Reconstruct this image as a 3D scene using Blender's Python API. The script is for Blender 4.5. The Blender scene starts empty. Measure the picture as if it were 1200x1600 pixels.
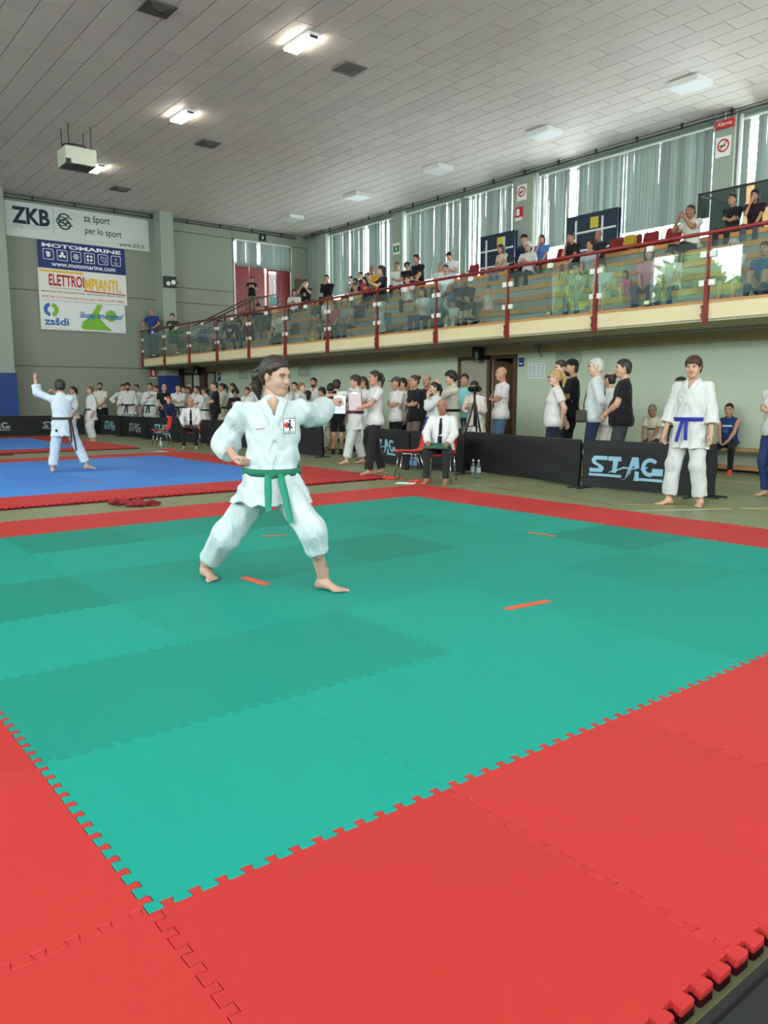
import bpy, bmesh, math, random
import numpy as np
from mathutils import Matrix, Vector
R_ = random.Random(7)
SC = bpy.context.scene
COL = SC.collection

# ------------------------------------------------------------------ camera
cam_d = bpy.data.cameras.new('camera'); cam_o = bpy.data.objects.new('camera', cam_d); COL.objects.link(cam_o)
YAW, PITCH, ROLL = 0.670343708, 0.144173488, -0.000647358
fw = Vector((math.sin(YAW)*math.cos(PITCH), math.cos(YAW)*math.cos(PITCH), -math.sin(PITCH)))
r0 = Vector((math.cos(YAW), -math.sin(YAW), 0)); u0 = r0.cross(fw)
rr = math.cos(ROLL)*r0 + math.sin(ROLL)*u0; uu = -math.sin(ROLL)*r0 + math.cos(ROLL)*u0
cam_o.matrix_world = Matrix(((rr.x, uu.x, -fw.x, 0), (rr.y, uu.y, -fw.y, 0), (rr.z, uu.z, -fw.z, 1.3138), (0, 0, 0, 1)))
cam_d.sensor_fit = 'VERTICAL'; cam_d.sensor_height = 36.0; cam_d.lens = 1226.1/1600*36
cam_d.clip_end = 300; cam_d.clip_start = 0.05
SC.camera = cam_o

# ------------------------------------------------------------------ room size (metres)
XL, XR, YB, YE, ZC = -10.0, 20.0, -9.0, 30.85, 8.45      # left wall, upper right wall, rear wall, end wall, ceiling
XB, XW = 12.1, 13.7                                      # balcony front, wall under the balcony
ZB = 2.85                                                # balcony floor

# ------------------------------------------------------------------ daylight
world = bpy.data.worlds.new('sky'); SC.world = world; world.use_nodes = True
bg = world.node_tree.nodes['Background']; bg.inputs[0].default_value = (0.97, 0.98, 1.0, 1); bg.inputs[1].default_value = 15.0
LWIN = [(-6.0, -1.5), (0.0, 4.5), (6.0, 10.5), (12.0, 16.5), (18.0, 22.5), (24.0, 28.5)]   # windows of the left wall (y range)
LWZ = (4.7, 8.0)
BWIN = [(-7.5, -2.5), (-0.5, 4.5), (6.5, 11.5)]                                             # windows of the rear wall (x range)
RWIN = [(-8.5, -3.5), (-2.5, 2.5), (3.6, 10.75), (11.5, 17.3), (18.3, 20.65), (20.9, 23.75), (24.4, 28.9)]  # windows of the upper right wall (y range)
RWZ = (4.95, 8.2)
def portal(loc, rot, sx, sy):
    l = bpy.data.lights.new('window_daylight', 'AREA'); l.shape = 'RECTANGLE'; l.size = sx; l.size_y = sy; l.cycles.is_portal = True
    o = bpy.data.objects.new('window_daylight', l); COL.objects.link(o); o.location = loc; o.rotation_euler = rot
for a, b in LWIN: portal((XL-0.3, (a+b)/2, sum(LWZ)/2), (0, -math.pi/2, 0), LWZ[1]-LWZ[0], b-a)
for a, b in BWIN: portal(((a+b)/2, YB-0.3, sum(LWZ)/2), (math.pi/2, 0, 0), b-a, LWZ[1]-LWZ[0])
for a, b in RWIN: portal((XR+0.45, (a+b)/2, sum(RWZ)/2), (0, math.pi/2, 0), RWZ[1]-RWZ[0], b-a)

SC.view_settings.view_transform = 'Standard'; SC.view_settings.look = 'None'
SC.view_settings.exposure = 0.76; SC.view_settings.gamma = 1.0; SC.view_settings.use_curve_mapping = False

# ------------------------------------------------------------------ materials
def lin(c): return tuple(((v/255)/12.92 if v/255 <= 0.04045 else ((v/255+0.055)/1.055)**2.4) for v in c)
MATS = {}
def mat(name, rgb=None, rough=0.7, var=0.12, nscale=6.0, bump=0.0, bscale=60.0, metal=0.0, spec=0.5, emit=None, estr=0.0, trans=0.0, wave=None, sheen=0.0):
    """procedural material: base colour (sRGB 0-255) broken up by noise, with fine relief"""
    if name in MATS: return MATS[name]
    m = bpy.data.materials.new(name); m.use_nodes = True; MATS[name] = m
    nt = m.node_tree; N = nt.nodes; L = nt.links; b = N['Principled BSDF']
    c = lin(rgb); tc = N.new('ShaderNodeTexCoord')
    no = N.new('ShaderNodeTexNoise'); no.inputs['Scale'].default_value = nscale; no.inputs['Detail'].default_value = 3
    L.new(tc.outputs['Object'], no.inputs['Vector'])
    mx = N.new('ShaderNodeMix'); mx.data_type = 'RGBA'
    mx.inputs[6].default_value = tuple(x*(1-var) for x in c)+(1,); mx.inputs[7].default_value = tuple(min(1, x*(1+var)) for x in c)+(1,)
    L.new(no.outputs['Fac'], mx.inputs[0]); L.new(mx.outputs[2], b.inputs['Base Color'])
    b.inputs['Roughness'].default_value = rough; b.inputs['Metallic'].default_value = metal
    b.inputs['Specular IOR Level'].default_value = spec
    if sheen: b.inputs['Sheen Weight'].default_value = sheen
    if bump:
        n2 = N.new('ShaderNodeTexNoise'); n2.inputs['Scale'].default_value = bscale; L.new(tc.outputs['Object'], n2.inputs['Vector'])
        bp = N.new('ShaderNodeBump'); bp.inputs['Strength'].default_value = bump; bp.inputs['Distance'].default_value = 0.01
        L.new(n2.outputs['Fac'], bp.inputs['Height']); L.new(bp.outputs['Normal'], b.inputs['Normal'])
    if emit: b.inputs['Emission Color'].default_value = lin(emit)+(1,); b.inputs['Emission Strength'].default_value = estr
    if trans:
        t = N.new('ShaderNodeBsdfTranslucent'); ms = N.new('ShaderNodeMixShader'); ms.inputs[0].default_value = trans
        L.new(mx.outputs[2], t.inputs['Color']); L.new(b.outputs[0], ms.inputs[1]); L.new(t.outputs[0], ms.inputs[2])
        L.new(ms.outputs[0], N['Material Output'].inputs['Surface'])
    return m
def glass_mat(name, tint=(235, 245, 242), haze=0.0, hazec=(200, 210, 210)):
    if name in MATS: return MATS[name]
    m = bpy.data.materials.new(name); m.use_nodes = True; MATS[name] = m
    nt = m.node_tree; N = nt.nodes; L = nt.links; N.remove(N['Principled BSDF'])
    tr = N.new('ShaderNodeBsdfTransparent'); tr.inputs[0].default_value = lin(tint)+(1,)
    gl = N.new('ShaderNodeBsdfGlossy'); gl.inputs['Roughness'].default_value = 0.01
    fr = N.new('ShaderNodeFresnel')
    ge = N.new('ShaderNodeNewGeometry'); ma = N.new('ShaderNodeMath'); ma.operation = 'MULTIPLY_ADD'; ma.inputs[1].default_value = 1/1.5-1.5; ma.inputs[2].default_value = 1.5   # same reflectance on both faces of the thin pane
    L.new(ge.outputs['Backfacing'], ma.inputs[0]); L.new(ma.outputs[0], fr.inputs[0])
    mx = N.new('ShaderNodeMixShader'); L.new(fr.outputs[0], mx.inputs[0]); L.new(tr.outputs[0], mx.inputs[1]); L.new(gl.outputs[0], mx.inputs[2])
    out = mx
    if haze:
        df = N.new('ShaderNodeBsdfDiffuse'); df.inputs[0].default_value = lin(hazec)+(1,)
        tc = N.new('ShaderNodeTexCoord'); no = N.new('ShaderNodeTexNoise'); no.inputs['Scale'].default_value = 3
        mp = N.new('ShaderNodeMath'); mp.operation = 'MULTIPLY'; mp.inputs[1].default_value = haze*2
        L.new(tc.outputs['Object'], no.inputs['Vector']); L.new(no.outputs['Fac'], mp.inputs[0])
        m2 = N.new('ShaderNodeMixShader'); L.new(mp.outputs[0], m2.inputs[0]); L.new(mx.outputs[0], m2.inputs[1]); L.new(df.outputs[0], m2.inputs[2]); out = m2
    L.new(out.outputs[0], N['Material Output'].inputs['Surface'])
    return m

# ------------------------------------------------------------------ mesh helpers
class MB:
    """collects boxes, bars, tubes and prisms; build() links them as one mesh object"""
    def __init__(s): s.v = []; s.f = []
    def add(s, vs, fs):
        n = len(s.v); s.v += [tuple(v) for v in vs]; s.f += [tuple(i+n for i in f) for f in fs]; return s
    def box(s, x0, x1, y0, y1, z0, z1):
        return s.add([(x0,y0,z0),(x1,y0,z0),(x1,y1,z0),(x0,y1,z0),(x0,y0,z1),(x1,y0,z1),(x1,y1,z1),(x0,y1,z1)],
                     [(0,3,2,1),(4,5,6,7),(0,1,5,4),(1,2,6,5),(2,3,7,6),(3,0,4,7)])
    def obox(s, c, hx, hy, hz, M=None):
        M = M or Matrix.Identity(3); c = Vector(c)
        n = len(s.v); s.box(-hx, hx, -hy, hy, -hz, hz)
        for i in range(n, n+8): s.v[i] = tuple(c + M @ Vector(s.v[i]))
        return s
    def bar(s, a, b, w, t, up=(0,0,1)):
        a, b = Vector(a), Vector(b); d = (b-a); l = d.length; d.normalize(); up = Vector(up)
        if abs(d.dot(up)) > 0.99: up = Vector((1,0,0))
        x = d.cross(up).normalized(); z = x.cross(d)
        M = Matrix((x, d, z)).transposed()
        return s.obox((a+b)/2, w/2, l/2, t/2, M)
    def tube(s, pts, r, n=8, cap=True, closed=False):
        pts = [Vector(p) for p in pts]; rs = r if isinstance(r, (list, tuple)) else [r]*len(pts)
        base = len(s.v); m = len(pts); prev = None
        for i, p in enumerate(pts):
            d = (pts[(i+1) % m]-pts[i-1]) if closed else (pts[min(i+1, m-1)]-pts[max(i-1, 0)])
            d.normalize()
            if prev is None: a = d.orthogonal().normalized()
            else: a = (prev-d*prev.dot(d)).normalized()
            prev = a; b = d.cross(a)
            for k in range(n):
                t = 2*math.pi*k/n; s.v.append(tuple(p+(a*math.cos(t)+b*math.sin(t))*rs[i]))
        for i in range(m if closed else m-1):
            for k in range(n):
                j = (i+1) % m
                s.f.append((base+i*n+k, base+i*n+(k+1) % n, base+j*n+(k+1) % n, base+j*n+k))
        if cap and not closed:
            s.f.append(tuple(base+k for k in range(n))[::-1]); s.f.append(tuple(base+(m-1)*n+k for k in range(n)))
        return s
    def prism(s, poly, fn):
        """poly: list of 2d points; fn(u,v,w) -> 3d, w in (0,1)"""
        n = len(poly); vs = [fn(u, v, 0) for u, v in poly]+[fn(u, v, 1) for u, v in poly]
        fs = [tuple(range(n))[::-1], tuple(range(n, 2*n))]+[(i, (i+1) % n, n+(i+1) % n, n+i) for i in range(n)]
        return s.add(vs, fs)
    def sheet(s, P):
        """P: grid [i][j] of points"""
        a, b = len(P), len(P[0]); base = len(s.v)
        for row in P: s.v += [tuple(p) for p in row]
        for i in range(a-1):
            for j in range(b-1): s.f.append((base+i*b+j, base+(i+1)*b+j, base+(i+1)*b+j+1, base+i*b+j+1))
        return s
    def mesh(s, name, smooth=False):
        me = bpy.data.meshes.new(name); me.from_pydata(s.v, [], s.f)
        if smooth: me.polygons.foreach_set('use_smooth', [True]*len(me.polygons))
        me.update(); return me
    def build(s, name, m, parent=None, loc=None, smooth=False, fix=True):
        me = s.mesh(name, smooth)
        if fix:
            bm = bmesh.new(); bm.from_mesh(me); bmesh.ops.recalc_face_normals(bm, faces=bm.faces); bm.to_mesh(me); bm.free()
        return link(name, me, m, parent, loc)
def link(name, me, m=None, parent=None, loc=None):
    o = bpy.data.objects.new(name, me); COL.objects.link(o)
    if m is not None:
        if me.materials: pass
        else: me.materials.append(m)
    if parent: o.parent = parent
    if loc is not None: o.location = loc
    return o
def empty(name, loc=(0,0,0), rz=0.0):
    o = bpy.data.objects.new(name, None); COL.objects.link(o); o.location = loc; o.rotation_euler = (0,0,rz); return o
def tag(o, label=None, cat=None, group=None, kind=None):
    if label: o['label'] = label
    if cat: o['category'] = cat
    if group: o['group'] = group
    if kind: o['kind'] = kind
    return o
def struct(o, label=None): return tag(o, label, None, None, 'structure')
def share(name, src, parent, loc=(0,0,0), rz=0.0, m=None):
    o = bpy.data.objects.new(name, src.data if hasattr(src, 'data') else src); COL.objects.link(o); o.parent = parent; o.location = loc; o.rotation_euler = (0,0,rz)
    if m is not None:
        o.material_slots[0].link = 'OBJECT'; o.material_slots[0].material = m
    return o
def text_mesh(s, bold=0.0, space=1.0, extrude=0.002):
    """lettering as a flat extruded mesh; returns verts (n,3) normalised to height-of-capitals 1 at origin, faces"""
    cu = bpy.data.curves.new('t', 'FONT'); cu.body = s; cu.size = 1.0; cu.offset = bold; cu.space_character = space; cu.resolution_u = 3
    o = bpy.data.objects.new('t', cu); COL.objects.link(o)
    bpy.context.view_layer.update()
    me = bpy.data.meshes.new_from_object(o.evaluated_get(bpy.context.evaluated_depsgraph_get()))
    v = np.array([x.co[:] for x in me.vertices]); f = [tuple(p.vertices) for p in me.polygons]
    bpy.data.objects.remove(o); bpy.data.meshes.remove(me)
    return v, f
def lettering(name, s, m, parent, fn, x0, y0, w, h, bold=0.0, space=1.0, slant=0.0):
    """text fitted in the rectangle x0..x0+w, y0..y0+h of a flat sheet; fn(x,y) -> 3d point"""
    v, f = text_mesh(s, bold, space)
    lo, hi = v.min(0), v.max(0)
    u = (v[:,0]-lo[0])/(hi[0]-lo[0])*w+x0; t = (v[:,1]-lo[1])/(hi[1]-lo[1])*h
    u = u+slant*t; t = t+y0
    mb = MB(); mb.add([fn(a, b) for a, b in zip(u, t)], f)
    return mb.build(name, m, parent, fix=False)

BAGS = [((13.5, 21.53, 3.25), (30, 32, 38), 'dark backpack on the lowest step right of the bending blonde woman'), ((14.3, 19.16, 3.63), (34, 38, 48), 'dark backpack on the second step right of the striped top'), ((16.8, 11.67, 4.8), (176, 150, 50), 'yellow and black bag standing on a red seat'), ((12.9, 21.65, 2.86), (60, 62, 60), 'grey bag at the balcony edge below the bending blonde woman')]
TOY = (12.35, 18.76, 2.87)
HERO_J = {'headc': (0.234, 0.1932, 1.4205), 'neck': (0.2128, 0.1991, 1.2224), 'chest': (0.1963, 0.1785, 1.0411), 'waist': (0.1749, 0.1587, 0.8425), 'pelvis': (0.1558, 0.1419, 0.6697), 'shR': (0.0246, 0.2873, 1.1715), 'shL': (0.3838, 0.1214, 1.187), 'elR': (-0.0269, 0.4707, 0.9666), 'wrR': (-0.0602, 0.2352, 0.8753), 'elL': (0.5799, 0.219, 1.1611), 'wrL': (0.7448, 0.3216, 1.2368), 'hipR': (0.1166, 0.2315, 0.638), 'hipL': (0.1951, 0.0409, 0.6411), 'knR': (-0.0918, 0.3654, 0.3296), 'anR': (-0.1266, 0.6155, 0.08), 'knL': (0.1992, -0.2853, 0.4294), 'anL': (0.3284, -0.2104, 0.08)}
HERO_HEM = 0.838
HERO_BELT = 0.12
HERO_PATCH = (-0.102, 0.055)
COURT_LINES = [([(7.97, 5.313), (10.379, 3.898)], 0.05, 'w'), ([(8.207, 5.877), (8.649, 5.373), (9.697, 3.635)], 0.05, 'y'), ([(12.1, 7.256), (11.96, 4.507)], 0.05, 'w'), ([(11.576, 6.939), (11.338, 4.268)], 0.05, 'y'), ([(8.415, 8.441), (8.544, 8.405)], 0.05, 'w'), ([(8.68, 8.376), (8.848, 8.334)], 0.05, 'w'), ([(8.962, 8.254), (9.132, 8.211)], 0.05, 'w'), ([(9.255, 8.137), (9.436, 8.086)], 0.05, 'w'), ([(8.15, 8.541), (8.262, 8.518)], 0.05, 'w'), ([(8.424, 8.167), (8.398, 6.712), (8.231, 5.782)], 0.04, 'r'), ([(8.778, 14.235), (10.316, 14.654)], 0.05, 'w'), ([(8.396, 24.092), (9.104, 24.222), (9.589, 24.566), (10.096, 25.193)], 0.06, 'y')]
TAPES = [((3.466, 3.18), (3.826, 3.147), 0.06, 'orange tape strip nearest the camera right of the fighter'), ((2.632, 4.949), (2.65, 4.635), 0.07, 'red tape strip beneath the fighter between her feet'), ((5.679, 4.945), (5.718, 4.644), 0.05, 'orange tape strip on the right side of the green mat'), ((3.587, 6.347), (3.795, 6.269), 0.05, 'orange tape strip behind the fighter legs'), ((3.792, 12.329), (4.134, 12.296), 0.05, 'pink tape strip on the blue mat right of the boy')]
BARRIERS = [((5.3, 29.3), (3.3, 29.3), 'black barrier panel at the left end of the far barrier row', None, 1), ((7.3, 29.3), (5.3, 29.3), 'black barrier panel with grey stag logo behind the boy raising his arm', (0.5, 0.28, 'g', 0.22), 2), ((9.3, 29.3), (7.3, 29.3), 'black barrier panel in the far corner behind the two girls', (0.55, 0.28, 'g', 0.22), 3), ((9.9, 27.2), (9.9, 29.2), 'black barrier panel with pale blue stag logo below the man in hakama', (0.4, 0.3, 'b', 0.2), 4), ((9.9, 24.8), (9.9, 27.15), 'black barrier panel with grey stag logo below the burly man', (0.75, 0.28, 'g', 0.2), 5), ((9.95, 22.5), (9.9, 24.75), 'black barrier panel behind the empty left chair', (0.5, 0.3, 'b', 0.2), 6), ((10.0, 20.3), (9.95, 22.45), 'black barrier panel behind the seated left judge', None, 7), ((10.0, 18.0), (10.0, 20.25), 'black barrier panel left of the fighter elbow', None, 8), ((9.85, 16.2), (10.0, 17.95), 'black barrier panel hidden behind the fighter waist', None, 9), ((9.8, 14.55), (9.85, 16.15), 'black barrier panel under the fighter sleeve', None, 10), ((9.5, 11.2), (10.05, 13.35), 'black barrier panel with cropped stag logo behind the standing judge', (0.55, 0.3, 'b', 0.2), 11), ((9.5, 9.75), (9.5, 11.15), 'black barrier panel behind the seated bald judge', None, 12), ((9.45, 7.25), (10.05, 10.3), 'plain black barrier panel beside the two water bottles', None, 13), ((9.62, 5.55), (9.45, 7.2), 'black barrier panel with large pale blue stag logo', (0.12, 0.32, 'b', 0.17), 14), ((9.72, 5.46), (9.99, 5.46), 'short black barrier end panel behind the blue belt boy', None, 15)]
SEATS = [(17.26, 'dark red bucket seat left of the smaller blue table'), (15.28, 'dark red bucket seat under the man in dark cap'), (13.93, 'dark red bucket seat between the woman in blue and the man in black'), (12.27, 'dark red bucket seat right of the bald man in navy'), (11.31, 'dark red bucket seat right of the yellow bag'), (10.71, 'dark red bucket seat left of the man with green lanyard'), (11.77, 'dark red bucket seat behind the yellow bag')]
CHAIRS = [((8.396, 9.888), 1.041, 'empty red plastic chair beside the seated bald judge'), ((8.377, 9.131), 2.19, 'red plastic chair under the seated bald judge'), ((8.734, 20.901), 1.437, 'empty red plastic chair left of the left judge'), ((8.888, 19.343), 2.571, 'red plastic chair under the left judge')]
BOTTLES = [(9.206, 9.237, 'clear water bottle left of its twin in front of the plain barrier', 0), (9.202, 9.107, 'clear water bottle right of its twin in front of the plain barrier', 0), (9.318, 10.939, 'water bottle with blue label behind the empty chair, left one', 1), (9.331, 10.846, 'water bottle with blue label behind the empty chair, right one', 1), (8.05, 19.358, 'clear water bottle under the empty left chair', 0)]
HEAPS = [((3.49, 9.429, 0.0), 0.1, 'crumpled dark red belt lying between the near and middle mats', 'r', 1.25, 3, 7, 'cloth_belt', 'belt'), ((8.025, 9.92, 0.0), 0.4, 'orange red flag lying at the corner of the middle mat', 'o', 0.8, 5, 3, 'hand_flag', 'flag'), ((8.0, 9.251, 0.0), 0.2, 'orange red flag next to the white paper', 'o', 0.7, 6, 3, 'hand_flag', 'flag'), ((8.178, 19.255, 0.0), 0.3, 'small red flag under the empty left chair', 'o', 0.7, 7, 3, 'hand_flag', 'flag'), ((4.366, 19.717, 0.0), 0.3, 'dark red belt lying between the two blue mats', 'r', 0.9, 8, 5, 'cloth_belt', 'belt')]
PAPERS = [((7.829, 9.328, 0.001), 'white sheet of paper on the floor by the red flags'), ((7.805, 18.773, 0.001), 'white sheet of paper under the empty left chair')]
TRIPOD = (10.42, 10.44)
CAMROT = 1.7462880244714007

# ================================================================== the hall
M_floor = mat('olive_sports_floor', (126, 134, 98), rough=0.42, var=0.07, nscale=1.5, bump=0.02, bscale=90)
M_panel = mat('grey_green_wall', (140, 146, 132), rough=0.85, var=0.05, nscale=1.2, bump=0.05, bscale=120)
M_joint = mat('dark_joint', (70, 72, 66), rough=0.9)
M_lower = mat('pale_green_paint', (186, 196, 176), rough=0.6, var=0.04, nscale=1.0)
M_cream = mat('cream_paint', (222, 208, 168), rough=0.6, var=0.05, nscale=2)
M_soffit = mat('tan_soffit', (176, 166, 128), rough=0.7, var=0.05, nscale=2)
M_upper = mat('grey_green_upper_wall', (134, 150, 140), rough=0.75, var=0.05, nscale=1.0)
M_concrete = mat('grey_concrete', (150, 154, 150), rough=0.85, var=0.1, nscale=4, bump=0.1)
M_plank = mat('varnished_plank', (196, 138, 78), rough=0.45, var=0.2, nscale=3)
M_red = mat('red_painted_steel', (122, 28, 28), rough=0.4, var=0.06)
M_dark = mat('dark_metal', (38, 40, 40), rough=0.5)
M_white = mat('white_plastic', (225, 226, 222), rough=0.5, var=0.03)
M_brown = mat('brown_door_frame', (84, 58, 44), rough=0.5, var=0.1)
M_blue = mat('blue_wall_pad', (24, 60, 132), rough=0.6, var=0.06)
M_steel = mat('chrome', (190, 190, 190), rough=0.2, metal=1.0, var=0.02)
M_glass = glass_mat('balustrade_glass', (226, 238, 234), haze=0.055)
M_wpane = glass_mat('window_glass', (240, 246, 246))

floor = struct(MB().box(XL-.3, XR+.3, YB-.3, YE+.3, -0.2, 0).build('floor', M_floor), 'olive green sports hall floor with painted court lines')
def line(pts, w, m):
    mb = MB(); L_, R2 = [], []
    P = [Vector((a, b, 0)) for a, b in pts]
    for i, p in enumerate(P):
        d = (P[min(i+1, len(P)-1)]-P[max(i-1, 0)]).normalized(); n = Vector((-d.y, d.x, 0))*w/2
        L_.append(p+n); R2.append(p-n)
    mb.sheet([[v+Vector((0,0,.0015)) for v in L_], [v+Vector((0,0,.0015)) for v in R2]])
    return mb.build('court_line', m, floor)
M_lw = mat('white_line_paint', (205, 208, 190), rough=0.5); M_ly = mat('yellow_line_paint', (196, 160, 66), rough=0.5); M_lr = mat('red_line_paint', (150, 74, 52), rough=0.5)
for pts, w, m in COURT_LINES: line(pts, w, {'w': M_lw, 'y': M_ly, 'r': M_lr}[m])

# ---- ceiling with staggered tiles
M_tile = mat('ceiling_tile', (206, 199, 192), rough=0.62, var=0.06, nscale=5, bump=0.12, bscale=70, spec=0.35)
M_tile2 = mat('ceiling_tile_b', (200, 193, 187), rough=0.62, var=0.06, nscale=5, bump=0.12, bscale=70, spec=0.35)
M_tile3 = mat('ceiling_tile_c', (202, 195, 188), rough=0.6, var=0.07, nscale=5, bump=0.12, bscale=70, spec=0.4)
ceiling = struct(MB().box(XL-.3, XR+.3, YB-.3, YE+.3, ZC+.016, ZC+.25).build('ceiling', mat('ceiling_backing', (92, 88, 82), rough=0.9)), 'flat ceiling of staggered pale rectangular tiles')
TW, TL = 0.5, 1.12
def camproj(P):
    d = Vector(P)-cam_o.matrix_world.translation; z = d.dot(fw)
    return (600+1226.1*d.dot(rr)/z, 800-1226.1*d.dot(uu)/z, z) if z > 0.1 else (-9999, -9999, -1)
tiles = []
for i in range(-32, 29):
    x0 = 5.7+i*TW
    off = 15.95 + (0 if i % 2 == 0 else TL/2)
    for j in range(-24, 15):
        y0 = off+j*TL
        if x0 < XL or x0+TW > XR+.25 or y0 < YB or y0 > YE: continue
        y1 = min(y0+TL, YE)
        px = camproj((x0+TW/2, (y0+y1)/2, ZC)); vis = -30 < px[0] < 1230 and -25 < px[1] < 400
        tiles.append((px[2] if vis else 1e3+i, x0, y0, y1))
tiles.sort()
tm = MB().box(-TW/2+.009, TW/2-.009, -TL/2+.009, TL/2-.009, 0, .02).mesh('ceiling_tile'); tm.materials.append(M_tile)
rest = MB()
for k, (d, x0, y0, y1) in enumerate(tiles):
    if k < 300 and abs(y1-y0-TL) < 1e-3:
        share('ceiling_tile', tm, ceiling, (x0+TW/2, (y0+y1)/2, ZC), m=(R_.choice((M_tile, M_tile, M_tile2, M_tile3))))
    else: rest.box(x0+.009, x0+TW-.009, y0+.009, max(y1-.009, y0+.01), ZC, ZC+.02)
tag(rest.build('ceiling_tile_field', M_tile, ceiling, fix=False), kind='stuff')

# ---- end wall with banners: big concrete panels with recessed joints
wall_end = struct(MB().box(XL-.3, 16.35, YE, YE+.3, 0, ZC).box(19.2, XR+.3, YE, YE+.3, 0, ZC).box(16.35, 19.2, YE, YE+.3, 0, 4.75).box(16.35, 19.2, YE, YE+.3, 7.95, ZC)
                  .build('wall_end', M_joint), 'grey green concrete panel end wall carrying the banners')
def panel(x0, x1, z0, z1): MB().box(x0+.012, x1-.012, YE-.03, YE+.001, z0+.014, z1-.014).build('wall_panel', M_panel, wall_end)
for x0, x1 in ((-10, -5.2), (-5.2, 0.75), (0.75, 6.73), (7.0, 13.0)):
    for z0, z1 in ((0, 2.48), (2.48, 5.19), (5.19, 8.45)): panel(x0, x1, z0, z1)
for z0, z1 in ((2.6, 5.17), (5.17, 5.76), (5.76, 7.95), (7.95, 8.45)): panel(13.37, 16.3, z0, z1)
panel(16.3, 19.2, 7.95, 8.45); panel(16.3, 19.2, 2.9, 4.75)
for z0, z1 in ((4.75, 7.95), (7.95, 8.45)): panel(19.2, 20.0, z0, z1)
def pillar(n, x0, x1, y0, y1, z0, z1, pad=True):
    o = struct(MB().box(x0, x1, y0, y1, z0, z1).build('pillar', mat('pillar_paint', (152, 162, 150), rough=0.8, var=0.04)), n)
    if pad: MB().box(x0-.04, x1+.04, y0-.04, y1, 0.0, 2.2).build('blue_pad', M_blue, o)
    return o
pillar('grey wall pillar right of the banners with blue padding at its foot', 12.84, 13.37, YE-.75, YE-.03, 0, ZC)
pillar('grey wall pillar left of the banners with blue padding at its foot', 6.73, 7.26, YE-.75, YE-.03, 0, ZC)
struct(MB().box(XL-.3, XL, YB, LWIN[0][0], 0, ZC).box(XL-.3, XL, LWIN[-1][1], YE, 0, ZC).build('wall_left', M_panel), 'grey side wall with tall windows')
wl = MB().box(XL-.3, XL, YB, YE, 0, LWZ[0]).box(XL-.3, XL, YB, YE, LWZ[1], ZC)
for (a, b), (c, d) in zip(LWIN, LWIN[1:]): wl.box(XL-.3, XL, b, c, LWZ[0], LWZ[1])
wl.build('wall_segment', M_panel, bpy.data.objects['wall_left'])
wb = MB().box(XL, XR, YB-.3, YB, 0, LWZ[0]).box(XL, XR, YB-.3, YB, LWZ[1], ZC)
xs = [XL]+[v for w in BWIN for v in w]+[XR]
for a, b in zip(xs[::2], xs[1::2]): wb.box(a, b, YB-.3, YB, LWZ[0], LWZ[1])
struct(wb.build('wall_rear', M_panel), 'grey rear wall with windows behind the viewer')
wn = 0
def window(axis, c, a, b, z0, z1, nmul, label):
    """frame and panes of a window; axis 'x': plane x=c, opening y a..b; axis 'y': plane y=c, opening x a..b"""
    global wn; wn += 1
    w = struct(empty('window_%d' % wn, (c, (a+b)/2, z0) if axis == 'x' else ((a+b)/2, c, z0)), label)
    def bx(mb, u0, u1, v0, v1, t): return mb.box(-t, t, u0, u1, v0, v1) if axis == 'x' else mb.box(u0, u1, -t, t, v0, v1)
    h = (b-a)/2; fr = MB(); H = z1-z0
    bx(fr, -h, h, 0, .07, .04); bx(fr, -h, h, H-.07, H, .04)
    for k in range(nmul+1):
        u = -h+(2*h)*k/nmul; bx(fr, u-.035, u+.035, 0, H, .04)
    fr.build('window_frame', M_white, w)
    for k in range(nmul):
        u = -h+(2*h)*k/nmul; mb = MB(); bx(mb, u+.036, u+2*h/nmul-.036, .071, H-.071, .004); mb.build('pane', M_wpane, w)
for a, b in LWIN: window('x', XL-.1, a, b, *LWZ, 3, 'tall window in the left side wall')
for a, b in BWIN: window('y', YB-.1, a, b, *LWZ, 3, 'tall window in the rear wall')

# ---- upper right wall behind the stands
ru = MB().box(XR, XR+.3, YB, YE, 2.6, RWZ[0]).box(XR, XR+.3, YB, YE, RWZ[1], ZC)
ys = [YB]+[v for w in RWIN for v in w]+[YE]
for a, b in zip(ys[::2], ys[1::2]): ru.box(XR, XR+.3, a, b, RWZ[0], RWZ[1])
wru = struct(ru.build('wall_right_upper', M_upper), 'grey green wall above the stands with blind covered windows')
for a, b in RWIN[2:]: window('x', XR+.15, a, b, *RWZ, max(2, round((b-a)/1.5)), 'wide window behind the stands')
for a, b in RWIN[:2]: MB().box(XR+.1, XR+.15, a, b, *RWZ).build('shutter', M_upper, wru)
for y0, y1, nm in ((10.8, 11.35, 'square grey column between the windows below the red notice'), (17.4, 18.2, 'wide grey column with no smoking sign between the windows'),
                   (23.8, 24.35, 'grey column beside the green exit sign'), (28.95, 29.6, 'grey corner column beside the red doors')):
    pillar(nm, XR-.25, XR+.05, y0, y1, 4.75, ZC, False)
for y in (10.72, 17.3, 24.42):
    struct(MB().tube([(XR-.12, y, 4.75), (XR-.12, y, 8.3)], .05, 10).build('trim_%d' % int(y*100), M_white, smooth=True), 'white drain pipe running up beside a window')
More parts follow.
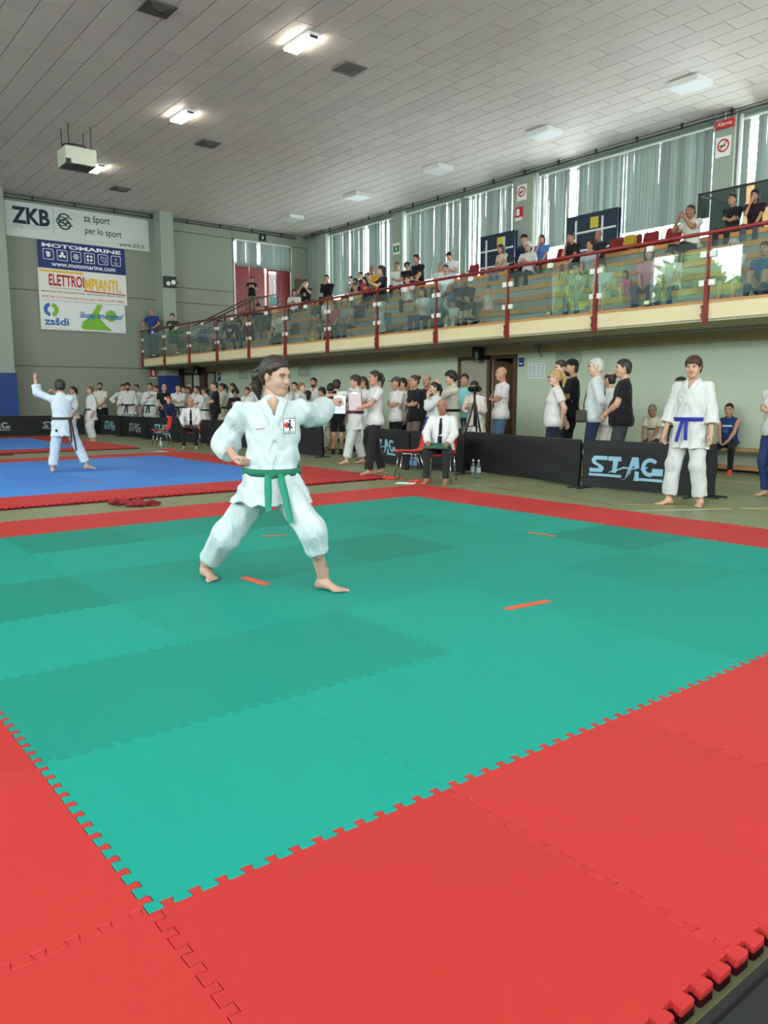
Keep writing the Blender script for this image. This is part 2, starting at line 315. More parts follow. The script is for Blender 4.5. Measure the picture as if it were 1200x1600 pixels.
# vertical blinds
M_slat = [mat('blind_slat_a', (128, 140, 133), rough=0.8, var=0.03, trans=0.035), mat('blind_slat_b', (120, 133, 127), rough=0.8, var=0.03, trans=0.045), mat('blind_slat_c', (114, 127, 122), rough=0.8, var=0.03, trans=0.03)]
SW = .127
def slat_mesh(h):
    mb = MB(); P = []
    for i in range(4):
        t = -SW/2+SW*i/3; P.append([(.006*(1-(2*t/SW)**2), t, 0), (.006*(1-(2*t/SW)**2), t, h)])
    mb.sheet(P); return mb.mesh('slat', True)
def blind(x, a, b, z0, z1, label, gaps=(), axis='x', wild=.25, seed=1):
    rg = random.Random(seed)
    o = tag(empty('vertical_blind', (x, (a+b)/2, z0) if axis == 'x' else ((a+b)/2, x, z0), 0 if axis == 'x' else math.pi/2), label, 'blind', 'vertical blinds of the hall windows')
    h = (b-a)/2; H = z1-z0
    MB().box(-.04, .04, -h, h, H, H+.05).build('head_rail', M_white, o)
    me = slat_mesh(H); me.materials.append(M_slat[0]); y = -h+.06
    while y < h-.03:
        yw = (y+(a+b)/2)
        if not any(abs(yw-g) < gw for g, gw in gaps):
            ang = rg.gauss(0, .14)
            if rg.random() < wild: ang = rg.choice((-1, 1))*rg.uniform(.3, .7)
            s = share('slat', me, o, (0, y, 0), ang, M_slat[rg.randrange(3)]); s.rotation_euler = (rg.gauss(0, .003), rg.gauss(0, .004), ang)
        y += .112
    return o
ZS = 5.66
blind(XR-.02, 24.4, 28.9, ZS, 8.18, 'pale grey vertical blind with many light slits nearest the red doors', wild=.22, seed=3)
blind(XR-.02, 20.9, 23.75, ZS, 8.18, 'nearly closed grey vertical blind right of the green exit sign', wild=.1, seed=4)
blind(XR-.02, 18.3, 20.65, ZS, 8.18, 'grey vertical blind above the smaller folded blue table', wild=.14, seed=5)
blind(XR-.02, 11.5, 17.3, 5.98, 8.18, 'wide grey vertical blind with bright gap above the red seats', gaps=((15.95, .1),), wild=.22, seed=6)
blind(XR-.02, 3.6, 10.75, 5.98, 8.18, 'grey vertical blind at the right edge behind the two seated spectators', gaps=((10.42, .09),), wild=.1, seed=8)
# emergency doors in the end wall with their own blind
M_rdoor = mat('red_door_panel', (128, 30, 34), rough=0.35, var=0.06)
door1 = struct(empty('door_1', (17.78, YE, 4.75)), 'red double emergency doors with side panels at the top of the stands')
for k, (x0, x1) in enumerate(((16.38, 17.1), (17.1, 17.85), (17.95, 18.55), (18.55, 19.15))):
    if k != 2: MB().box(x0-17.78+.01, x1-17.78-.01, .02, .07, 0, 2.2).build('door_panel', M_rdoor, door1)
    else:
        MB().box(x0-17.78, x0-17.78+.1, .02, .07, 0, 2.2).box(x1-17.78-.1, x1-17.78, .02, .07, 0, 2.2).box(x0-17.78+.1, x1-17.78-.1, .02, .07, 0, .55).box(x0-17.78+.1, x1-17.78-.1, .02, .07, 2.05, 2.2).build('door_panel', M_rdoor, door1)
        MB().box(x0-17.78+.1, x1-17.78-.1, .04, .05, .55, 2.05).build('pane', glass_mat('frosted_door_glass', (215, 205, 210), haze=0.3), door1)
        MB().box(x0-17.78+.13, x1-17.78-.14, .012, .018, .6, .98).build('notice', mat('teal_notice', (90, 160, 150), var=0.3, nscale=12), door1)
MB().box(.1, .85, -.06, .01, .28, .36).box(.1, .16, -.06, .03, .22, .42).box(.79, .85, -.06, .03, .22, .42).build('push_bar', M_dark, door1)
MB().box(.17, .78, -.07, -.06, .30, .34).build('push_bar_plate', M_white, door1)
MB().box(-1.43, -1.36, .0, .08, 0, 2.25).box(1.36, 1.43, .0, .08, 0, 2.25).box(-1.36, 1.36, .0, .08, 2.2, 2.25).build('door_frame', M_white, door1)
MB().box(-.62, -.57, -.01, .02, 1.55, 1.68).build('door_tag', M_white, door1)
window('y', YE+.12, 16.4, 19.15, 7.0, 7.95, 2, 'window strip above the red emergency doors')
portal((17.8, YE+.4, 7.45), (-math.pi/2, 0, 0), 2.8, 1.0)
struct(MB().box(15.9, 19.8, YE+1.2, YE+1.25, 3.0, 6.9).build('wall_outside', M_panel), 'outside wall beyond the emergency doors')
blind(YE-.05, 16.4, 19.15, 6.86, 7.9, 'short grey vertical blind above the red doors', axis='y', wild=.1, seed=9)

# ---- lower right wall under the balcony, with an open door
wlo = MB().box(XW, XW+.2, YB, 12.45, 0, 2.6).box(XW, XW+.2, 13.2, YE, 0, 2.6).box(XW, XW+.2, 12.45, 13.2, 2.25, 2.6)
wl_ = struct(wlo.build('wall_right', M_lower), 'pale green painted wall under the balcony')
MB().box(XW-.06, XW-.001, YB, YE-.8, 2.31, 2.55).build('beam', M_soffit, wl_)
struct(MB().box(XW-.02, XW-.001, YB, 12.3, 0, .12).box(XW-.02, XW-.001, 14.35, 27.4, 0, .12).build('baseboard_right', M_dark), 'dark baseboard of the wall under the balcony')
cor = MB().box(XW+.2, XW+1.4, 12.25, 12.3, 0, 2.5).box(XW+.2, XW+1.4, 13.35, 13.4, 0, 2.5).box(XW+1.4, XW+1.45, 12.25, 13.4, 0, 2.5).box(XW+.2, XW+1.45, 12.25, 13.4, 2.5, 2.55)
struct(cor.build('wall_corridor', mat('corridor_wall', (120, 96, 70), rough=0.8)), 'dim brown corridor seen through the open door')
d2 = struct(empty('door_2', (XW, 13.34, 0)), 'brown framed double door with one leaf open behind the bald man')
MB().box(-.05, .02, -.97, -.88, 0, 2.32).box(-.05, .02, -.15, -.05, 0, 2.32).box(-.05, .02, .86, .95, 0, 2.32).box(-.05, .02, -.88, .86, 2.22, 2.32).build('door_frame', M_brown, d2)
M_leaf = mat('beige_door_leaf', (158, 152, 136), rough=0.5, var=0.04); M_leaf2 = mat('brown_door_leaf', (104, 78, 56), rough=0.5, var=0.1)
MB().box(-.03, .0, -.04, .85, .02, 2.21).build('door_leaf', M_leaf, d2)
lf = MB().box(0, .04, -.72, 0, .02, 2.2).build('door_leaf', M_leaf2, d2, (.06, -.17, 0)); lf.rotation_euler = (0, 0, 1.15)
MB().tube([(-.04, -.62, 1.02), (-.04, -.5, 1.02)], .012).build('handle', M_steel, lf)
d3 = struct(empty('door_3', (XW, 29.9, 0)), 'grey door with dark frame beside the blue padded pillar')
MB().box(-.02, .0, -.38, .38, 0, 2.25).build('door_leaf', M_leaf, d3); MB().box(-.04, 0, .38, .46, 0, 2.33).box(-.04, 0, -.46, -.38, 0, 2.33).box(-.04, 0, -.38, .38, 2.25, 2.33).build('door_frame', M_dark, d3)
d4 = struct(empty('door_4', (XW, 27.85, 0)), 'grey door with dark frame right of the brown post')
MB().box(-.02, .0, -.3, .3, 0, 2.25).build('door_leaf', M_leaf, d4); MB().box(-.04, 0, .3, .38, 0, 2.33).box(-.04, 0, -.38, -.3, 0, 2.33).box(-.04, 0, -.3, .3, 2.25, 2.33).build('door_frame', M_dark, d4)
struct(MB().box(XW-.16, XW-.02, 28.25, 28.6, 0, 2.55).build('pillar', M_brown), 'brown post under the balcony')

# ---- balcony and stands
Y0, Y1 = YB, 30.45
bal = struct(MB().box(XB, 13.3, Y0, Y1, ZB-.3, ZB).build('balcony_floor', M_concrete), 'concrete balcony in front of the stands')
MB().box(XB-.02, XB, Y0, Y1, ZB-.28, ZB-.03).build('fascia', M_cream, bal)
MB().box(XB-.03, XB+.12, Y0, Y1, ZB-.03, ZB+.01).build('edge_board', M_plank, bal)
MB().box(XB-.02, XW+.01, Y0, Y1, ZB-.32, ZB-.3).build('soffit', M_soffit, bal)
TIER = [(13.3, 3.23), (14.1, 3.61), (14.9, 3.99), (15.7, 4.37), (16.5, 4.75)]
st = MB()
for (x, z), (x2, _) in zip(TIER, TIER[1:]+[(XR, 0)]): st.box(x, x2, Y0, YE-.03, 2.5, z)
stands = struct(st.build('stands', M_concrete), 'stepped concrete stands with wooden seat planks')
pm_ = MB().box(-.03, .34, -1.06, 1.06, -.085, .02).mesh('seat_plank'); pm_.materials.append(M_plank)
for x, z in TIER:
    y = 30.45-1.07
    while y > -2: share('seat_plank', pm_, stands, (x, y, z)); y -= 2.14
# balustrade
rail = tag(empty('balustrade', (XB, 15.0, ZB)), 'dark red steel balustrade with glass panels along the balcony edge', 'railing')
def rb(mb): return mb
pst = MB().box(-.075, -.02, -.035, .035, -.36, .32).box(-.09, -.07, -.045, .045, -.3, -.1); pst.box(-.055, -.02, -.018, .018, .32, 1.02)
pst = pst.mesh('post'); pst.materials.append(M_red)
blt = MB().box(-.08, -.03, .036, .07, -.25, -.2).box(-.08, -.03, .036, .07, -.12, -.07).mesh('bolt'); blt.materials.append(M_red)
gp = MB().box(-.006, .006, -1.02, 1.02, .07, .93).mesh('glass_panel'); gp.materials.append(M_glass)
clp = MB().box(-.03, .03, -.05, .05, -.045, .045).mesh('glass_clip'); clp.materials.append(M_white)
clm = MB().box(-.03, .03, -.05, .05, -.03, .03).mesh('glass_clip'); clm.materials.append(M_steel)
ps = [30.45-2.14*k for k in range(15)]
for k, y in enumerate(ps):
    po = share('post', pst, rail, (0, y-15.0, 0)); share('bolt', blt, po)
    if k:
        yc = y+1.07-15.0; share('glass_panel', gp, rail, (-.04, yc, 0))
        for s in (-1, 1):
            for z in (.28, .72): share('glass_clip', clp, rail, (-.04, yc+s*.99, z))
        share('glass_clip', clm, rail, (-.04, yc, .07)); share('glass_clip', clp, rail, (-.04, yc, .95))
MB().tube([(-.04, ps[-1]-15, 1.05), (-.04, 30.6-15, 1.05)], .032, 10).build('top_rail', M_red, rail, smooth=True)
# stair hand rails at the far end of the stands
hr = tag(empty('hand_rail', (14.6, 30.1, ZB)), 'dark sloping hand rails of the stair by the end wall', 'railing')
for dy in (0, -.95):
    MB().tube([(-1.2, dy, 1.0), (1.9, dy, 2.55), (2.9, dy, 2.75)], .025).tube([(-1.2, dy, .6), (1.9, dy, 2.15), (2.9, dy, 2.35)], .02).build('rail_bar', mat('dark_red_steel', (70, 26, 26), rough=.5), hr, smooth=True)
    for x, z0, z1 in ((-1.2, .0, 1.0), (.4, .76, 1.8), (1.9, 1.52, 2.55), (2.9, 1.9, 2.75)): MB().box(x-.02, x+.02, dy-.02, dy+.02, z0, z1).build('rail_post', M_dark, hr)
# pipe rails under the ceiling
def pipe(a, b, n, label):
    o = tag(empty('ceiling_pipe', a), label, 'pipe'); a, b = Vector(a), Vector(b)
    MB().tube([(0, 0, 0), b-a], .02).tube([Vector((0, 0, .09)), b-a+Vector((0, 0, .09))], .012).build('pipe', M_dark, o, smooth=True)
    for k in range(n):
        p = (b-a)*((k+.5)/n); MB().box(p.x-.022, p.x+.022, p.y-.022, p.y+.022, -.03, .13).box(p.x-.035, p.x+.035, p.y-.035, p.y+.035, .06, .08).build('bracket', M_dark, o)
pipe((XL, YE-.12, 8.3), (19.4, YE-.12, 8.3), 20, 'dark conduit with brackets along the top of the banner wall')
pipe((XR-.35, -2.0, 8.3), (XR-.35, 30.5, 8.3), 24, 'dark conduit with brackets above the blind covered windows')

# ---- outside: trees and ground beyond the left windows, brick house beyond the right ones
struct(MB().box(-60, XL-.4, -40, 60, -.3, -.2).build('ground_outside', mat('outside_bounce_ground', (214, 212, 204), var=.1, nscale=.5)), 'pale unseen ground outside bouncing light into the hall')  # unseen ground, made pale to bounce daylight up at the ceiling
M_leafg = mat('tree_leaves', (158, 192, 92), rough=0.6, var=0.5, nscale=2.5, trans=.45)
def tree(x, y, h, seed, lab):
    rg = np.random.RandomState(seed)
    t = tag(empty('tree', (x, y, -.2)), lab, 'tree', 'trees outside the left windows')
    MB().tube([(0,0,0), (.1,.1,h*.5), (0,.2,h*.8)], [.2,.14,.05]).build('trunk', M_brown, t, smooth=True)
    P = rg.normal(size=(1500, 3)); P /= np.linalg.norm(P, axis=1)[:,None]; P = P*(rg.rand(1500, 1)**.33)*np.array([1.7, 1.95, h*.3])+np.array([0,0,h*.66])
    mb = MB()
    for p in P:
        a = rg.normal(size=3)*.28; b = rg.normal(size=3)*.28; mb.add([p-a, p+b*.6, p+a, p-b*.6], [(0,1,2,3)])
    mb.build('foliage', M_leafg, t, fix=False)
TREES = ((-16.5,12.5,8.2,'small round tree outside, left of the tall one'),(-18.5,16.9,8.8,'tall tree outside behind the middle window'),(-16.5,21.2,8.0,'low tree outside near the sixth window'),(-18.5,25.5,10.4,'tallest tree outside near the far windows'),(-16.5,29.9,12.4,'tree outside beside the end wall corner'),(-18,34.4,12.4,'tree outside beyond the end wall'),(-24,20.8,9.5,'big tree outside standing behind the others'))
for k, (x, y, h, lab) in enumerate(TREES): tree(x, y, h, k, lab)
M_brick = mat('orange_brick', (206, 140, 86), var=.2, nscale=3)
struct(MB().box(23.5, 24.5, 11.6, 13.2, 0, 7.9).build('wall_house_outside', M_brick), 'orange brick house wall outside the right hand window')

# ================================================================== mats
def jig(n=13, d=.03):
    """interlocking edge profile between 0 and 1: list of (t, offset)"""
    P = []; p = 1.0/n
    for k in range(n):
        a = k*p
        P += [(a+.20*p, -d/2), (a+.31*p, -d/2), (a+.34*p, -d*.32), (a+.30*p, d*.1), (a+.26*p, d*.36), (a+.29*p, d/2), (a+.71*p, d/2), (a+.74*p, d*.36), (a+.70*p, d*.1), (a+.66*p, -d*.32), (a+.69*p, -d/2), (a+.80*p, -d/2)]
    return P
def mat_tile_mesh(th=.04):
    J = jig(); g = .0007
    e = -.015
    out = [(e, e)]+[(t, o) for t, o in J]+[(1+e, e)]+[(1+o, t) for t, o in J]+[(1+e, 1+e)]+[(t, 1+o) for t, o in J[::-1]]+[(e, 1+e)]+[(o, t) for t, o in J[::-1]]
    out = [(x-.5, y-.5) for x, y in out]
    out = [(x*(1-2*g), y*(1-2*g)) for x, y in out]
    me_ = MB(); n = len(out)
    ch = .0035
    vs = [(x, y, 0) for x, y in out]+[(x, y, th*.5) for x, y in out]+[(x, y, th-ch) for x, y in out]+[(x*(1-ch*1.2), y*(1-ch*1.2), th) for x, y in out]
    fs = [tuple(range(n))[::-1], tuple(range(3*n, 4*n))]
    for l in range(3): fs += [(l*n+i, l*n+(i+1) % n, (l+1)*n+(i+1) % n, (l+1)*n+i) for i in range(n)]
    me = me_.add(vs, fs).mesh('mat_tile')
    return me
def foam(name, rgb, under):
    """double sided foam: the top half of the tile one colour, the lower half the other"""
    m = mat(name, rgb, rough=0.55, var=0.035, nscale=1.3, bump=0.05, bscale=260, spec=.22)
    nt = m.node_tree
    if not any(n.type == 'SEPXYZ' for n in nt.nodes):
        N, L = nt.nodes, nt.links; tc = N.new('ShaderNodeTexCoord'); sx = N.new('ShaderNodeSeparateXYZ'); gt = N.new('ShaderNodeMath'); gt.operation = 'GREATER_THAN'; gt.inputs[1].default_value = .02
        L.new(tc.outputs['Object'], sx.inputs[0]); L.new(sx.outputs['Z'], gt.inputs[0])
        b = N['Principled BSDF']; src = b.inputs['Base Color'].links[0].from_socket
        mx = N.new('ShaderNodeMix'); mx.data_type = 'RGBA'; mx.inputs[6].default_value = lin(under)+(1,); L.new(src, mx.inputs[7]); L.new(gt.outputs[0], mx.inputs[0]); L.new(mx.outputs[2], b.inputs['Base Color'])
    return m
TILE = mat_tile_mesh()
TILE.materials.append(foam('red_foam', (183, 49, 47), (70, 14, 30)))
G1 = [foam('green_foam_light', (14, 146, 132), (150, 40, 40)), foam('green_foam', (13, 141, 127), (150, 40, 40)), foam('green_foam_mid', (12, 135, 121), (150, 40, 40)), foam('green_foam_dark', (11, 127, 112), (150, 40, 40))]
REDS = [foam('red_foam', (183, 49, 47), (70, 14, 30)), foam('red_foam_b', (186, 52, 49), (70, 14, 30)), foam('red_foam_c', (179, 47, 45), (70, 14, 30))]
BLUES = [foam('blue_foam', (66, 130, 210), (40, 50, 110)), foam('blue_foam_b', (70, 136, 214), (40, 50, 110)), foam('blue_foam_c', (62, 124, 204), (40, 50, 110))]
SHADE = {(1,5):3,(0,3):3,(1,3):2,(0,2):0,(1,2):1,(0,1):2,(0,0):0,(1,0):0,(1,1):2,(2,1):0,(2,0):0,(5,2):3,(4,1):2,(5,1):1,(3,1):1,(3,3):3,(4,3):1,(4,2):1,(3,2):1,(2,2):1,(1,4):0,(0,4):1,(0,5):1,(2,5):2,(3,5):3,(2,4):0,(2,3):2,(4,5):1,(5,5):1,(5,4):0,(5,3):0,(4,4):2,(3,4):1,(3,0):1,(4,0):1,(5,0):2}
def mats_area(x0, y0, n, inner, label, loc_z=0):
    root = tag(empty('competition_mat', (x0+n/2, y0+n/2, 0)), label, 'mat', 'interlocking foam competition mats')
    for i in range(n):
        for j in range(n):
            edge = i in (0, n-1) or j in (0, n-1)
            if edge: m = REDS[R_.randrange(3)]
            elif inner == 'green': m = G1[SHADE.get((i-1, j-1), R_.randrange(4))]
            else: m = BLUES[R_.randrange(3)]
            share('mat_tile', TILE, root, (i+.5-n/2, j+.5-n/2, 0), m=m)
    return root
AX, AY = 0.6696, 1.7882
mats_area(AX-1, AY-1, 8, 'green', 'nearest competition area of green foam tiles with red border')
mats_area(.05, 10.0, 8, 'blue', 'middle competition area of blue foam tiles where a boy raises his arm')
mats_area(-.2, 20.2, 8, 'blue', 'farthest competition area of blue foam tiles by the black end barrier')
# tape marks stuck on the mats
M_tape = mat('orange_tape', (226, 84, 44), rough=.5, var=.1, nscale=30)
def tape(a, b, w, label, z=.0415, m=M_tape):
    c = ((a[0]+b[0])/2, (a[1]+b[1])/2, z); d = Vector((b[0]-a[0], b[1]-a[1], 0)); l = d.length
    mb = MB(); n = 6
    rg = random.Random(label)
    for i in range(n):
        mb.box(-l/2+l*i/n, -l/2+l*(i+1)/n, -w/2+rg.uniform(0,.004), w/2-rg.uniform(0,.004), -.0005, .0006+rg.uniform(0,.0006))
    o = tag(mb.build('tape_mark', m, loc=c), label, 'tape mark', 'tape marks on the mats'); o.rotation_euler = (0, 0, math.atan2(d.y, d.x))
for t in TAPES: tape(*t)

# ================================================================== banners on the end wall
def banner(name, x0, x1, z0, z1, rgb, label, sag=.0):
    o = empty(name, ((x0+x1)/2, YE-.06, z0)); tag(o, label, 'banner', 'sponsor banners on the end wall')
    w, h = x1-x0, z1-z0; rg = random.Random(label); ph = rg.uniform(0, 6)
    def off(x, z): return -.012*math.sin(x*2.3+ph+z*1.5)-.008*math.sin(x*5.1+z*3+ph)*(1-z/h)-.02*(1-z/h)
    m = mat(name+'_cloth', rgb, rough=.6, var=.03, nscale=2)
    mb = MB(); nx, nz = 24, 8
    mb.sheet([[(-w/2+w*i/nx, off(w*i/nx, h*j/nz), h*j/nz) for j in range(nz+1)] for i in range(nx+1)])
    mb.sheet([[(-w/2+w*i/nx, off(w*i/nx, h*j/nz)+.004, h*j/nz) for j in range(nz+1)] for i in range(nx+1)])
    mb.build('cloth', m, o, smooth=True, fix=False)
    def fn(x, z, k=1): return (-w/2+x, off(x, z)-.004*k, z)
    return o, fn, w, h
def shape(o, fn, name, poly, m, k=1):
    """flat printed shape; poly in banner coordinates, fanned into a fine grid so that it follows the cloth"""
    bm = bmesh.new(); vs = [bm.verts.new((x, z, 0)) for x, z in poly]; bm.faces.new(vs); bmesh.ops.triangulate(bm, faces=bm.faces)
    for _ in range(2): bmesh.ops.subdivide_edges(bm, edges=[e for e in bm.edges if e.calc_length() > .25], cuts=1, use_grid_fill=False)
    bmesh.ops.triangulate(bm, faces=bm.faces)
    for v in bm.verts: v.co = fn(v.co.x, v.co.y, k)
    me = bpy.data.meshes.new(name); bm.to_mesh(me); bm.free(); return link(name, me, m, o)
def arc(cx, cz, r, a0, a1, n=20): return [(cx+r*math.cos(math.radians(a0+(a1-a0)*i/n)), cz+r*math.sin(math.radians(a0+(a1-a0)*i/n))) for i in range(n+1)]
def ring(o, fn, name, cx, cz, r1, r2, m, a0=0, a1=360, sx=1, sz=1, k=1, n=24):
    mb = MB(); A = arc(0, 0, r1, a0, a1, n); B = arc(0, 0, r2, a0, a1, n)
    mb.sheet([[fn(cx+x*sx, cz+z*sz, k) for x, z in A], [fn(cx+x*sx, cz+z*sz, k) for x, z in B]]); return mb.build(name, m, o, fix=False)
P_navy = mat('navy_print', (26, 40, 66), var=.05); P_dk = mat('dark_print', (44, 48, 48), var=.05); P_grn = mat('green_print', (40, 90, 62), var=.05); P_wh = mat('white_print', (236, 238, 240), var=.03)
P_red = mat('red_print', (190, 36, 44), var=.05); P_yel = mat('yellow_print', (236, 186, 60), var=.1, nscale=20); P_lime = mat('lime_print', (128, 186, 58), var=.06); P_blue = mat('blue_print', (34, 110, 176), var=.06); P_blk = mat('black_print', (30, 32, 34), var=.05)
# top banner
o, fn, w, h = banner('bank_banner', 7.44, 12.65, 7.0, 8.2, (206, 212, 206), 'wide white ZKB banner at the top of the end wall')
lettering('lettering', 'ZKB', P_navy, o, fn, .22, .46, 1.28, .58, bold=.035)
lettering('small_lettering', '1908', mat('grey_print', (150, 156, 152)), o, fn, .24, .32, .34, .12)
lettering('small_lettering', 'zadružna kraška banka', mat('grey_print', (150, 156, 152)), o, fn, .62, .39, .85, .05)
lettering('small_lettering', 'credito cooperativo del carso', mat('grey_print', (150, 156, 152)), o, fn, .62, .31, .8, .05)
shape(o, fn, 'divider', [(1.62, .22), (1.64, .22), (1.64, 1.12), (1.62, 1.12)], mat('grey_print', (150, 156, 152)))
ring(o, fn, 'emblem_ring', 2.02, .82, .19, .26, P_navy, 30, 330, .9, .75, 1); ring(o, fn, 'emblem_ring', 2.02, .62, .19, .26, P_navy, 0, 360, .9, .75, 1.2)
ring(o, fn, 'emblem_ring', 1.93, .72, .19, .25, P_grn, 0, 360, .85, .7, 1.4); ring(o, fn, 'emblem_ring', 2.16, .72, .19, .25, P_grn, 40, 320, .85, .7, 1.6)
lettering('lettering', 'za šport', P_dk, o, fn, 2.72, .74, .98, .34, bold=.008); lettering('lettering', 'per lo sport', P_dk, o, fn, 2.75, .32, 1.38, .32, bold=.008)
lettering('lettering', 'www.zkb.it', P_dk, o, fn, 4.02, .08, .98, .18, bold=.002)
# blue banner
o, fn, w, h = banner('marine_banner', 8.46, 11.65, 6.02, 6.99, (26, 46, 110), 'navy MOTOMARINE banner with six white icons')
lettering('lettering', 'MOTOMARINE', P_wh, o, fn, .15, .74, w-.3, .14, bold=.03)
lettering('lettering', 'www.motomarine.com', P_wh, o, fn, .45, .08, w-.85, .16, bold=.015)
for k in range(6):
    cx, cz, s = .36+k*.495, .49, .19
    A = []
    for (qx, qz, a) in ((1, 1, 0), (-1, 1, 90), (-1, -1, 180), (1, -1, 270)): A += arc(cx+qx*(s-.05), cz+qz*(s-.05), .05, a, a+90, 4)
    B = [(cx+(x-cx)*.9, cz+(z-cz)*.9) for x, z in A]
    mb = MB(); mb.sheet([[fn(x, z) for x, z in A+A[:1]], [fn(x, z) for x, z in B+B[:1]]]); mb.build('icon_frame', P_wh, o, fix=False)
    if k == 0: shape(o, fn, 'icon', [(cx-.06,cz-.1),(cx+.02,cz-.11),(cx+.08,cz-.05),(cx+.06,cz+.02),(cx+.1,cz+.09),(cx+.04,cz+.07),(cx-.01,cz+.11),(cx-.03,cz+.05),(cx-.1,cz+.06),(cx-.06,cz)], P_wh)
    if k == 1:
        for a in (90, 210, 330):
            c, d = math.cos(math.radians(a)), math.sin(math.radians(a)); shape(o, fn, 'icon', arc(cx+c*.08, cz+d*.07, .055, 0, 345, 12), P_wh)
        shape(o, fn, 'icon', arc(cx, cz, .035, 0, 345, 10), P_wh, 1.3)
    if k == 2:
        ring(o, fn, 'icon', cx, cz, .07, .09, P_wh)
        for a in range(0, 180, 45): c, d = math.cos(math.radians(a)), math.sin(math.radians(a)); shape(o, fn, 'icon', [(cx+c*.13-d*.006, cz+d*.13+c*.006), (cx-c*.13-d*.006, cz-d*.13+c*.006), (cx-c*.13+d*.006, cz-d*.13-c*.006), (cx+c*.13+d*.006, cz+d*.13-c*.006)], P_wh, 1.2)
    if k == 3:
        for a in (45, 135, 225, 315): ring(o, fn, 'icon', cx, cz, .06, .13, P_wh, a-28, a+28)
        ring(o, fn, 'icon', cx, cz, .055, .065, P_wh)
    if k == 4: ring(o, fn, 'icon', cx-.03, cz+.04, .045, .065, P_wh, -20, 200); shape(o, fn, 'icon', [(cx-.09,cz+.02),(cx-.07,cz+.02),(cx+.08,cz-.12),(cx+.06,cz-.13)], P_wh); ring(o, fn, 'icon', cx+.07, cz-.07, .035, .05, P_wh, -120, 60); shape(o, fn, 'icon', [(cx+.09,cz-.05),(cx+.12,cz-.05),(cx+.1,cz+.12),(cx+.085,cz+.12)], P_wh)
    if k == 5: shape(o, fn, 'icon', [(cx-.006,cz-.12),(cx+.006,cz-.12),(cx+.006,cz+.12),(cx-.006,cz+.12)], P_wh); ring(o, fn, 'icon', cx, cz-.03, .08, .095, P_wh, 200, 340); shape(o, fn, 'icon', [(cx-.05,cz+.06),(cx+.05,cz+.06),(cx+.05,cz+.07),(cx-.05,cz+.07)], P_wh, 1.2)
# electrical banner
o, fn, w, h = banner('electrician_banner', 8.42, 11.66, 4.88, 6.01, (232, 230, 222), 'white banner with red and yellow ELETTROIMPIANTI lettering')
shape(o, fn, 'stripe', [(.05,1.0),(1.62,1.0),(1.62,1.08),(.05,1.08)], P_yel)
lettering('lettering', 'ELETTROI', P_red, o, fn, .36, .52, 1.28, .42, bold=.03); lettering('lettering', 'MPIANTI', P_yel, o, fn, 1.66, .46, 1.24, .44, bold=.04)
shape(o, fn, 'stripe', [(1.62,.40),(3.2,.36),(3.2,.40),(1.62,.45)], P_red)
lettering('small_lettering', 'DI CANTE PIETRO E MAURO', P_blk, o, fn, .4, .42, 1.1, .05); lettering('small_lettering', 'IMPIANTI ELETTRICI CIVILI E INDUSTRIALI - MANUTENZIONI - IMPIANTI SPECIALI', P_blk, o, fn, .08, .28, 3.08, .06, bold=.01)
lettering('small_lettering', 'OFFICINA (TS) Via Nazionale 160 Tel. 040.213288 Cell. 0337.549036', P_red, o, fn, .08, .06, 3.05, .1, bold=.005); lettering('small_lettering', 'snc', P_blk, o, fn, 2.92, .46, .14, .05)
# green banner
o, fn, w, h = banner('sport_union_banner', 8.42, 11.56, 3.82, 4.87, (228, 230, 228), 'white banner with lime green figure and blue zssdi lettering')
ring(o, fn, 'emblem', .38, .72, .12, .25, P_blue, 100, 260, 1, 1); ring(o, fn, 'emblem', .4, .72, .1, .25, P_lime, -80, 80, 1, 1); shape(o, fn, 'emblem', arc(.45, .87, .05, 0, 345, 12), P_lime, 1.3)
lettering('lettering', 'zsšdi', P_blue, o, fn, .12, .16, .88, .28, bold=.03)
shape(o, fn, 'green_figure', [(2.1,1.02),(2.3,1.02),(2.15,.72),(2.18,.5),(2.4,.25),(2.62,.06),(1.5,.06),(1.44,.16),(1.5,.34),(1.75,.52),(1.92,.75)], P_lime)
shape(o, fn, 'green_figure', arc(2.6, .62, .22, 0, 345, 24), P_lime, 1.2)
lettering('lettering', 'Skupaj zmoremo!', P_blue, o, lambda x, z: fn(x, z, 3), 1.36, .42, 1.62, .3, bold=.02, slant=.3)
lettering('small_lettering', 'združenje slovenskih športnih društev v italiji', mat('grey_print', (150, 156, 152)), o, fn, .1, .05, 1.2, .03)

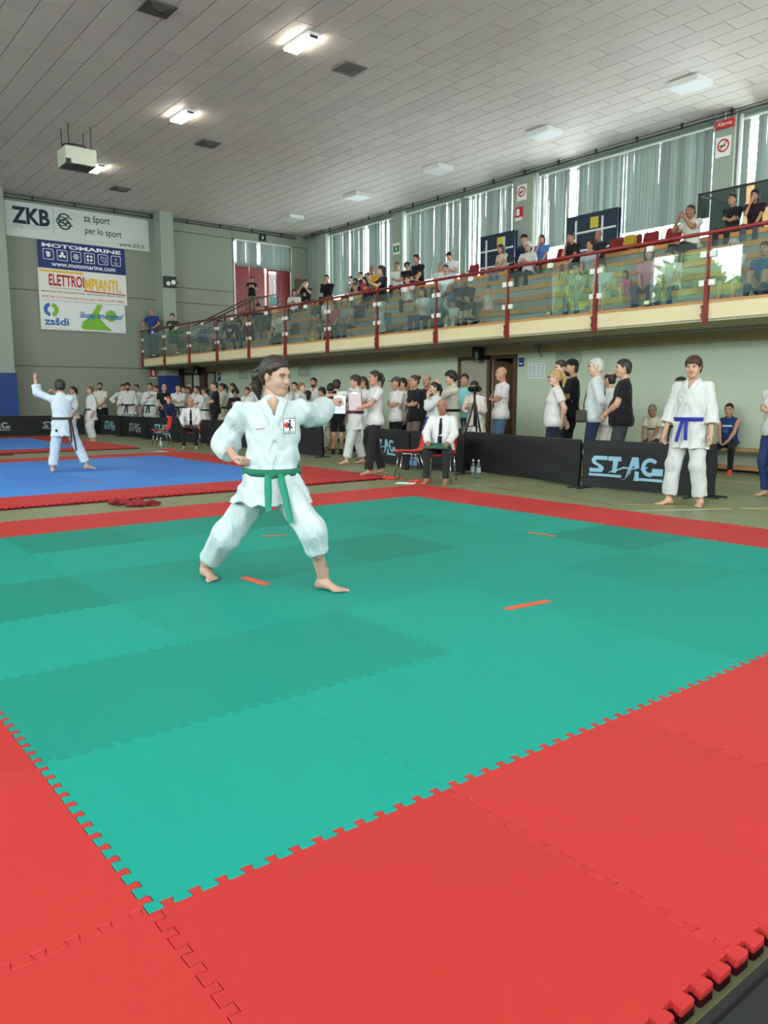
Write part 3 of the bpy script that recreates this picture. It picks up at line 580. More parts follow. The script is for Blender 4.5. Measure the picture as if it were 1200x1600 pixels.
# ================================================================== black surround barriers
M_bar = mat('black_barrier_cloth', (24, 25, 28), rough=.75, var=.15, nscale=4, bump=.05, bscale=200)
M_logo = mat('pale_blue_logo', (134, 178, 202), var=.06); M_logo2 = mat('grey_logo', (150, 158, 158), var=.06)
def stag(o, fn, x, z, s, m, sx=.88):
    """STAG emblem: block letters over a bar with a leaping stag between them; s = height of the word"""
    def poly(P, k=1.0): shape(o, fn, 'logo', [(x+a*s*sx, z+b*s) for a, b in P], m, k)
    poly([(.12,.86),(.26,1),(1.0,1),(1.0,.82),(.38,.82),(.34,.76),(.42,.7),(.66,.6),(.8,.5),(.8,.38),(.66,.26),(0,.26),(0,.44),(.5,.44),(.54,.48),(.46,.54),(.24,.62),(.12,.72)])
    poly([(1.04,.8),(1.75,.8),(1.75,1.0),(1.04,1.0)]); poly([(1.26,.28),(1.5,.28),(1.58,.8),(1.3,.8)], 1.1)
    poly([(1.72,.0),(1.98,.0),(2.1,.28),(2.35,1.02),(2.7,1.02),(2.76,.56),(2.5,.52),(2.44,.68),(2.3,.3),(1.98,.02)])
    poly([(2.5,.0),(2.78,.0),(2.76,.4),(2.55,.42)], 1.1)
    ring(o, fn, 'logo', x+3.35*s*sx, z+.62*s, .24*s, .42*s, m, 40, 285, 1, .95)
    poly([(3.4,.28),(4.0,.28),(4.0,.58),(3.45,.58),(3.45,.48),(3.8,.46),(3.8,.42),(3.4,.4)], 1.2)
    poly([(-.05,.08),(1.8,.08),(1.8,.2),(-.05,.2)]); poly([(2.6,.02),(4.0,.02),(4.0,.14),(2.6,.14)])
    for P in ([(1.0,.22),(1.2,.36),(1.5,.42),(1.9,.58),(2.5,.52),(2.9,.62),(2.5,.48),(1.9,.5),(1.5,.36),(1.2,.3)], [(2.8,.5),(3.1,.46),(3.3,.3),(3.1,.5),(3.25,.66),(3.0,.58)]): poly(P, 1.4)
def barrier(a, b, h, label, logos=(), seed=1, z0=.0, ph=None):
    a, b = Vector((a[0], a[1], 0)), Vector((b[0], b[1], 0)); d = b-a; L = d.length
    o = tag(empty('barrier_panel', tuple((a+b)/2), math.atan2(d.y, d.x)), label, 'barrier', 'black cloth barriers round the mats')
    rg = random.Random(seed); ph = rg.uniform(0, 6)
    def off(x, z): return .018*math.sin(x*3.1+ph)*(1-z/h)+.009*math.sin(x*7+2*z*4+ph)*math.sin(math.pi*z/h)+.006*math.sin(z*16-x*3+ph)
    nx, nz = max(10, int(L*9)), 10
    mb = MB()
    for sgn in (1, -1): mb.sheet([[(-L/2+L*i/nx, off(L*i/nx, h*j/nz)+sgn*.025*min(1, (h-h*j/nz)/.05), .03+(h-.03)*j/nz) for j in range(nz+1)] for i in range(nx+1)])
    mb.build('cloth', M_bar, o, smooth=True, fix=False)
    fr = MB().tube([(-L/2, 0, h-.01), (L/2, 0, h-.01)], .012, 6)
    for x in (-L/2+.03, L/2-.03): fr.tube([(x, 0, .02), (x, 0, h-.01)], .012, 6)
    fr.build('frame', M_dark, o, smooth=True)
    for x in (-L/2+.03, L/2-.03): MB().box(x-.02, x+.02, -.2, .2, 0, .025).build('foot', M_dark, o)
    return o, L, off
def bfn(L, h, off, side):
    """points on the barrier face; side +1: face towards local +y, read left to right from there"""
    if side > 0: return lambda x, z, k=1: (L/2-x, off(L-x, z)+.027+.002*k, z)
    return lambda x, z, k=1: (-L/2+x, off(x, z)-.027-.002*k, z)
for a, b, lab, logo, seed in BARRIERS:
    o, L, off = barrier(a, b, .71, lab, seed=seed)
    if logo:
        lx, ls, lm, lz = logo; stag(o, bfn(L, .71, off, 1), lx, lz, ls, M_logo if lm == 'b' else M_logo2)

# ================================================================== ceiling fittings
M_lamp = mat('lit_lamp_diffuser', (255, 246, 232), emit=(255, 244, 226), estr=38.0)
M_lampoff = mat('unlit_lamp_diffuser', (216, 220, 220), rough=.4, var=.02)
LIT = [((9.27, 14.36), 'lit ceiling lamp nearest the camera'), ((9.15, 19.75), 'lit ceiling lamp in the middle of the row'), ((8.97, 25.7), 'lit ceiling lamp beside the hanging heater'),
       ((9.3, 8.9), 'lit ceiling lamp above the near mat'), ((9.3, 3.5), 'lit ceiling lamp beyond the top of the picture'), ((1.2, 3.5), 'lit ceiling lamp added above the viewer'), ((1.2, 8.9), 'lit ceiling lamp added over the left of the green mat'), ((1.2, 14.3), 'lit ceiling lamp added over the left of the blue mat')]  # the left hand row is out of view, added for overhead light
for (x, y), lab in LIT:
    o = tag(empty('ceiling_lamp', (x, y, ZC-.09)), lab, 'ceiling lamp', 'lit ceiling lamps')
    MB().box(-.16, .16, -.46, .46, .03, .09).build('housing', M_white, o); MB().box(-.1, .1, -.46, -.42, -.01, .03).box(-.1, .1, .42, .46, -.01, .03).build('end_cap', M_dark, o)
    MB().box(-.15, .15, -.415, .415, -.012, .028).build('diffuser', M_lamp, o)
for y, lab in ((10.64, 'unlit square ceiling lamp at the far right'), (14.9, 'unlit square ceiling lamp second from the right'), (19.15, 'unlit square ceiling lamp in the middle of its row'), (23.4, 'unlit square ceiling lamp fourth from the right'), (27.75, 'unlit square ceiling lamp nearest the red doors')):
    o = tag(empty('ceiling_lamp', (17.35, y, ZC-.12)), lab, 'ceiling lamp', 'unlit ceiling lamps')
    MB().box(-.32, .32, -.38, .38, .0, .12).build('housing', M_white, o); MB().box(-.3, .3, -.36, .36, -.008, -.001).build('diffuser', M_lampoff, o)
M_vent = mat('vent_metal', (96, 96, 90), rough=.5, var=.06)
for (x, y), lab in (((6.47, 14.88), 'square ceiling vent at the top left'), ((10.83, 14.87), 'square ceiling vent right of the nearest lit lamp'), ((10.69, 21.48), 'square ceiling vent right of the middle lit lamp'), ((10.5, 27.84), 'square ceiling vent nearest the banner wall')):
    o = tag(empty('ceiling_vent', (x, y, ZC)), lab, 'vent', 'ceiling vents')
    MB().box(-.27, .27, -.27, .27, -.004, .0).build('backing', M_dark, o)
    for k in range(6):
        a = .28-.045*k; z = -.012-.009*k; mb = MB()
        mb.box(-a, a, -a, -a+.022, z-.02, z+.008).box(-a, a, a-.022, a, z-.02, z+.008).box(-a, -a+.022, -a+.022, a-.022, z-.02, z+.008).box(a-.022, a, -a+.022, a-.022, z-.02, z+.008); mb.build('louvre', M_vent, o)
# hanging heater
o = tag(empty('hanging_heater', (7.34, 22.5, 7.45)), 'cream fan heater hanging from the ceiling on four rods', 'heater')
M_heat = mat('cream_enamel', (206, 212, 192), rough=.4, var=.03)
MB().box(-.4, .4, -.36, .36, 0, .42).box(-.3, .3, -.22, .22, .42, .46).build('casing', M_heat, o)
for k in range(9): MB().box(-.37+k*.085, -.33+k*.085, -.32, .32, -.03, -.002).build('slat', M_dark, o)
MB().box(-.41, -.28, -.38, -.36, -.0, .1).build('corner_plate', M_dark, o)
MB().tube([(.3*math.cos(a)-.05, .2*math.sin(a), .52) for a in np.linspace(0, 6.0, 16)], .02, 6).build('fan_guard', M_dark, o)
for x, y in ((-.29, -.3), (-.29, .3), (.29, -.3), (.29, .3)): MB().tube([(x, y, .42), (x, y, 1.0)], .012, 6).build('hanger_rod', M_dark, o)

# ================================================================== small wall fittings
def plate(name, label, cat, loc, w, h, m, axis, rgbs=(), t=.02):
    """flat sign; axis 'x': hangs on a wall of constant x facing -x; 'y': on the end wall facing -y. rgbs: list of (x0,x1,z0,z1,material)"""
    o = tag(empty(name, loc, -math.pi/2 if axis == 'x' else 0), label, cat)
    MB().box(-w/2, w/2, -t, 0, 0, h).build('plate', m, o)
    for x0, x1, z0, z1, mm in rgbs: MB().box(x0, x1, -t-.004, -t-.0005, z0, z1).build('print', mm, o)
    return o, (lambda x, z, k=1: (-w/2+x, -t-.002-.002*k, z))
P_g2 = mat('sign_green', (20, 110, 70), var=.04); P_w2 = mat('sign_white', (230, 232, 228), var=.02); P_r2 = mat('sign_red', (190, 34, 34), var=.04)
plate('exit_sign', 'dark exit sign above the red doors', 'sign', (17.75, YE-.04, 8.02), .34, .3, mat('dark_green_sign', (22, 44, 34)), 'y', [(-.03, .03, .08, .2, P_w2)])
o, f_ = plate('exit_sign', 'green exit sign on the column among the blinds', 'sign', (XR-.26, 24.1, 6.75), .42, .42, P_w2, 'x'); shape(o, f_, 'print', [(.04,.1),(.38,.1),(.38,.32),(.04,.32)], P_g2); shape(o, f_, 'print', [(.14,.14),(.18,.14),(.2,.2),(.24,.14),(.28,.15),(.24,.23),(.25,.28),(.17,.28)], P_w2, 2)
def nosmoke(lab, y, z):
    o, f_ = plate('no_smoking_sign', lab, 'sign', (XR-.26, y, z), .4, .48, P_w2, 'x'); ring(o, f_, 'print', .2, .27, .12, .16, P_r2); shape(o, f_, 'print', [(.1,.17),(.12,.15),(.3,.36),(.28,.38)], P_r2, 2); shape(o, f_, 'print', [(.1,.24),(.26,.24),(.26,.28),(.1,.28)], P_blk, 1.5)
nosmoke('no smoking sign above a red notice on the wide column', 17.8, 7.55); nosmoke('no smoking sign on the right hand column below a red plate', 11.08, 7.35)
plate('fire_notice', 'red and white fire notice under the no smoking sign', 'sign', (XR-.26, 17.9, 6.95), .3, .42, P_r2, 'x', [(-.15, .15, 0, .1, P_w2), (-.1, .02, .16, .36, P_w2)])
o, f_ = plate('allarme_sign', 'red allarme plate hanging from the ceiling at the right', 'sign', (XR-.3, 11.05, 8.02), .5, .2, P_r2, 'x'); lettering('lettering', 'Allarme', P_w2, o, f_, .06, .06, .38, .1); MB().tube([(0, 0, .2), (0, 0, .43)], .015).build('hanger', M_white, o)
plate('extinguisher_sign', 'red and white sign low on the wall beside the blue pad', 'sign', (12.6, YE-.04, 2.1), .26, .36, P_r2, 'y', [(-.04, .05, .12, .32, P_w2), (-.13, .13, 0, .05, P_w2)])
plate('extinguisher_sign', 'red and white sign in the corner beside the leaning board', 'sign', (19.55, YE-.04, 6.2), .3, .4, P_r2, 'y', [(-.05, .05, .1, .32, P_w2)])
plate('info_sign', 'blue square sign right of the brown door', 'sign', (XW-.001, 12.25, 2.02), .15, .2, mat('sign_blue', (30, 60, 130)), 'x', [(-.05, .05, .05, .08, P_w2)])
plate('info_sign', 'small dark blue sign beside the far grey door', 'sign', (XW-.001, 27.2, 1.95), .22, .3, mat('sign_blue', (30, 60, 130)), 'x', [(-.05, .05, .15, .22, P_w2)])
o, f_ = plate('notice_sheets', 'printed result sheets taped to the pale wall', 'poster', (XW-.001, 11.8, 1.74), .5, .34, mat('paper_pale', (216, 222, 220), var=.03), 'x', t=.004)
for k in range(4):
    for r in range(6): shape(o, f_, 'print', [(.03+k*.12,.04+r*.05),(.1+k*.12+.015*((k+r) % 2),.04+r*.05),(.1+k*.12,.06+r*.05),(.03+k*.12,.06+r*.05)], mat('grey_text', (150, 158, 164)))
def wallvent(y, z, w, h, lab):
    o = tag(empty('wall_vent', (XW-.001, y, z)), lab, 'vent'); MB().box(-.02, 0, -w/2, w/2, 0, h).build('backing', mat('vent_grey', (150, 160, 150)), o)
    MB().box(-.035, -.02, -w/2, -w/2+.02, 0, h).box(-.035, -.02, w/2-.02, w/2, 0, h).build('frame', M_lower, o)
    n = int(h/.05)
    for k in range(n): s = MB().box(-.015, .015, -w/2+.02, w/2-.02, -.003, .003).build('louvre', M_lower, o, (-.03, 0, .03+k*h/n)); s.rotation_euler = (0, .6, 0)
wallvent(10.93, 2.03, .68, .27, 'louvred wall vent behind the men by the barrier'); wallvent(21.3, 2.0, .75, .3, 'louvred wall vent right of the fighter head'); wallvent(25.3, 2.0, .7, .3, 'louvred wall vent left of the fighter head')
def lantern(y, lab, x=XW-.2):
    o = tag(empty('wall_lantern', (x, y, 2.2)), lab, 'lamp'); MB().tube([(0,0,0),(0,0,.02),(0,0,.34),(0,0,.36)], [.1,.14,.14,.12], 16).build('shade', mat('black_gloss', (16, 22, 20), rough=.15), o, smooth=False)
    MB().tube([(0,0,-.02),(0,0,.0)], .11, 16).build('lens', mat('green_lens', (30, 90, 60), rough=.2), o); MB().bar((0.05,0,.2), (.18,0,.2), .06, .06).build('bracket', M_dark, o)
lantern(13.45, 'black round emergency lamp above the brown double door'); lantern(28.35, 'black round emergency lamp on the brown post', XW-.36)
o = tag(empty('emergency_light', (13.12, YE-.76, 5.6)), 'dark square emergency light on the pillar', 'lamp'); MB().box(-.25, .25, -.12, 0, 0, .42).build('casing', M_dark, o)
MB().tube([(-.1,-.13,.14),(-.1,-.16,.14)], .08, 12).build('lens', P_w2, o); MB().tube([(.11,-.13,.2),(.11,-.16,.2)], .09, 12).build('lens', P_w2, o); MB().tube([(.25,-.06,.2),(.4,-.06,.2)], .02).build('arm', M_dark, o)
o = tag(empty('junction_box', (XW-.08, 11.7, 2.32)), 'grey junction box with a bent cable under the balcony', 'junction box'); MB().box(-.06, .06, -.06, .06, .08, .2).build('box', mat('grey_box', (130, 132, 126)), o); MB().tube([(0,0,.08),(0,-.01,.0),(0,-.06,-.08),(0,-.1,-.1)], .018).build('cable', mat('grey_box', (130, 132, 126)), o, smooth=True)
o = tag(MB().box(-.3, .3, -.03, .03, 0, 1.8).build('leaning_board', mat('weathered_board', (96, 92, 76), var=.25, nscale=3), loc=(19.6, YE-.3, 4.75)), 'tall weathered board leaning in the corner of the stands', 'board'); o.rotation_euler = (-.09, 0, 0)

# ================================================================== stands furniture
M_seat = mat('dark_red_seat', (122, 24, 30), rough=.4, var=.08)
def bucket_seat(y, lab):
    o = tag(empty('stadium_seat', (16.85, y, 4.41), math.pi/2), lab, 'seat', 'dark red bucket seats on the top row'); mb = MB()
    P = []
    for i, (yy, z, w) in enumerate(((.26,.44,.2),(.2,.42,.22),(-.0,.41,.22),(-.14,.43,.22),(-.2,.5,.22),(-.24,.65,.22),(-.26,.78,.2),(-.265,.82,.13))): P.append([(x*w, yy-.02*abs(x), z+.03*abs(x)**2) for x in (-1,-.7,-.3,.3,.7,1)])
    mb.sheet(P); mb.sheet([[(a, b-.012, c-.012) for a, b, c in r] for r in P][::-1]); mb.build('shell', M_seat, o, smooth=True, fix=False)
    MB().box(-.2, .2, -.03, .03, .35, .4).build('bracket', M_dark, o); return o
for y, lab in SEATS: bucket_seat(y, lab)
M_tt = mat('blue_table_top', (24, 42, 66), rough=.45, var=.06)
def table_tennis(x, y, w, lab, sticker):
    o = tag(empty('folded_table', (x, y, 4.75)), lab, 'table', 'folded blue tables behind the stands')
    MB().box(0, .04, -w/2, w/2, .25, 1.75).build('table_half', M_tt, o); MB().box(.12, .16, -w/2, w/2, .25, 1.75).build('table_half', M_tt, o)
    for z in (.75, 1.25): MB().box(-.03, 0, -w/2+.05, w/2-.05, z-.025, z+.025).build('frame_bar', M_lampoff, o)
    for y2 in (-w*.22, w*.3): MB().box(-.035, 0, y2-.025, y2+.025, .3, 1.6).build('frame_bar', M_lampoff, o)
    for y2 in (-w/2+.1, w/2-.1): MB().box(-.15, .3, y2-.03, y2+.03, .05, .1).tube([(.06, y2, 0), (.06, y2, .25)], .03).build('foot', M_dark, o)
    MB().box(-.006, -.001, sticker-.14, sticker+.14, 1.32, 1.62).build('sticker', mat('yellow_sticker', (200, 186, 60)), o)
table_tennis(19.0, 18.15, 1.5, 'smaller folded blue table with yellow sticker behind the woman in beige', -.15)
table_tennis(19.0, 14.5, 1.75, 'larger folded blue table with yellow sticker behind the bald man', -.1)
# row end screen on the top row right
o = tag(empty('glass_screen', (17.9, 10.6, 4.75)), 'dark framed glass screen behind the two spectators at the right edge', 'screen')
MB().box(-.02, .02, -4.0, 0, 1.28, 1.33).box(-.02, .02, -.05, 0, 0, 1.33).box(0, 1.2, -.04, 0, 1.28, 1.33).box(-.02, .02, -4.0, -3.95, 0, 1.33).build('frame', M_dark, o); MB().box(-.005, .005, -3.95, -.05, .1, 1.28).build('pane', glass_mat('smoked_glass', (176, 186, 184)), o)

# ================================================================== floor furniture
M_chair = mat('orange_red_plastic', (214, 44, 36), rough=.35, var=.05)
def chair(loc, rz, lab):
    o = tag(empty('chair', (loc[0], loc[1], 0), rz), lab, 'chair', 'red plastic chairs of the judges')
    prof = [(.22,.43),(.2,.445),(.1,.44),(-.08,.435),(-.16,.45),(-.2,.5),(-.225,.6),(-.25,.72),(-.265,.8),(-.27,.82)]
    wd = [.2,.215,.22,.22,.215,.21,.215,.21,.19,.15]; P = [[(x*w, y+.02*abs(x)**3, z+.022*abs(x)**2*(1 if i < 5 else 0)+(.0 if i < 5 else 0)) for x in (-1,-.8,-.45,0,.45,.8,1)] for i, ((y, z), w) in enumerate(zip(prof, wd))]
    MB().sheet(P[:5]+P[4:5]).sheet([[(a, b, c-.012) for a, b, c in r] for r in P[:5]][::-1]).build('seat', M_chair, o, smooth=True, fix=False)
    MB().sheet(P[4:]).sheet([[(a, b-.012, c) for a, b, c in r] for r in P[4:]][::-1]).build('backrest', M_chair, o, smooth=True, fix=False)
    for s in (-1, 1):
        MB().tube([(s*.21,.23,0),(s*.185,.16,.42)], .011).build('leg', M_steel, o, smooth=True); MB().tube([(s*.21,-.25,0),(s*.185,-.12,.42)], .011).build('leg', M_steel, o, smooth=True)
        MB().tube([(s*.185,.16,.42),(s*.185,-.12,.42)], .011).build('side_bar', M_steel, o, smooth=True)
    MB().tube([(-.185,.1,.42),(.185,.1,.42)], .011).build('cross_bar', M_steel, o, smooth=True); return o
for a in CHAIRS: chair(*a)
M_bottle = glass_mat('clear_bottle', (222, 234, 240), haze=.08); M_water = mat('bottle_label_blue', (90, 130, 180)); M_label = mat('bottle_label', (150, 160, 160))
def bottle(x, y, lab, h=.32, lm=None):
    o = tag(empty('water_bottle', (x, y, 0)), lab, 'bottle', 'plastic water bottles on the floor'); s = h/.32
    MB().tube([(0,0,0),(0,0,.005),(0,0,.06*s),(0,0,.07*s),(0,0,.12*s),(0,0,.17*s),(0,0,.2*s),(0,0,.26*s),(0,0,.285*s)], [.03*s,.04*s,.04*s,.037*s,.04*s,.037*s,.04*s,.02*s,.014*s], 14).build('body', M_bottle, o, smooth=True)
    MB().tube([(0,0,.1*s),(0,0,.19*s)], .0405*s, 14, cap=False).build('label', lm or M_label, o, smooth=True); MB().tube([(0,0,.285*s),(0,0,.31*s)], .016*s, 10).build('cap', P_w2, o)
for a in BOTTLES: bottle(*a[:3], **({'lm': M_water} if a[3] else {}))
# belts and flags left on the floor
HEAPQ = []
def cloth_heap(loc, rz, lab, m, s=1.0, seed=1, n=5, cat='flag', name='red_flag'): HEAPQ.append((loc, rz, lab, m, s, seed, n, cat, name))
M_rcloth = mat('red_cotton', (120, 22, 26), rough=.85, var=.15, bump=.1); M_ocloth = mat('orange_red_cotton', (214, 58, 44), rough=.85, var=.1, bump=.1)
for loc, rz, lab, mm, s, sd, n, nm, ct in HEAPS: cloth_heap(loc, rz, lab, {'r': M_rcloth, 'o': M_ocloth}[mm], s, sd, n, ct, nm)
for loc, lab in PAPERS:
    o = tag(MB().box(-.11, .11, -.15, .15, 0, .004).build('paper_sheet', P_w2, loc=loc), lab, 'paper'); o.rotation_euler = (0, 0, .7)
# bench along the wall
M_bench = mat('varnished_bench', (176, 132, 82), rough=.45, var=.15, nscale=4)
o = tag(empty('bench', (13.42, 7.35, 0)), 'long low wooden gym bench against the pale wall', 'bench')
MB().box(-.16, .16, -1.7, 1.7, .40, .44).build('seat', M_bench, o); MB().box(-.02, .02, -1.6, 1.6, .06, .14).build('stretcher', M_bench, o)
for y in (-1.55, 1.55): MB().box(-.14, .14, y-.03, y+.03, 0, .40).build('leg', M_bench, o)
# black folded barrier cover lying on the floor beside the mat, lower right corner
mb = MB(); mb.box(.3, 3.4, .05, .715, 0, .04).box(.35, 3.35, .1, .69, .04, .07); mb.tube([(.3, .712, .035), (3.4, .712, .035)], .024, 8)
tag(mb.build('folded_barrier', M_bar), 'black folded barrier lying on the floor at the bottom right corner', 'barrier')
# camera tripod
x, y = TRIPOD; o = tag(empty('tripod', (x, y, 0)), 'black tripod standing behind the barrier beside the bald man', 'tripod')
for k in range(3):
    a = 2.1*k+.5; MB().tube([(0,0,1.28),(.16*math.cos(a),.16*math.sin(a),.7)], .018).tube([(.16*math.cos(a),.16*math.sin(a),.7),(.34*math.cos(a),.34*math.sin(a),0)], .013).build('leg', M_dark, o, smooth=True)
    MB().tube([(0,0,.8),(.13*math.cos(a),.13*math.sin(a),.79)], .01).build('spreader', M_dark, o)
MB().tube([(0,0,.8),(0,0,1.42)], .02).build('centre_column', M_dark, o, smooth=True); MB().tube([(0,0,1.4),(.12,-.32,1.32)], .009).build('pan_handle', M_dark, o)
cm = tag(empty('video_camera', (x, y, 1.42), CAMROT), 'black video camera on the tripod', 'camera'); MB().box(-.05, .05, -.1, .09, .0, .11).build('body', M_dark, cm); MB().tube([(0,.09,.055),(0,.17,.055)], .042, 14).build('lens', mat('black_gloss', (16, 22, 20), rough=.15), cm); MB().box(-.13, -.05, -.04, .06, .02, .09).build('screen', mat('black_gloss', (16, 22, 20)), cm); MB().tube([(0,-.02,.11),(0,-.02,.18),(0,.06,.18)], .014).build('microphone', M_dark, cm)

# ================================================================== people: smooth bodies from distance fields
def v3(*a): return np.array(a, float)
def nrm(v): return v/(np.linalg.norm(v)+1e-12)
def rotm(ax, a):
    c, s = math.cos(a), math.sin(a)
    return {'x': np.array([[1,0,0],[0,c,-s],[0,s,c]]), 'y': np.array([[c,0,s],[0,1,0],[-s,0,c]]), 'z': np.array([[c,-s,0],[s,c,0],[0,0,1]])}[ax]
class SDF:
    def __init__(s): s.ops = []
    def _add(s, op, k, fn, lo, hi): s.ops.append((op, k, fn, np.array(lo, float), np.array(hi, float))); return s
    def cone(s, a, b, ra, rb, k=.03, op='u'):
        a, b = np.array(a, float), np.array(b, float); ab = b-a; L2 = float(ab@ab)+1e-9; r = max(ra, rb)
        def fn(P):
            d = P-a; t = np.clip(d@ab/L2, 0, 1); return np.sqrt(((d-t[..., None]*ab)**2).sum(-1))-(ra+(rb-ra)*t)
        return s._add(op, k, fn, np.minimum(a, b)-r, np.maximum(a, b)+r)
    def ell(s, c, r, R=None, k=.03, op='u'):
        c, r = np.array(c, float), np.array(r, float); m = r.max()
        def fn(P):
            q = P-c
            if R is not None: q = q@R
            k0 = np.sqrt(((q/r)**2).sum(-1)); k1 = np.sqrt(((q/(r*r))**2).sum(-1))+1e-9; return k0*(k0-1)/k1
        return s._add(op, k, fn, c-m, c+m)
    def box(s, c, h, R=None, rd=.01, k=.02, op='u'):
        c, h = np.array(c, float), np.array(h, float)-rd; m = np.linalg.norm(h+rd)
        def fn(P):
            q = P-c
            if R is not None: q = q@R
            q = np.abs(q)-h; return np.sqrt((np.maximum(q, 0)**2).sum(-1))+np.minimum(q.max(-1), 0)-rd
        return s._add(op, k, fn, c-m, c+m)
    def cut(s, n, p):
        n, p = nrm(np.array(n, float)), np.array(p, float)
        s.ops.append(('c', 0, lambda P: (P-p)@n, None, None)); return s
    def mod(s, fn): s.ops.append(('m', 0, fn, None, None)); return s      # fn(P,F) -> F
    def sub(s, o, op='u', k=.01): s.ops.append(('s'+op, k, o, None, None)); return s
    @staticmethod
    def comb(F, d, op, k):
        if op == 'd': d = -d
        if op == 'u':
            h = np.clip(.5+.5*(F-d)/k, 0, 1); return F+(d-F)*h-k*h*(1-h)
        h = np.clip(.5-.5*(F-d)/k, 0, 1); return F+(d-F)*h+k*h*(1-h)
    def at(s, P):
        F = np.full(P.shape[:-1], 1.0)
        for op, k, fn, lo, hi in s.ops:
            if op == 'c': F = np.maximum(F, fn(P))
            elif op == 'm': F = fn(P, F)
            elif op[0] == 's' and len(op) > 1: F = SDF.comb(F, fn.at(P), op[1], k)
            else: F = SDF.comb(F, fn(P), op, k)
        return F
    def bounds(s):
        L = [o for o in s.ops if o[0] == 'u']; lo = [o[3] for o in L]; hi = [o[4] for o in L]
        for o in s.ops:
            if o[0] == 'su': a, b = o[2].bounds(); lo.append(a); hi.append(b)
        return np.min(lo, 0), np.max(hi, 0)
    def grid(s, lo, dims, h):
        ax = [lo[i]+h*np.arange(dims[i]) for i in range(3)]
        P = np.stack(np.meshgrid(*ax, indexing='ij'), -1); F = np.full(dims, 1.0)
        for op, k, fn, a, b in s.ops:
            if op == 'c': F = np.maximum(F, fn(P))
            elif op == 'm': F = fn(P, F)
            elif op[0] == 's' and len(op) > 1: F = SDF.comb(F, fn.at(P), op[1], k)
            else:
                i0 = np.clip(np.floor((a-k-2*h-lo)/h).astype(int), 0, dims); i1 = np.clip(np.ceil((b+k+2*h-lo)/h).astype(int)+1, 0, dims)
                if (i1 <= i0).any(): continue
                sl = tuple(slice(i0[i], i1[i]) for i in range(3)); F[sl] = SDF.comb(F[sl], fn(P[sl]), op, k)
        return F
    def mesh(s, h):
        lo, hi = s.bounds(); lo = lo-2.5*h; dims = tuple(int(v) for v in np.ceil((hi+2.5*h-lo)/h)+1)
        F = s.grid(lo, dims, h); return surface_nets(F, lo, h)
def surface_nets(F, lo, h):
    S = F < 0; nx, ny, nz = F.shape
    C = np.stack([S[i:nx-1+i, j:ny-1+j, k:nz-1+k] for i in (0,1) for j in (0,1) for k in (0,1)], -1)
    n = C.sum(-1); act = (n > 0) & (n < 8); idx = np.full(act.shape, -1, int); cells = np.argwhere(act); idx[act] = np.arange(len(cells))
    off = np.array([(i,j,k) for i in (0,1) for j in (0,1) for k in (0,1)])
    cv = np.stack([F[cells[:,0]+o[0], cells[:,1]+o[1], cells[:,2]+o[2]] for o in off], -1)
    acc = np.zeros((len(cells), 3)); cnt = np.zeros(len(cells))
    for a in range(8):
        for b in range(a+1, 8):
            if np.abs(off[a]-off[b]).sum() != 1: continue
            m = (cv[:,a] < 0) != (cv[:,b] < 0); t = np.where(m, cv[:,a]/np.where(m, cv[:,a]-cv[:,b], 1), 0)
            acc += np.where(m[:,None], off[a]+t[:,None]*(off[b]-off[a]), 0); cnt += m
    V = lo+h*(cells+acc/cnt[:,None]); Q = []
    for ax in range(3):
        sl0 = [slice(None)]*3; sl1 = [slice(None)]*3; sl0[ax] = slice(0, -1); sl1[ax] = slice(1, None)
        A, B = S[tuple(sl0)], S[tuple(sl1)]; E = np.argwhere(A != B); u, w = [(1,2),(2,0),(0,1)][ax]
        E = E[(E[:,u] > 0) & (E[:,w] > 0) & (E[:,u] < F.shape[u]-1) & (E[:,w] < F.shape[w]-1)]
        def g(du, dw):
            q = E.copy(); q[:,u] -= du; q[:,w] -= dw; return idx[q[:,0], q[:,1], q[:,2]]
        quad = np.stack([g(1,1), g(0,1), g(0,0), g(1,0)], -1); inside = A[E[:,0], E[:,1], E[:,2]]
        Q.append(np.where(inside[:,None], quad, quad[:,::-1]))
    return V, np.concatenate(Q)
class Geo:
    """joins vertex/face arrays into one mesh, with a tint colour per vertex"""
    def __init__(s): s.V = []; s.Q = []; s.T = []; s.n = 0
    def add(s, V, Q, T=None, M=None, t=None, flip=False):
        if M is not None: V = V@np.asarray(M).T
        if t is not None: V = V+t
        s.V.append(V); s.Q.append((Q[:,::-1] if flip else Q)+s.n); s.T.append(T if T is not None else np.zeros((len(V), 4))); s.n += len(V); return s
    def mesh(s, name, scale=1.0):
        V = np.concatenate(s.V)*scale; Q = np.concatenate(s.Q); me = bpy.data.meshes.new(name)
        me.vertices.add(len(V)); me.vertices.foreach_set('co', V.astype(np.float32).ravel())
        me.loops.add(len(Q)*4); me.loops.foreach_set('vertex_index', Q.astype(np.int32).ravel())
        me.polygons.add(len(Q)); me.polygons.foreach_set('loop_start', np.arange(0, len(Q)*4, 4, dtype=np.int32)); me.polygons.foreach_set('loop_total', np.full(len(Q), 4, np.int32))
        me.polygons.foreach_set('use_smooth', np.ones(len(Q), bool))
        T = np.concatenate(s.T)
        if T.any():
            at = me.attributes.new('tint', 'FLOAT_COLOR', 'POINT'); at.data.foreach_set('color', T.astype(np.float32).ravel())
        me.update(calc_edges=True); return me
def sdf_mesh(s, h): g = Geo(); g.add(*s.mesh(h)); return g

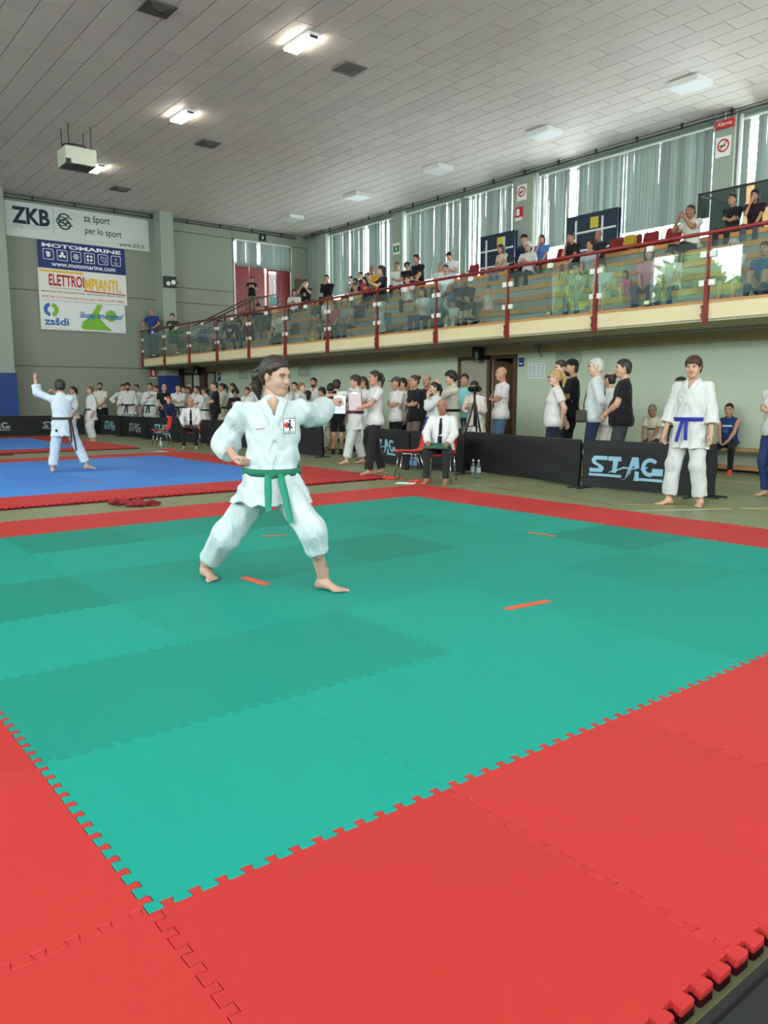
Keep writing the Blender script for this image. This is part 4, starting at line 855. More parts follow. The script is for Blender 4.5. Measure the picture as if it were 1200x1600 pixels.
SKINS = {}
def skin(rgb):
    if rgb in SKINS: return SKINS[rgb]
    m = mat('skin_%d_%d_%d' % rgb, rgb, rough=.5, var=.07, nscale=14, spec=.35); N, L = m.node_tree.nodes, m.node_tree.links; b = N['Principled BSDF']
    b.inputs['Subsurface Weight'].default_value = .08; b.inputs['Subsurface Radius'].default_value = (.012,.005,.003)
    at = N.new('ShaderNodeAttribute'); at.attribute_name = 'tint'; src = b.inputs['Base Color'].links[0].from_socket
    mx = N.new('ShaderNodeMix'); mx.data_type = 'RGBA'; L.new(at.outputs['Alpha'], mx.inputs[0]); L.new(src, mx.inputs[6]); L.new(at.outputs['Color'], mx.inputs[7]); L.new(mx.outputs[2], b.inputs['Base Color'])
    SKINS[rgb] = m; return m
# ---- head (origin mid head, y forward, z up; crown +.118, chin -.118)
def head_sdf(fem=False, fine=False):
    s = SDF(); j = .85 if fem else 1.0
    s.ell((0,-.012,.035), (.074,.094,.083)); s.ell((0,.026,-.03), (.059*j,.064,.086), k=.04); s.ell((0,.05,-.088), (.034*j,.034,.03), k=.035)
    for x in (-1, 1):
        s.ell((x*.043*j,.05,-.03), (.028,.034,.036), k=.025); s.cone((x*.048,-.005,-.05), (x*.022,.05,-.095), .024, .016, k=.03)
        s.ell((x*.0765,-.008,.0), (.011,.022,.031), rotm('z', x*-.35), k=.008)
    s.ell((0,.076,.026), (.052,.016,.013), k=.025)
    for x in (-1, 1): s.ell((x*.031,.1,.006), (.018,.017,.012), k=.016, op='d')
    for x in (-1, 1): s.ell((x*.031,.076,.005), (.0145,.0145,.0145), k=.004)
    n_ = .8 if fem else 1.0; s.cone((0,.084,.012), (0,.09+.014*n_,-.024), .007, .0115*n_, k=.014); s.ell((0,.097,-.03), (.017*n_,.01,.008), k=.01)
    s.ell((0,.09,-.052), (.023,.013,.006), k=.008); s.ell((0,.088,-.064), (.019,.012,.007), k=.008)
    s.cone((0,-.022,-.05), (0,-.04,-.2), .052 if not fem else .047, .058 if not fem else .05, k=.03)
    return s
def head_tint(V, brow=(.05,.03,.02)):
    T = np.zeros((len(V), 4)); x, y, z = np.abs(V[:,0]), V[:,1], V[:,2]
    def put(m, c): T[:,:3] = T[:,:3]*(1-m[:,None])+np.array(c)*m[:,None]; T[:,3] = np.maximum(T[:,3], m)
    f = lambda d, w: np.clip(1.45-d/w, 0, 1)
    put(f(np.sqrt(((x)/.024)**2+((z+.057)/.012)**2), 1)*(y > .07)*.75, (.42,.13,.11))
    put(f(np.sqrt(((x-.031)/.014)**2+((z-.005)/.0075)**2), 1)*(y > .06), (.62,.58,.55))
    put(f(np.sqrt(((x-.031)/.0075)**2+((z-.005)/.0075)**2), 1)*(y > .06), (.035,.022,.016))
    put(f(np.abs(z-.0125)/.004+np.maximum(0, np.abs(x-.031)-.014)/.004, 1)*(y > .06)*.8, (.05,.03,.025))
    put(f(np.sqrt((np.maximum(0, np.abs(x-.034)-.013)/.006)**2+((z-.027+.1*np.abs(x-.034))/.006)**2), 1)*(y > .05)*.85, brow)
    return T
HEADS = {}
def head_geo(fem, h):
    k = (fem, h)
    if k not in HEADS: V, Q = head_sdf(fem).mesh(h); HEADS[k] = (V, Q, head_tint(V))
    return HEADS[k]
# ---- hair styles in the head frame
def hair_sdf(style):
    s = SDF()
    def dome(o, z0=.058, tp=.035, rag=.003, side=-.012, nape=-.075, slope=.5):
        def line(P):      # > 0 inside the hair: crown, temples with sideburns, nape
            x, y, z = P[...,0], P[...,1], P[...,2]
            A = z-z0-slope*(y-.08)+1.2*x*x; B = np.minimum(.036-y, z-side); C = np.minimum(-.03-y, z-nape)
            return np.maximum(np.maximum(A, B), C)+rag*(np.sin(x*190+3*np.sin(y*70))+.6*np.sin(x*83+1.3))
        s.ell((0,-.012,.036), (.0755,.0955,.0845)); s.ell((0,-.045,-.01), (.068,.06,.085), k=.02); s.cone((0,-.03,-.03), (0,-.042,-.085), .06, .056, k=.02)
        def shape_(P, F):
            d = line(P); t = np.clip(d/tp, 0, 1)
            return np.maximum(F-(o-.0005)*t**.6-.003*t*np.sin(P[...,0]*150+9*np.sin(P[...,1]*40))*np.sin(P[...,1]*60+P[...,2]*70), -d)
        s.mod(shape_)
    def face_clear(y=.055, w=.058): s.ell((0,.1,-.035), (w,.075,.1), k=.01, op='d')
    if style == 'short': dome(.012)
    elif style == 'buzz': dome(.0035, .062)
    elif style == 'fringe': dome(.022, .036, .03, .007, slope=.3); s.ell((0,.1,-.052), (.052,.075,.083), k=.01, op='d')
    elif style == 'mop': dome(.025, .034, .03, .007, side=-.03, slope=.25); s.ell((0,.1,-.05), (.054,.075,.088), k=.01, op='d')
    elif style == 'ring': s.ell((0,-.016,.03), (.08,.098,.083)); s.cut((0,.55,-1), (0,.075,.0)); s.cut((0,-.25,1), (0,0,.06)); s.cut((0,1,0), (0,.045,0))
    elif style in ('bun', 'pony', 'sleek', 'pony_low'):
        dome(.009, .064, .04, nape=-.06, side=.0, slope=.62)
        if style == 'bun': s.ell((0,-.115,.075), (.042,.042,.04), k=.012)
        if style == 'pony': s.ell((0,-.118,.055), (.026,.028,.028), k=.012); s.cone((0,-.135,.05), (0,-.16,-.03), .032, .036, k=.015); s.cone((0,-.16,-.03), (0,-.14,-.15), .036, .014, k=.015)
        if style == 'pony_low': s.ell((0,-.115,.0), (.026,.028,.028), k=.012); s.cone((0,-.125,-.0), (0,-.135,-.1), .03, .034, k=.015); s.cone((0,-.135,-.1), (0,-.12,-.22), .034, .012, k=.015)
    elif style in ('bob', 'long'):
        b = -.1 if style == 'bob' else -.22
        s.ell((0,-.012,.038), (.09,.106,.094)); s.cut((0,.55,-1), (0,.09,.045))
        t = SDF(); t.ell((0,-.075,-.03), (.082,.05,.1))
        for x in (-1, 1): t.cone((x*.07,-.015,.04), (x*.076,-.02,b), .03, .026, k=.02); t.cone((x*.04,-.075,.02), (x*.05,-.07,b-.02), .045, .034, k=.03)
        s.sub(t, 'u', .02); face_clear(w=.054)
    elif style == 'curly':
        s.ell((0,-.02,.04), (.115,.125,.105)); s.ell((0,-.05,-.03), (.11,.085,.09), k=.03); s.cut((0,.25,-1), (0,.1,.0)); s.ell((0,.12,-.03), (.062,.09,.1), k=.015, op='d')
        s.mod(lambda P, F: F+.009*np.sin(P[...,0]*170)*np.sin(P[...,1]*160+1)*np.sin(P[...,2]*150))
    elif style == 'cap': s.ell((0,-.012,.036), (.086,.106,.1)); s.cut((0,.12,-1), (0,.05,.038)); s.ell((0,.115,.046), (.068,.07,.009), rotm('x', -.15), k=.012)
    elif style == 'bandana': s.ell((0,-.012,.036), (.084,.104,.094)); s.cut((0,.3,-1), (0,.075,.045)); s.ell((0,-.115,.0), (.025,.02,.03), k=.01)
    if style not in ('cap', 'curly', 'bandana'): s.mod(lambda P, F: F+.0016*np.sin(P[...,0]*210+P[...,2]*40))
    return s
HAIRS = {}
def hair_mesh(style, h, scale):
    k = (style, h, round(scale, 2))
    if k not in HAIRS: HAIRS[k] = sdf_mesh(hair_sdf(style), h).mesh('hair', scale)
    return HAIRS[k]
# ---- hands: x along the fingers, y palm side, z thumb side (right hand)
def hand_sdf(kind):
    s = SDF(); s.cone((-.05,0,0), (.015,0,0), .026, .026); s.box((.045,0,0), (.046,.014,.04), None, .013, k=.02)
    L = (.068,.077,.072,.056); Z = (.03,.0105,-.0095,-.028)
    curl = {'relax': (.28,.45,.3), 'fist': (1.45,1.6,.9), 'flat': (.05,.05,.05), 'grip': (.75,.9,.6)}[kind]
    for l, z in zip(L, Z):
        p = v3(.088, 0, z); a = 0; r = .0088
        for f, c in zip((.45,.32,.23), curl):
            a += c*(1 if z > -.02 else 1.08); q = p+l*f*v3(math.cos(a), math.sin(a), 0); s.cone(p, q, r, r*.92, k=.004); p = q; r *= .92
    if kind == 'fist': s.cone((.03,.015,.032), (.062,.032,.026), .0115, .0105, k=.006); s.cone((.062,.032,.026), (.078,.04,.004), .0105, .009, k=.004)
    else: s.cone((.02,.006,.032), (.05,.02,.055), .0125, .0105, k=.008); s.cone((.05,.02,.055), (.08,.024 if kind != 'flat' else .012,.06), .0105, .0085, k=.004)
    return s
HANDS = {}
def hand_geo(kind, h):
    if (kind, h) not in HANDS: HANDS[kind, h] = hand_sdf(kind).mesh(h)
    return HANDS[kind, h]
def foot_sdf():
    s = SDF(); s.cone((0,0,.05), (0,-.004,-.02), .037, .034); s.cone((0,-.03,-.048), (0,.0,-.03), .031, .035, k=.02); s.cone((0,.01,-.035), (.008,.1,-.058), .034, .022, k=.03); s.ell((.006,.12,-.064), (.043,.04,.016), k=.02)
    for i, x in enumerate((-.03,-.012,.004,.02,.034)): s.cone((x,.13-.006*i,-.066), (x*1.05,.17-.012*i,-.07), .0125-.0012*i, .0115-.0013*i, k=.005)
    s.cut((0,0,-1), (0,0,-.08)); return s
def shoe_sdf():
    s = SDF(); s.cone((0,-.045,-.045), (0,.02,-.035), .037, .04); s.cone((0,.02,-.04), (.003,.14,-.055), .04, .032, k=.03); s.cone((0,-.01,-.02), (0,-.012,.02), .042, .045, k=.02); s.box((0,.05,-.071), (.043,.14,.012), None, .01, k=.01); s.cut((0,0,-1), (0,0,-.083)); return s
FEET = {}
def foot_geo(kind, h):
    if (kind, h) not in FEET: FEET[kind, h] = (foot_sdf() if kind == 'bare' else shoe_sdf()).mesh(h)
    return FEET[kind, h]
# ---- poses (person 1.75 m tall; x right, y forward, z up)
def ik(a, b, l1, l2, hint):
    d = b-a; L = np.linalg.norm(d); M = (l1+l2)*.998
    if L > M: b = a+d*M/L; d = b-a; L = M
    L = max(L, abs(l1-l2)+.01); t = (l1*l1-l2*l2+L*L)/(2*L); hgt = math.sqrt(max(l1*l1-t*t, 0)); u = nrm(d); hv = hint-u*(hint@u)
    return a+u*t+nrm(hv)*hgt, b
ARMS = {'down': ((.235,.05,.89), (.4,-.7,0)), 'crossR': ((-.06,.15,1.17), (.8,-.8,-.6)), 'crossL': ((-.05,.175,1.2), (.8,-.8,-.6)), 'clasp': ((.035,.23,.99), (.8,-.4,0)), 'behind': ((.05,-.2,.93), (.8,-.4,0)),
        'hip': ((.2,-.0,1.04), (1,-.5,0)), 'chin': ((.05,.17,1.47), (.4,.2,-1)), 'phone': ((.06,.28,1.24), (.6,-.2,-.8)), 'photo': ((.07,.28,1.5), (.6,0,-.8)), 'chest': ((-.02,.15,1.3), (.7,0,-.6)), 'lap': ((.07,.3,.99), (.8,-.3,0)),
        'knees': ((.1,.36,1.04), (.7,-.2,-.3)), 'raise': ((.13,.3,1.78), (.6,.2,-.6)), 'front': ((.1,.4,1.3), (.5,-.2,-.8)), 'rail': ((.2,.34,1.08), (.8,-.4,0)), 'side': ((.45,.25,1.02), (.3,-.7,0))}
def make_pose(kind='stand', armR='down', armL='down', lean=0.0, head=(0.0, 0.0), seat=.45, drop=.45, feet=None, twist=0.0, spread=1.0, bow=0.0):
    """returns joints; origin = ground under the pelvis (standing) or the seat front-centre floor (sitting)"""
    J = {}; U = {}
    U['waist'] = v3(0,.0,1.07); U['chest'] = v3(0,-.005,1.25); U['neck'] = v3(0,-.02,1.47); U['headc'] = v3(0,.012,1.632); U['shR'] = v3(.176,-.02,1.4); U['shL'] = v3(-.176,-.02,1.4)
    for s, n, a in ((1, 'R', armR), (-1, 'L', armL)):
        w, hint = (ARMS['cross'+n] if a == 'cross' else ARMS[a]) if isinstance(a, str) else a
        w, hint = v3(*w), v3(*hint); w[0] *= s; hint[0] *= s
        U['el'+n], U['wr'+n] = ik(U['sh'+n], w, .285, .25, hint)
    Rl = rotm('x', -lean)@rotm('z', twist); pv = v3(0,0,.93)
    for k, p in U.items(): J[k] = pv+Rl@(p-pv)
    J['pelvis'] = pv-v3(0,0,0); J['Rc'] = Rl; J['Rp'] = np.eye(3)
    J['Rh'] = Rl@rotm('z', head[0])@rotm('x', -head[1]); J['headc'] = J['neck']+J['Rh']@v3(0,.03,.163)
    if kind == 'stand':
        F = feet or {'R': (.1*spread, 0, .0), 'L': (-.1*spread, 0, .0)}
        for s, n in ((1, 'R'), (-1, 'L')):
            J['hip'+n] = v3(s*.088,0,.91); f = v3(*F[n][:3]); ank = f+v3(0,-.02,.08); J['fyaw'+n] = F[n][3] if len(F[n]) > 3 else -s*.15
            J['kn'+n], J['an'+n] = ik(J['hip'+n], ank, .425, .42, v3(s*.1, 1, 0))
    else:
        dz = seat+.1-.93
        for k in list(J):
            if not k.startswith('R'): J[k] = J[k]+v3(0,-.1,dz)
        for s, n in ((1, 'R'), (-1, 'L')):
            J['hip'+n] = v3(s*.088,-.1,seat+.09); fx, fy = (feet[n][:2] if feet else (s*.13*spread, .36)); ank = v3(fx, fy, seat-drop+.08); J['fyaw'+n] = -s*.15
            J['kn'+n], J['an'+n] = ik(J['hip'+n], ank, .425, .42, v3(s*.15*spread, 1, .8))
    for s, n, a in ((1, 'R', armR), (-1, 'L', armL)):
        d = {'cross': (-.9,-.5,.22), 'clasp': (-.75,.3,-.4), 'lap': (-.35,.9,-.35), 'chin': (-.35,-.25,1), 'knees': (-.3,.8,-.5), 'chest': (-.8,.2,.5), 'hip': (.2,.7,-.6)}.get(a) if isinstance(a, str) else None
        J['hd'+n] = None if d is None else J['Rc']@v3(d[0]*s, d[1], d[2])
    return J
def torso(s, J, o=0.0, w=1.0, belly=0.0, k=.05, fem=False):
    R, Rp = J['Rc'], J['Rp']; up = J['Rc']@v3(0,1,0)
    s.ell(J['chest'], (.158*w+o,.108+o,.2+o), R, k=k); s.ell(J['waist']+R@v3(0,belly*.5,-.01), (.14*w+belly*.6+o,.1+belly+o,.17+o), R, k=k); s.ell(J['pelvis'], (.165*w+o,.118+o+belly*.3,.125+o), Rp, k=k)
    s.cone(J['shR'], J['shL'], .05+o*.55, .05+o*.55, k=k); s.cone(J['neck'], (J['shR']+J['shL'])/2+R@v3(0,0,-.03), .056+o*.6, .07+o, k=.06)
    if fem: s.ell(J['chest']+R@v3(.065,.075,.02), (.06,.05+o,.055), R, k=.04); s.ell(J['chest']+R@v3(-.065,.075,.02), (.06,.05+o,.055), R, k=.04)
    return s
def arms(s, J, r=(.046,.038,.028), o=0, upto=1.0, k=.03):
    for n in 'RL':
        s.cone(J['sh'+n], J['el'+n], r[0]+o, r[1]+o, k=k); s.cone(J['el'+n], J['wr'+n], r[1]+o, r[2]+o, k=k)
        m = J['el'+n]+.3*(J['wr'+n]-J['el'+n]); s.ell(m, (r[1]*1.05+o,)*3, k=.03)
    return s
def legs(s, J, r=(.08,.053,.037), o=0, k=.04):
    for n in 'RL':
        s.cone(J['hip'+n], J['kn'+n], r[0]+o, r[1]+o, k=k); s.cone(J['kn'+n], J['an'+n], r[1]+o, r[2]+o, k=k)
        if o == 0: m = J['kn'+n]+.3*(J['an'+n]-J['kn'+n]); s.ell(m+v3(0,-.015,0), (.052,.052,.09), k=.04)
    return s
def hand_place(g, J, n, kind, h, fdir=None, nrmv=None):
    f = nrm(J['wr'+n]-J['el'+n]) if fdir is None else nrm(np.array(fdir, float)); s = 1 if n == 'R' else -1
    c = J['chest']-J['wr'+n] if nrmv is None else np.array(nrmv, float); nn = c-f*(c@f)
    nn = nrm(nn) if np.linalg.norm(nn) > .02 else nrm(np.cross(f, v3(0,0,1)))
    t = np.cross(f, nn); V, Q = hand_geo(kind, h); M = np.stack([f, nn, t], 1)
    if n == 'L': V = V*v3(1,1,-1); 
    if n == 'L': M = np.stack([f, nn, t], 1)
    g.add(V, Q, None, M, J['wr'+n]+f*.012, flip=(n == 'L'))
def body_geo(J, fem=False, h=.017, hh=.009, hd=.006, hands=('relax', 'relax'), bare=True, build=1.0, belly=0.0, hdir=(None, None), hscale=1.0, skinlegs=True):
    s = SDF(); torso(s, J, -.012, w=build, belly=belly); arms(s, J, r=(.045*build,.036*build,.027)); legs(s, J)
    g = Geo(); g.add(*s.mesh(h))
    V, Q, T = head_geo(fem, hh); g.add(V*hscale, Q, T, J['Rh'], J['headc'])
    for i, n in enumerate('RL'): hand_place(g, J, n, hands[i], hd, J.get('hd'+n) if hdir[i] is None else hdir[i])
    for n in 'RL':
        V, Q = foot_geo('bare' if bare else 'bare', .008); V = V*(v3(1,1,1) if n == 'L' else v3(-1,1,1)); g.add(V, Q, None, rotm('z', J['fyaw'+n]), J['an'+n], flip=(n == 'R'))
    return g
def dchest(J, P): return (P-J['chest'])@J['Rc']
# ---- clothes
def tee(J, h, kind='tee', o=.017, build=1.0, belly=0.0, fem=False, hem=.84):
    s = SDF(); torso(s, J, o, w=build, belly=belly, fem=fem)
    if kind != 'tank':
        fr = .6 if kind == 'tee' else 1.0
        for n in 'RL':
            sl = SDF(); e = J['el'+n]; a = J['sh'+n]
            if kind == 'tee': q = a+(e-a)*.66; sl.cone(a, q, .062*build, .066*build); sl.cut(e-a, q-(e-a)*.02)
            else: w_ = J['wr'+n]; sl.cone(a, e, .062*build, .06*build); sl.cone(e, w_, .06*build, .046*build, k=.03); sl.cut(w_-e, w_-(w_-e)*.06)
            s.sub(sl, 'u', .03)
    else:
        for n, sg in (('R', 1), ('L', -1)): s.ell(J['sh'+n]+J['Rc']@v3(sg*.045,.0,-.01), (.05,.1,.1), J['Rc'], k=.01, op='d')
    s.ell(J['pelvis']+v3(0,0,-.02), (.178*build+o,.132+o+belly*.5,.14), k=.04)
    s.ell(J['neck']+J['Rc']@v3(0,.035,.045), (.07,.08,.06), J['Rc'], k=.01, op='d')
    hz = J['pelvis'][2]+(hem-.93); s.cut((0,0,-1), (0,0,hz))
    s.mod(lambda P, F: F+.005*np.sin(P[...,2]*38+P[...,0]*22)*np.sin(P[...,0]*26+P[...,1]*19+.7)*np.clip((J['chest'][2]-P[...,2])*4+.6, 0, 1))
    return sdf_mesh(s, h)
def skirt_prim(s, J, zb, w, belly, o, ey=1.0):
    P0, Rp = J['pelvis'], J['Rp']; z1 = P0[2]+.13
    def fn(P):
        q = (P-P0)@Rp; t = np.clip((z1-P[...,2])/(z1-zb), 0, 1.1); th = np.arctan2(q[...,1], q[...,0])
        wv = 1+.035*t*np.sin(th*9+1.0)+.02*t*np.sin(th*5)
        ax = (.122+o+.085*t)*w*wv; ay = (.092+o+belly+.06*t*ey)*w*wv
        r = np.sqrt((q[...,0]/ax)**2+(q[...,1]/ay)**2); return np.maximum((r-1)*np.minimum(ax, ay)*.9, P[...,2]-z1)
    s._add('u', .04, fn, P0-np.array([.3, .3, .36]), P0+np.array([.3, .3, .16]))
def gi_sdf(J, o=.028, build=1.0, belly=0.0, hem=.69, sleeve=.62, waist=1.0, lapel=.013, skirt=1.0, ey=1.0):
    s = SDF(); torso(s, J, o, w=build, belly=belly); P0 = J['pelvis']; s.core = SDF(); torso(s.core, J, o+.009, w=build, belly=belly); skirt_prim(s.core, J, P0[2]+hem-.93, build*skirt, belly*.4, o)
    skirt_prim(s, J, P0[2]+hem-.93, build*skirt, belly*.4, o, ey)
    for n in 'RL':
        a, e, w_ = J['sh'+n], J['el'+n], J['wr'+n]; q = e+(w_-e)*sleeve; sl = SDF(); sl.cone(a, e, .062, .074, k=.03); sl.cone(e, q, .074, .086, k=.03); sl.cut(w_-e, q-(w_-e)*.02); s.sub(sl, 'u', .035)
    C, R = J['chest'], J['Rc']
    def vneck(P, F):
        q = (P-C)@R; z = q[...,2]; V = np.maximum(np.abs(q[...,0])-np.clip((z-.06)*.42, 0, .075), -(q[...,1]-.0))
        V = np.maximum(V, .05-z); return np.maximum(F, -V)
    s.mod(vneck)
    base = SDF(); torso(base, J, o+lapel, w=build, belly=belly)
    def lap(P, F):
        q = (P-C)@R; B = base.at(P); out = F
        for sg in (1, -1):
            a = np.abs((q[...,0]-sg*.075)*.92+sg*(.235-q[...,2])*.385)-.026
            L = np.maximum(np.maximum(B+(.003 if sg > 0 else 0), a), -(q[...,1]-.02)); L = np.maximum(L, q[...,2]-.235); L = np.maximum(L, -.22-q[...,2]); out = np.minimum(out, L)
        return out
    s.mod(lap)
    s.cut((0,0,-1), (0,0,P0[2]+hem-.93))
    def wr(P, F):
        g = np.clip((J['chest'][2]+.1-P[...,2])*3, .25, 1)
        return F+(.006*np.sin(P[...,2]*30+P[...,0]*38)*np.sin(P[...,0]*17-P[...,1]*23)+.004*np.sin(P[...,0]*70+P[...,2]*14))*g
    s.mod(wr)
    return s
def gi_trousers(J, h, cutz=.13, r=(.105,.088,.088)):
    s = SDF(); s.ell(J['pelvis'], (.178,.135,.14), J['Rp'])
    for n in 'RL':
        sl = SDF(); a = J['an'+n]; k = J['kn'+n]; end = a+(k-a)*((cutz-.08)/.42); sl.cone(J['hip'+n], k, r[0], r[1]); sl.cone(k, end, r[1], r[2], k=.04); sl.cut(a-k, end); s.sub(sl, 'u', .03)
    s.mod(lambda P, F: F+.006*np.sin(P[...,2]*26+P[...,0]*30)*np.sin(P[...,0]*28+P[...,1]*33)); s.cut((0,0,1), (0,0,J['pelvis'][2]+.13))
    return sdf_mesh(s, h)
def trousers(J, h, kind='trousers', o=.014, build=1.0, belly=0.0, top=-.03):
    s = SDF(); s.ell(J['pelvis'], (.168*build+o*.6,.122+belly*.3+o*.6,.13), J['Rp'])
    for n in 'RL':
        sl = SDF(); a, k, hp = J['an'+n], J['kn'+n], J['hip'+n]
        if kind == 'shorts': q = hp+(k-hp)*.92; sl.cone(hp, q, .095, .085); sl.cut(k-hp, q-(k-hp)*.03)
        elif kind == 'hakama': sl.cone(hp, k, .13, .16); sl.cone(k, a, .16, .18, k=.05)
        elif kind == 'skirt': q = hp+(k-hp)*.8; sl.cone(hp, q, .12, .13, k=.06); sl.cut(k-hp, q-(k-hp)*.03)
        else: sl.cone(hp, k, .088*build, .066); sl.cone(k, a, .066, .055 if kind != 'wide' else .075, k=.04); sl.cut(a-k, a+(k-a)*.03)
        s.sub(sl, 'u', .03)
    s.mod(lambda P, F: F+.004*np.sin(P[...,2]*34+P[...,0]*25)*np.sin(P[...,0]*31+P[...,1]*27)); s.cut((0,0,1), (0,0,J['pelvis'][2]+top))
    return sdf_mesh(s, h)
def belt_geo(s, J, z=None, hw=.022, gap=.004, th=.007, tails=(.26,.24), knot=True, tail_ang=(.16,-.12), back=False):
    """a band round the jacket s at the waist, with knot and two tails: returns MB meshes (band, knot, tails)"""
    P0, R = J['waist'], J['Rc']; c = J['pelvis']+(.1 if z is None else z)*(R@v3(0,0,1)); n = 40; rings = []
    for dz, out in ((-hw, 0), (-hw, 1), (hw, 1), (hw, 0)):
        row = []
        for i in range(n):
            a = 2*math.pi*i/n; d = R@v3(math.cos(a), math.sin(a), 0); t = np.linspace(.06, .4, 120); pts = c+R@v3(0,0,dz)+t[:,None]*d; F = s.core.at(pts); j = np.argmax(F > 0); row.append((t[j], d, dz, out))
        rings.append(row)
    rad = np.array([max(rings[1][i][0], rings[2][i][0]) for i in range(n)]); rad = np.maximum(rad, (np.roll(rad, 1)+np.roll(rad, -1))/2)
    mb = MB(); P = []
    for dz, out in ((-hw, 0), (-hw, 1), (hw, 1), (hw, 0), (-hw, 0)):
        P.append([tuple(c+R@v3(0,0,dz)+(rad[i % n]+gap+(th if out else -.012))*rings[0][i % n][1]) for i in range(n+1)])
    mb.sheet(P); ki = n*9//10 if back else n//4; fr = c+(rad[ki]+gap+th)*rings[0][ki][1]
    tb = MB(); fwd = rings[0][ki][1]; rt = np.cross(fwd, v3(0,0,1))
    for L, ang in zip(tails, tail_ang):
        a0 = fr+fwd*.012+rt*(.02 if ang > 0 else -.02); P = []
        for i in range(7):
            t = i/6; p = a0+rt*ang*L*t+v3(0,0,-1)*L*t+fwd*(.02*math.sin(t*2.2)+.05*t); w = rt*.02+v3(0,0,1)*ang*.02; P.append([tuple(p-w-fwd*.003), tuple(p-w+fwd*.003), tuple(p+w+fwd*.003), tuple(p+w-fwd*.003), tuple(p-w-fwd*.003)])
        tb.sheet(P)
    kb = MB().obox(fr+fwd*.01, .03, .014, .022, Matrix(np.stack([rt, fwd, v3(0,0,1)], 1).tolist()))
    return mb, kb, tb
CLOTH = {}
def wrinkle(m, st, sc=7.0, dist=.035):
    """soft creases: a stretched, distorted noise under the weave"""
    N, L = m.node_tree.nodes, m.node_tree.links; b = N['Principled BSDF']; tc = N.new('ShaderNodeTexCoord'); mp = N.new('ShaderNodeMapping'); mp.inputs['Scale'].default_value = (1.5, 1.5, .7); mp.inputs['Rotation'].default_value = (.3, .5, .2)
    no = N.new('ShaderNodeTexNoise'); no.inputs['Scale'].default_value = sc; no.inputs['Detail'].default_value = 2.5; no.inputs['Distortion'].default_value = 1.6; no.noise_type = 'RIDGED_MULTIFRACTAL' if hasattr(no, 'noise_type') else no.noise_type
    L.new(tc.outputs['Object'], mp.inputs[0]); L.new(mp.outputs[0], no.inputs['Vector'])
    bp = N.new('ShaderNodeBump'); bp.inputs['Strength'].default_value = st; bp.inputs['Distance'].default_value = dist; L.new(no.outputs['Fac'], bp.inputs['Height'])
    old = b.inputs['Normal'].links[0].from_node if b.inputs['Normal'].links else None
    if old: L.new(old.outputs['Normal'], bp.inputs['Normal'])
    L.new(bp.outputs['Normal'], b.inputs['Normal'])
def cloth(rgb, kind=''):
    k = (rgb, kind)
    if k not in CLOTH:
        m = mat('cloth_%s_%d_%d_%d' % ((kind,)+rgb), rgb, rough=.85, var=.06, nscale=9, bump=.12, bscale=300, spec=.2, sheen=.1); CLOTH[k] = m; wrinkle(m, .55 if kind == 'gi' else .4)
        if kind in ('stripe', 'check'):
            N, L = m.node_tree.nodes, m.node_tree.links; b = N['Principled BSDF']; tc = N.new('ShaderNodeTexCoord'); w = N.new('ShaderNodeTexWave'); w.inputs['Scale'].default_value = 9 if kind == 'stripe' else 30; w.bands_direction = 'Z' if kind == 'stripe' else 'X'
            src = b.inputs['Base Color'].links[0].from_socket; mx = N.new('ShaderNodeMix'); mx.data_type = 'RGBA'; mx.inputs[7].default_value = (.02,.02,.025,1) if kind == 'stripe' else (.45,.47,.5,1); L.new(tc.outputs['Object'], w.inputs[0]); sc_ = N.new('ShaderNodeMath'); sc_.operation = 'MULTIPLY'; sc_.inputs[1].default_value = 1.0 if kind == 'stripe' else .4; L.new(w.outputs['Fac'], sc_.inputs[0]); L.new(sc_.outputs[0], mx.inputs[0]); L.new(src, mx.inputs[6]); L.new(mx.outputs[2], b.inputs['Base Color'])
    return CLOTH[k]
HAIRCOL = {'black': (20,17,17), 'dark': (36,27,23), 'brown': (62,43,31), 'light': (112,82,54), 'blond': (172,138,86), 'grey': (120,118,112), 'white': (188,186,178)}
def hairmat(c, rgb=None):
    m = mat('hair_'+c, rgb or HAIRCOL[c], rough=.45, var=.35, nscale=30, bump=.5, bscale=1.0); N, L = m.node_tree.nodes, m.node_tree.links
    if not any(n.type == 'MAPPING' for n in N):
        mp = N.new('ShaderNodeMapping'); mp.inputs['Scale'].default_value = (210, 36, 40); tc = N.new('ShaderNodeTexCoord'); L.new(tc.outputs['Object'], mp.inputs[0])
        for n in N:
            if n.type == 'TEX_NOISE' and n.inputs['Scale'].default_value == 1.0: L.new(mp.outputs[0], n.inputs['Vector'])
    return m
SK = {'a': (198,154,130), 'b': (184,136,111), 'c': (208,167,146), 'd': (160,114,90)}
MESHCACHE = {}
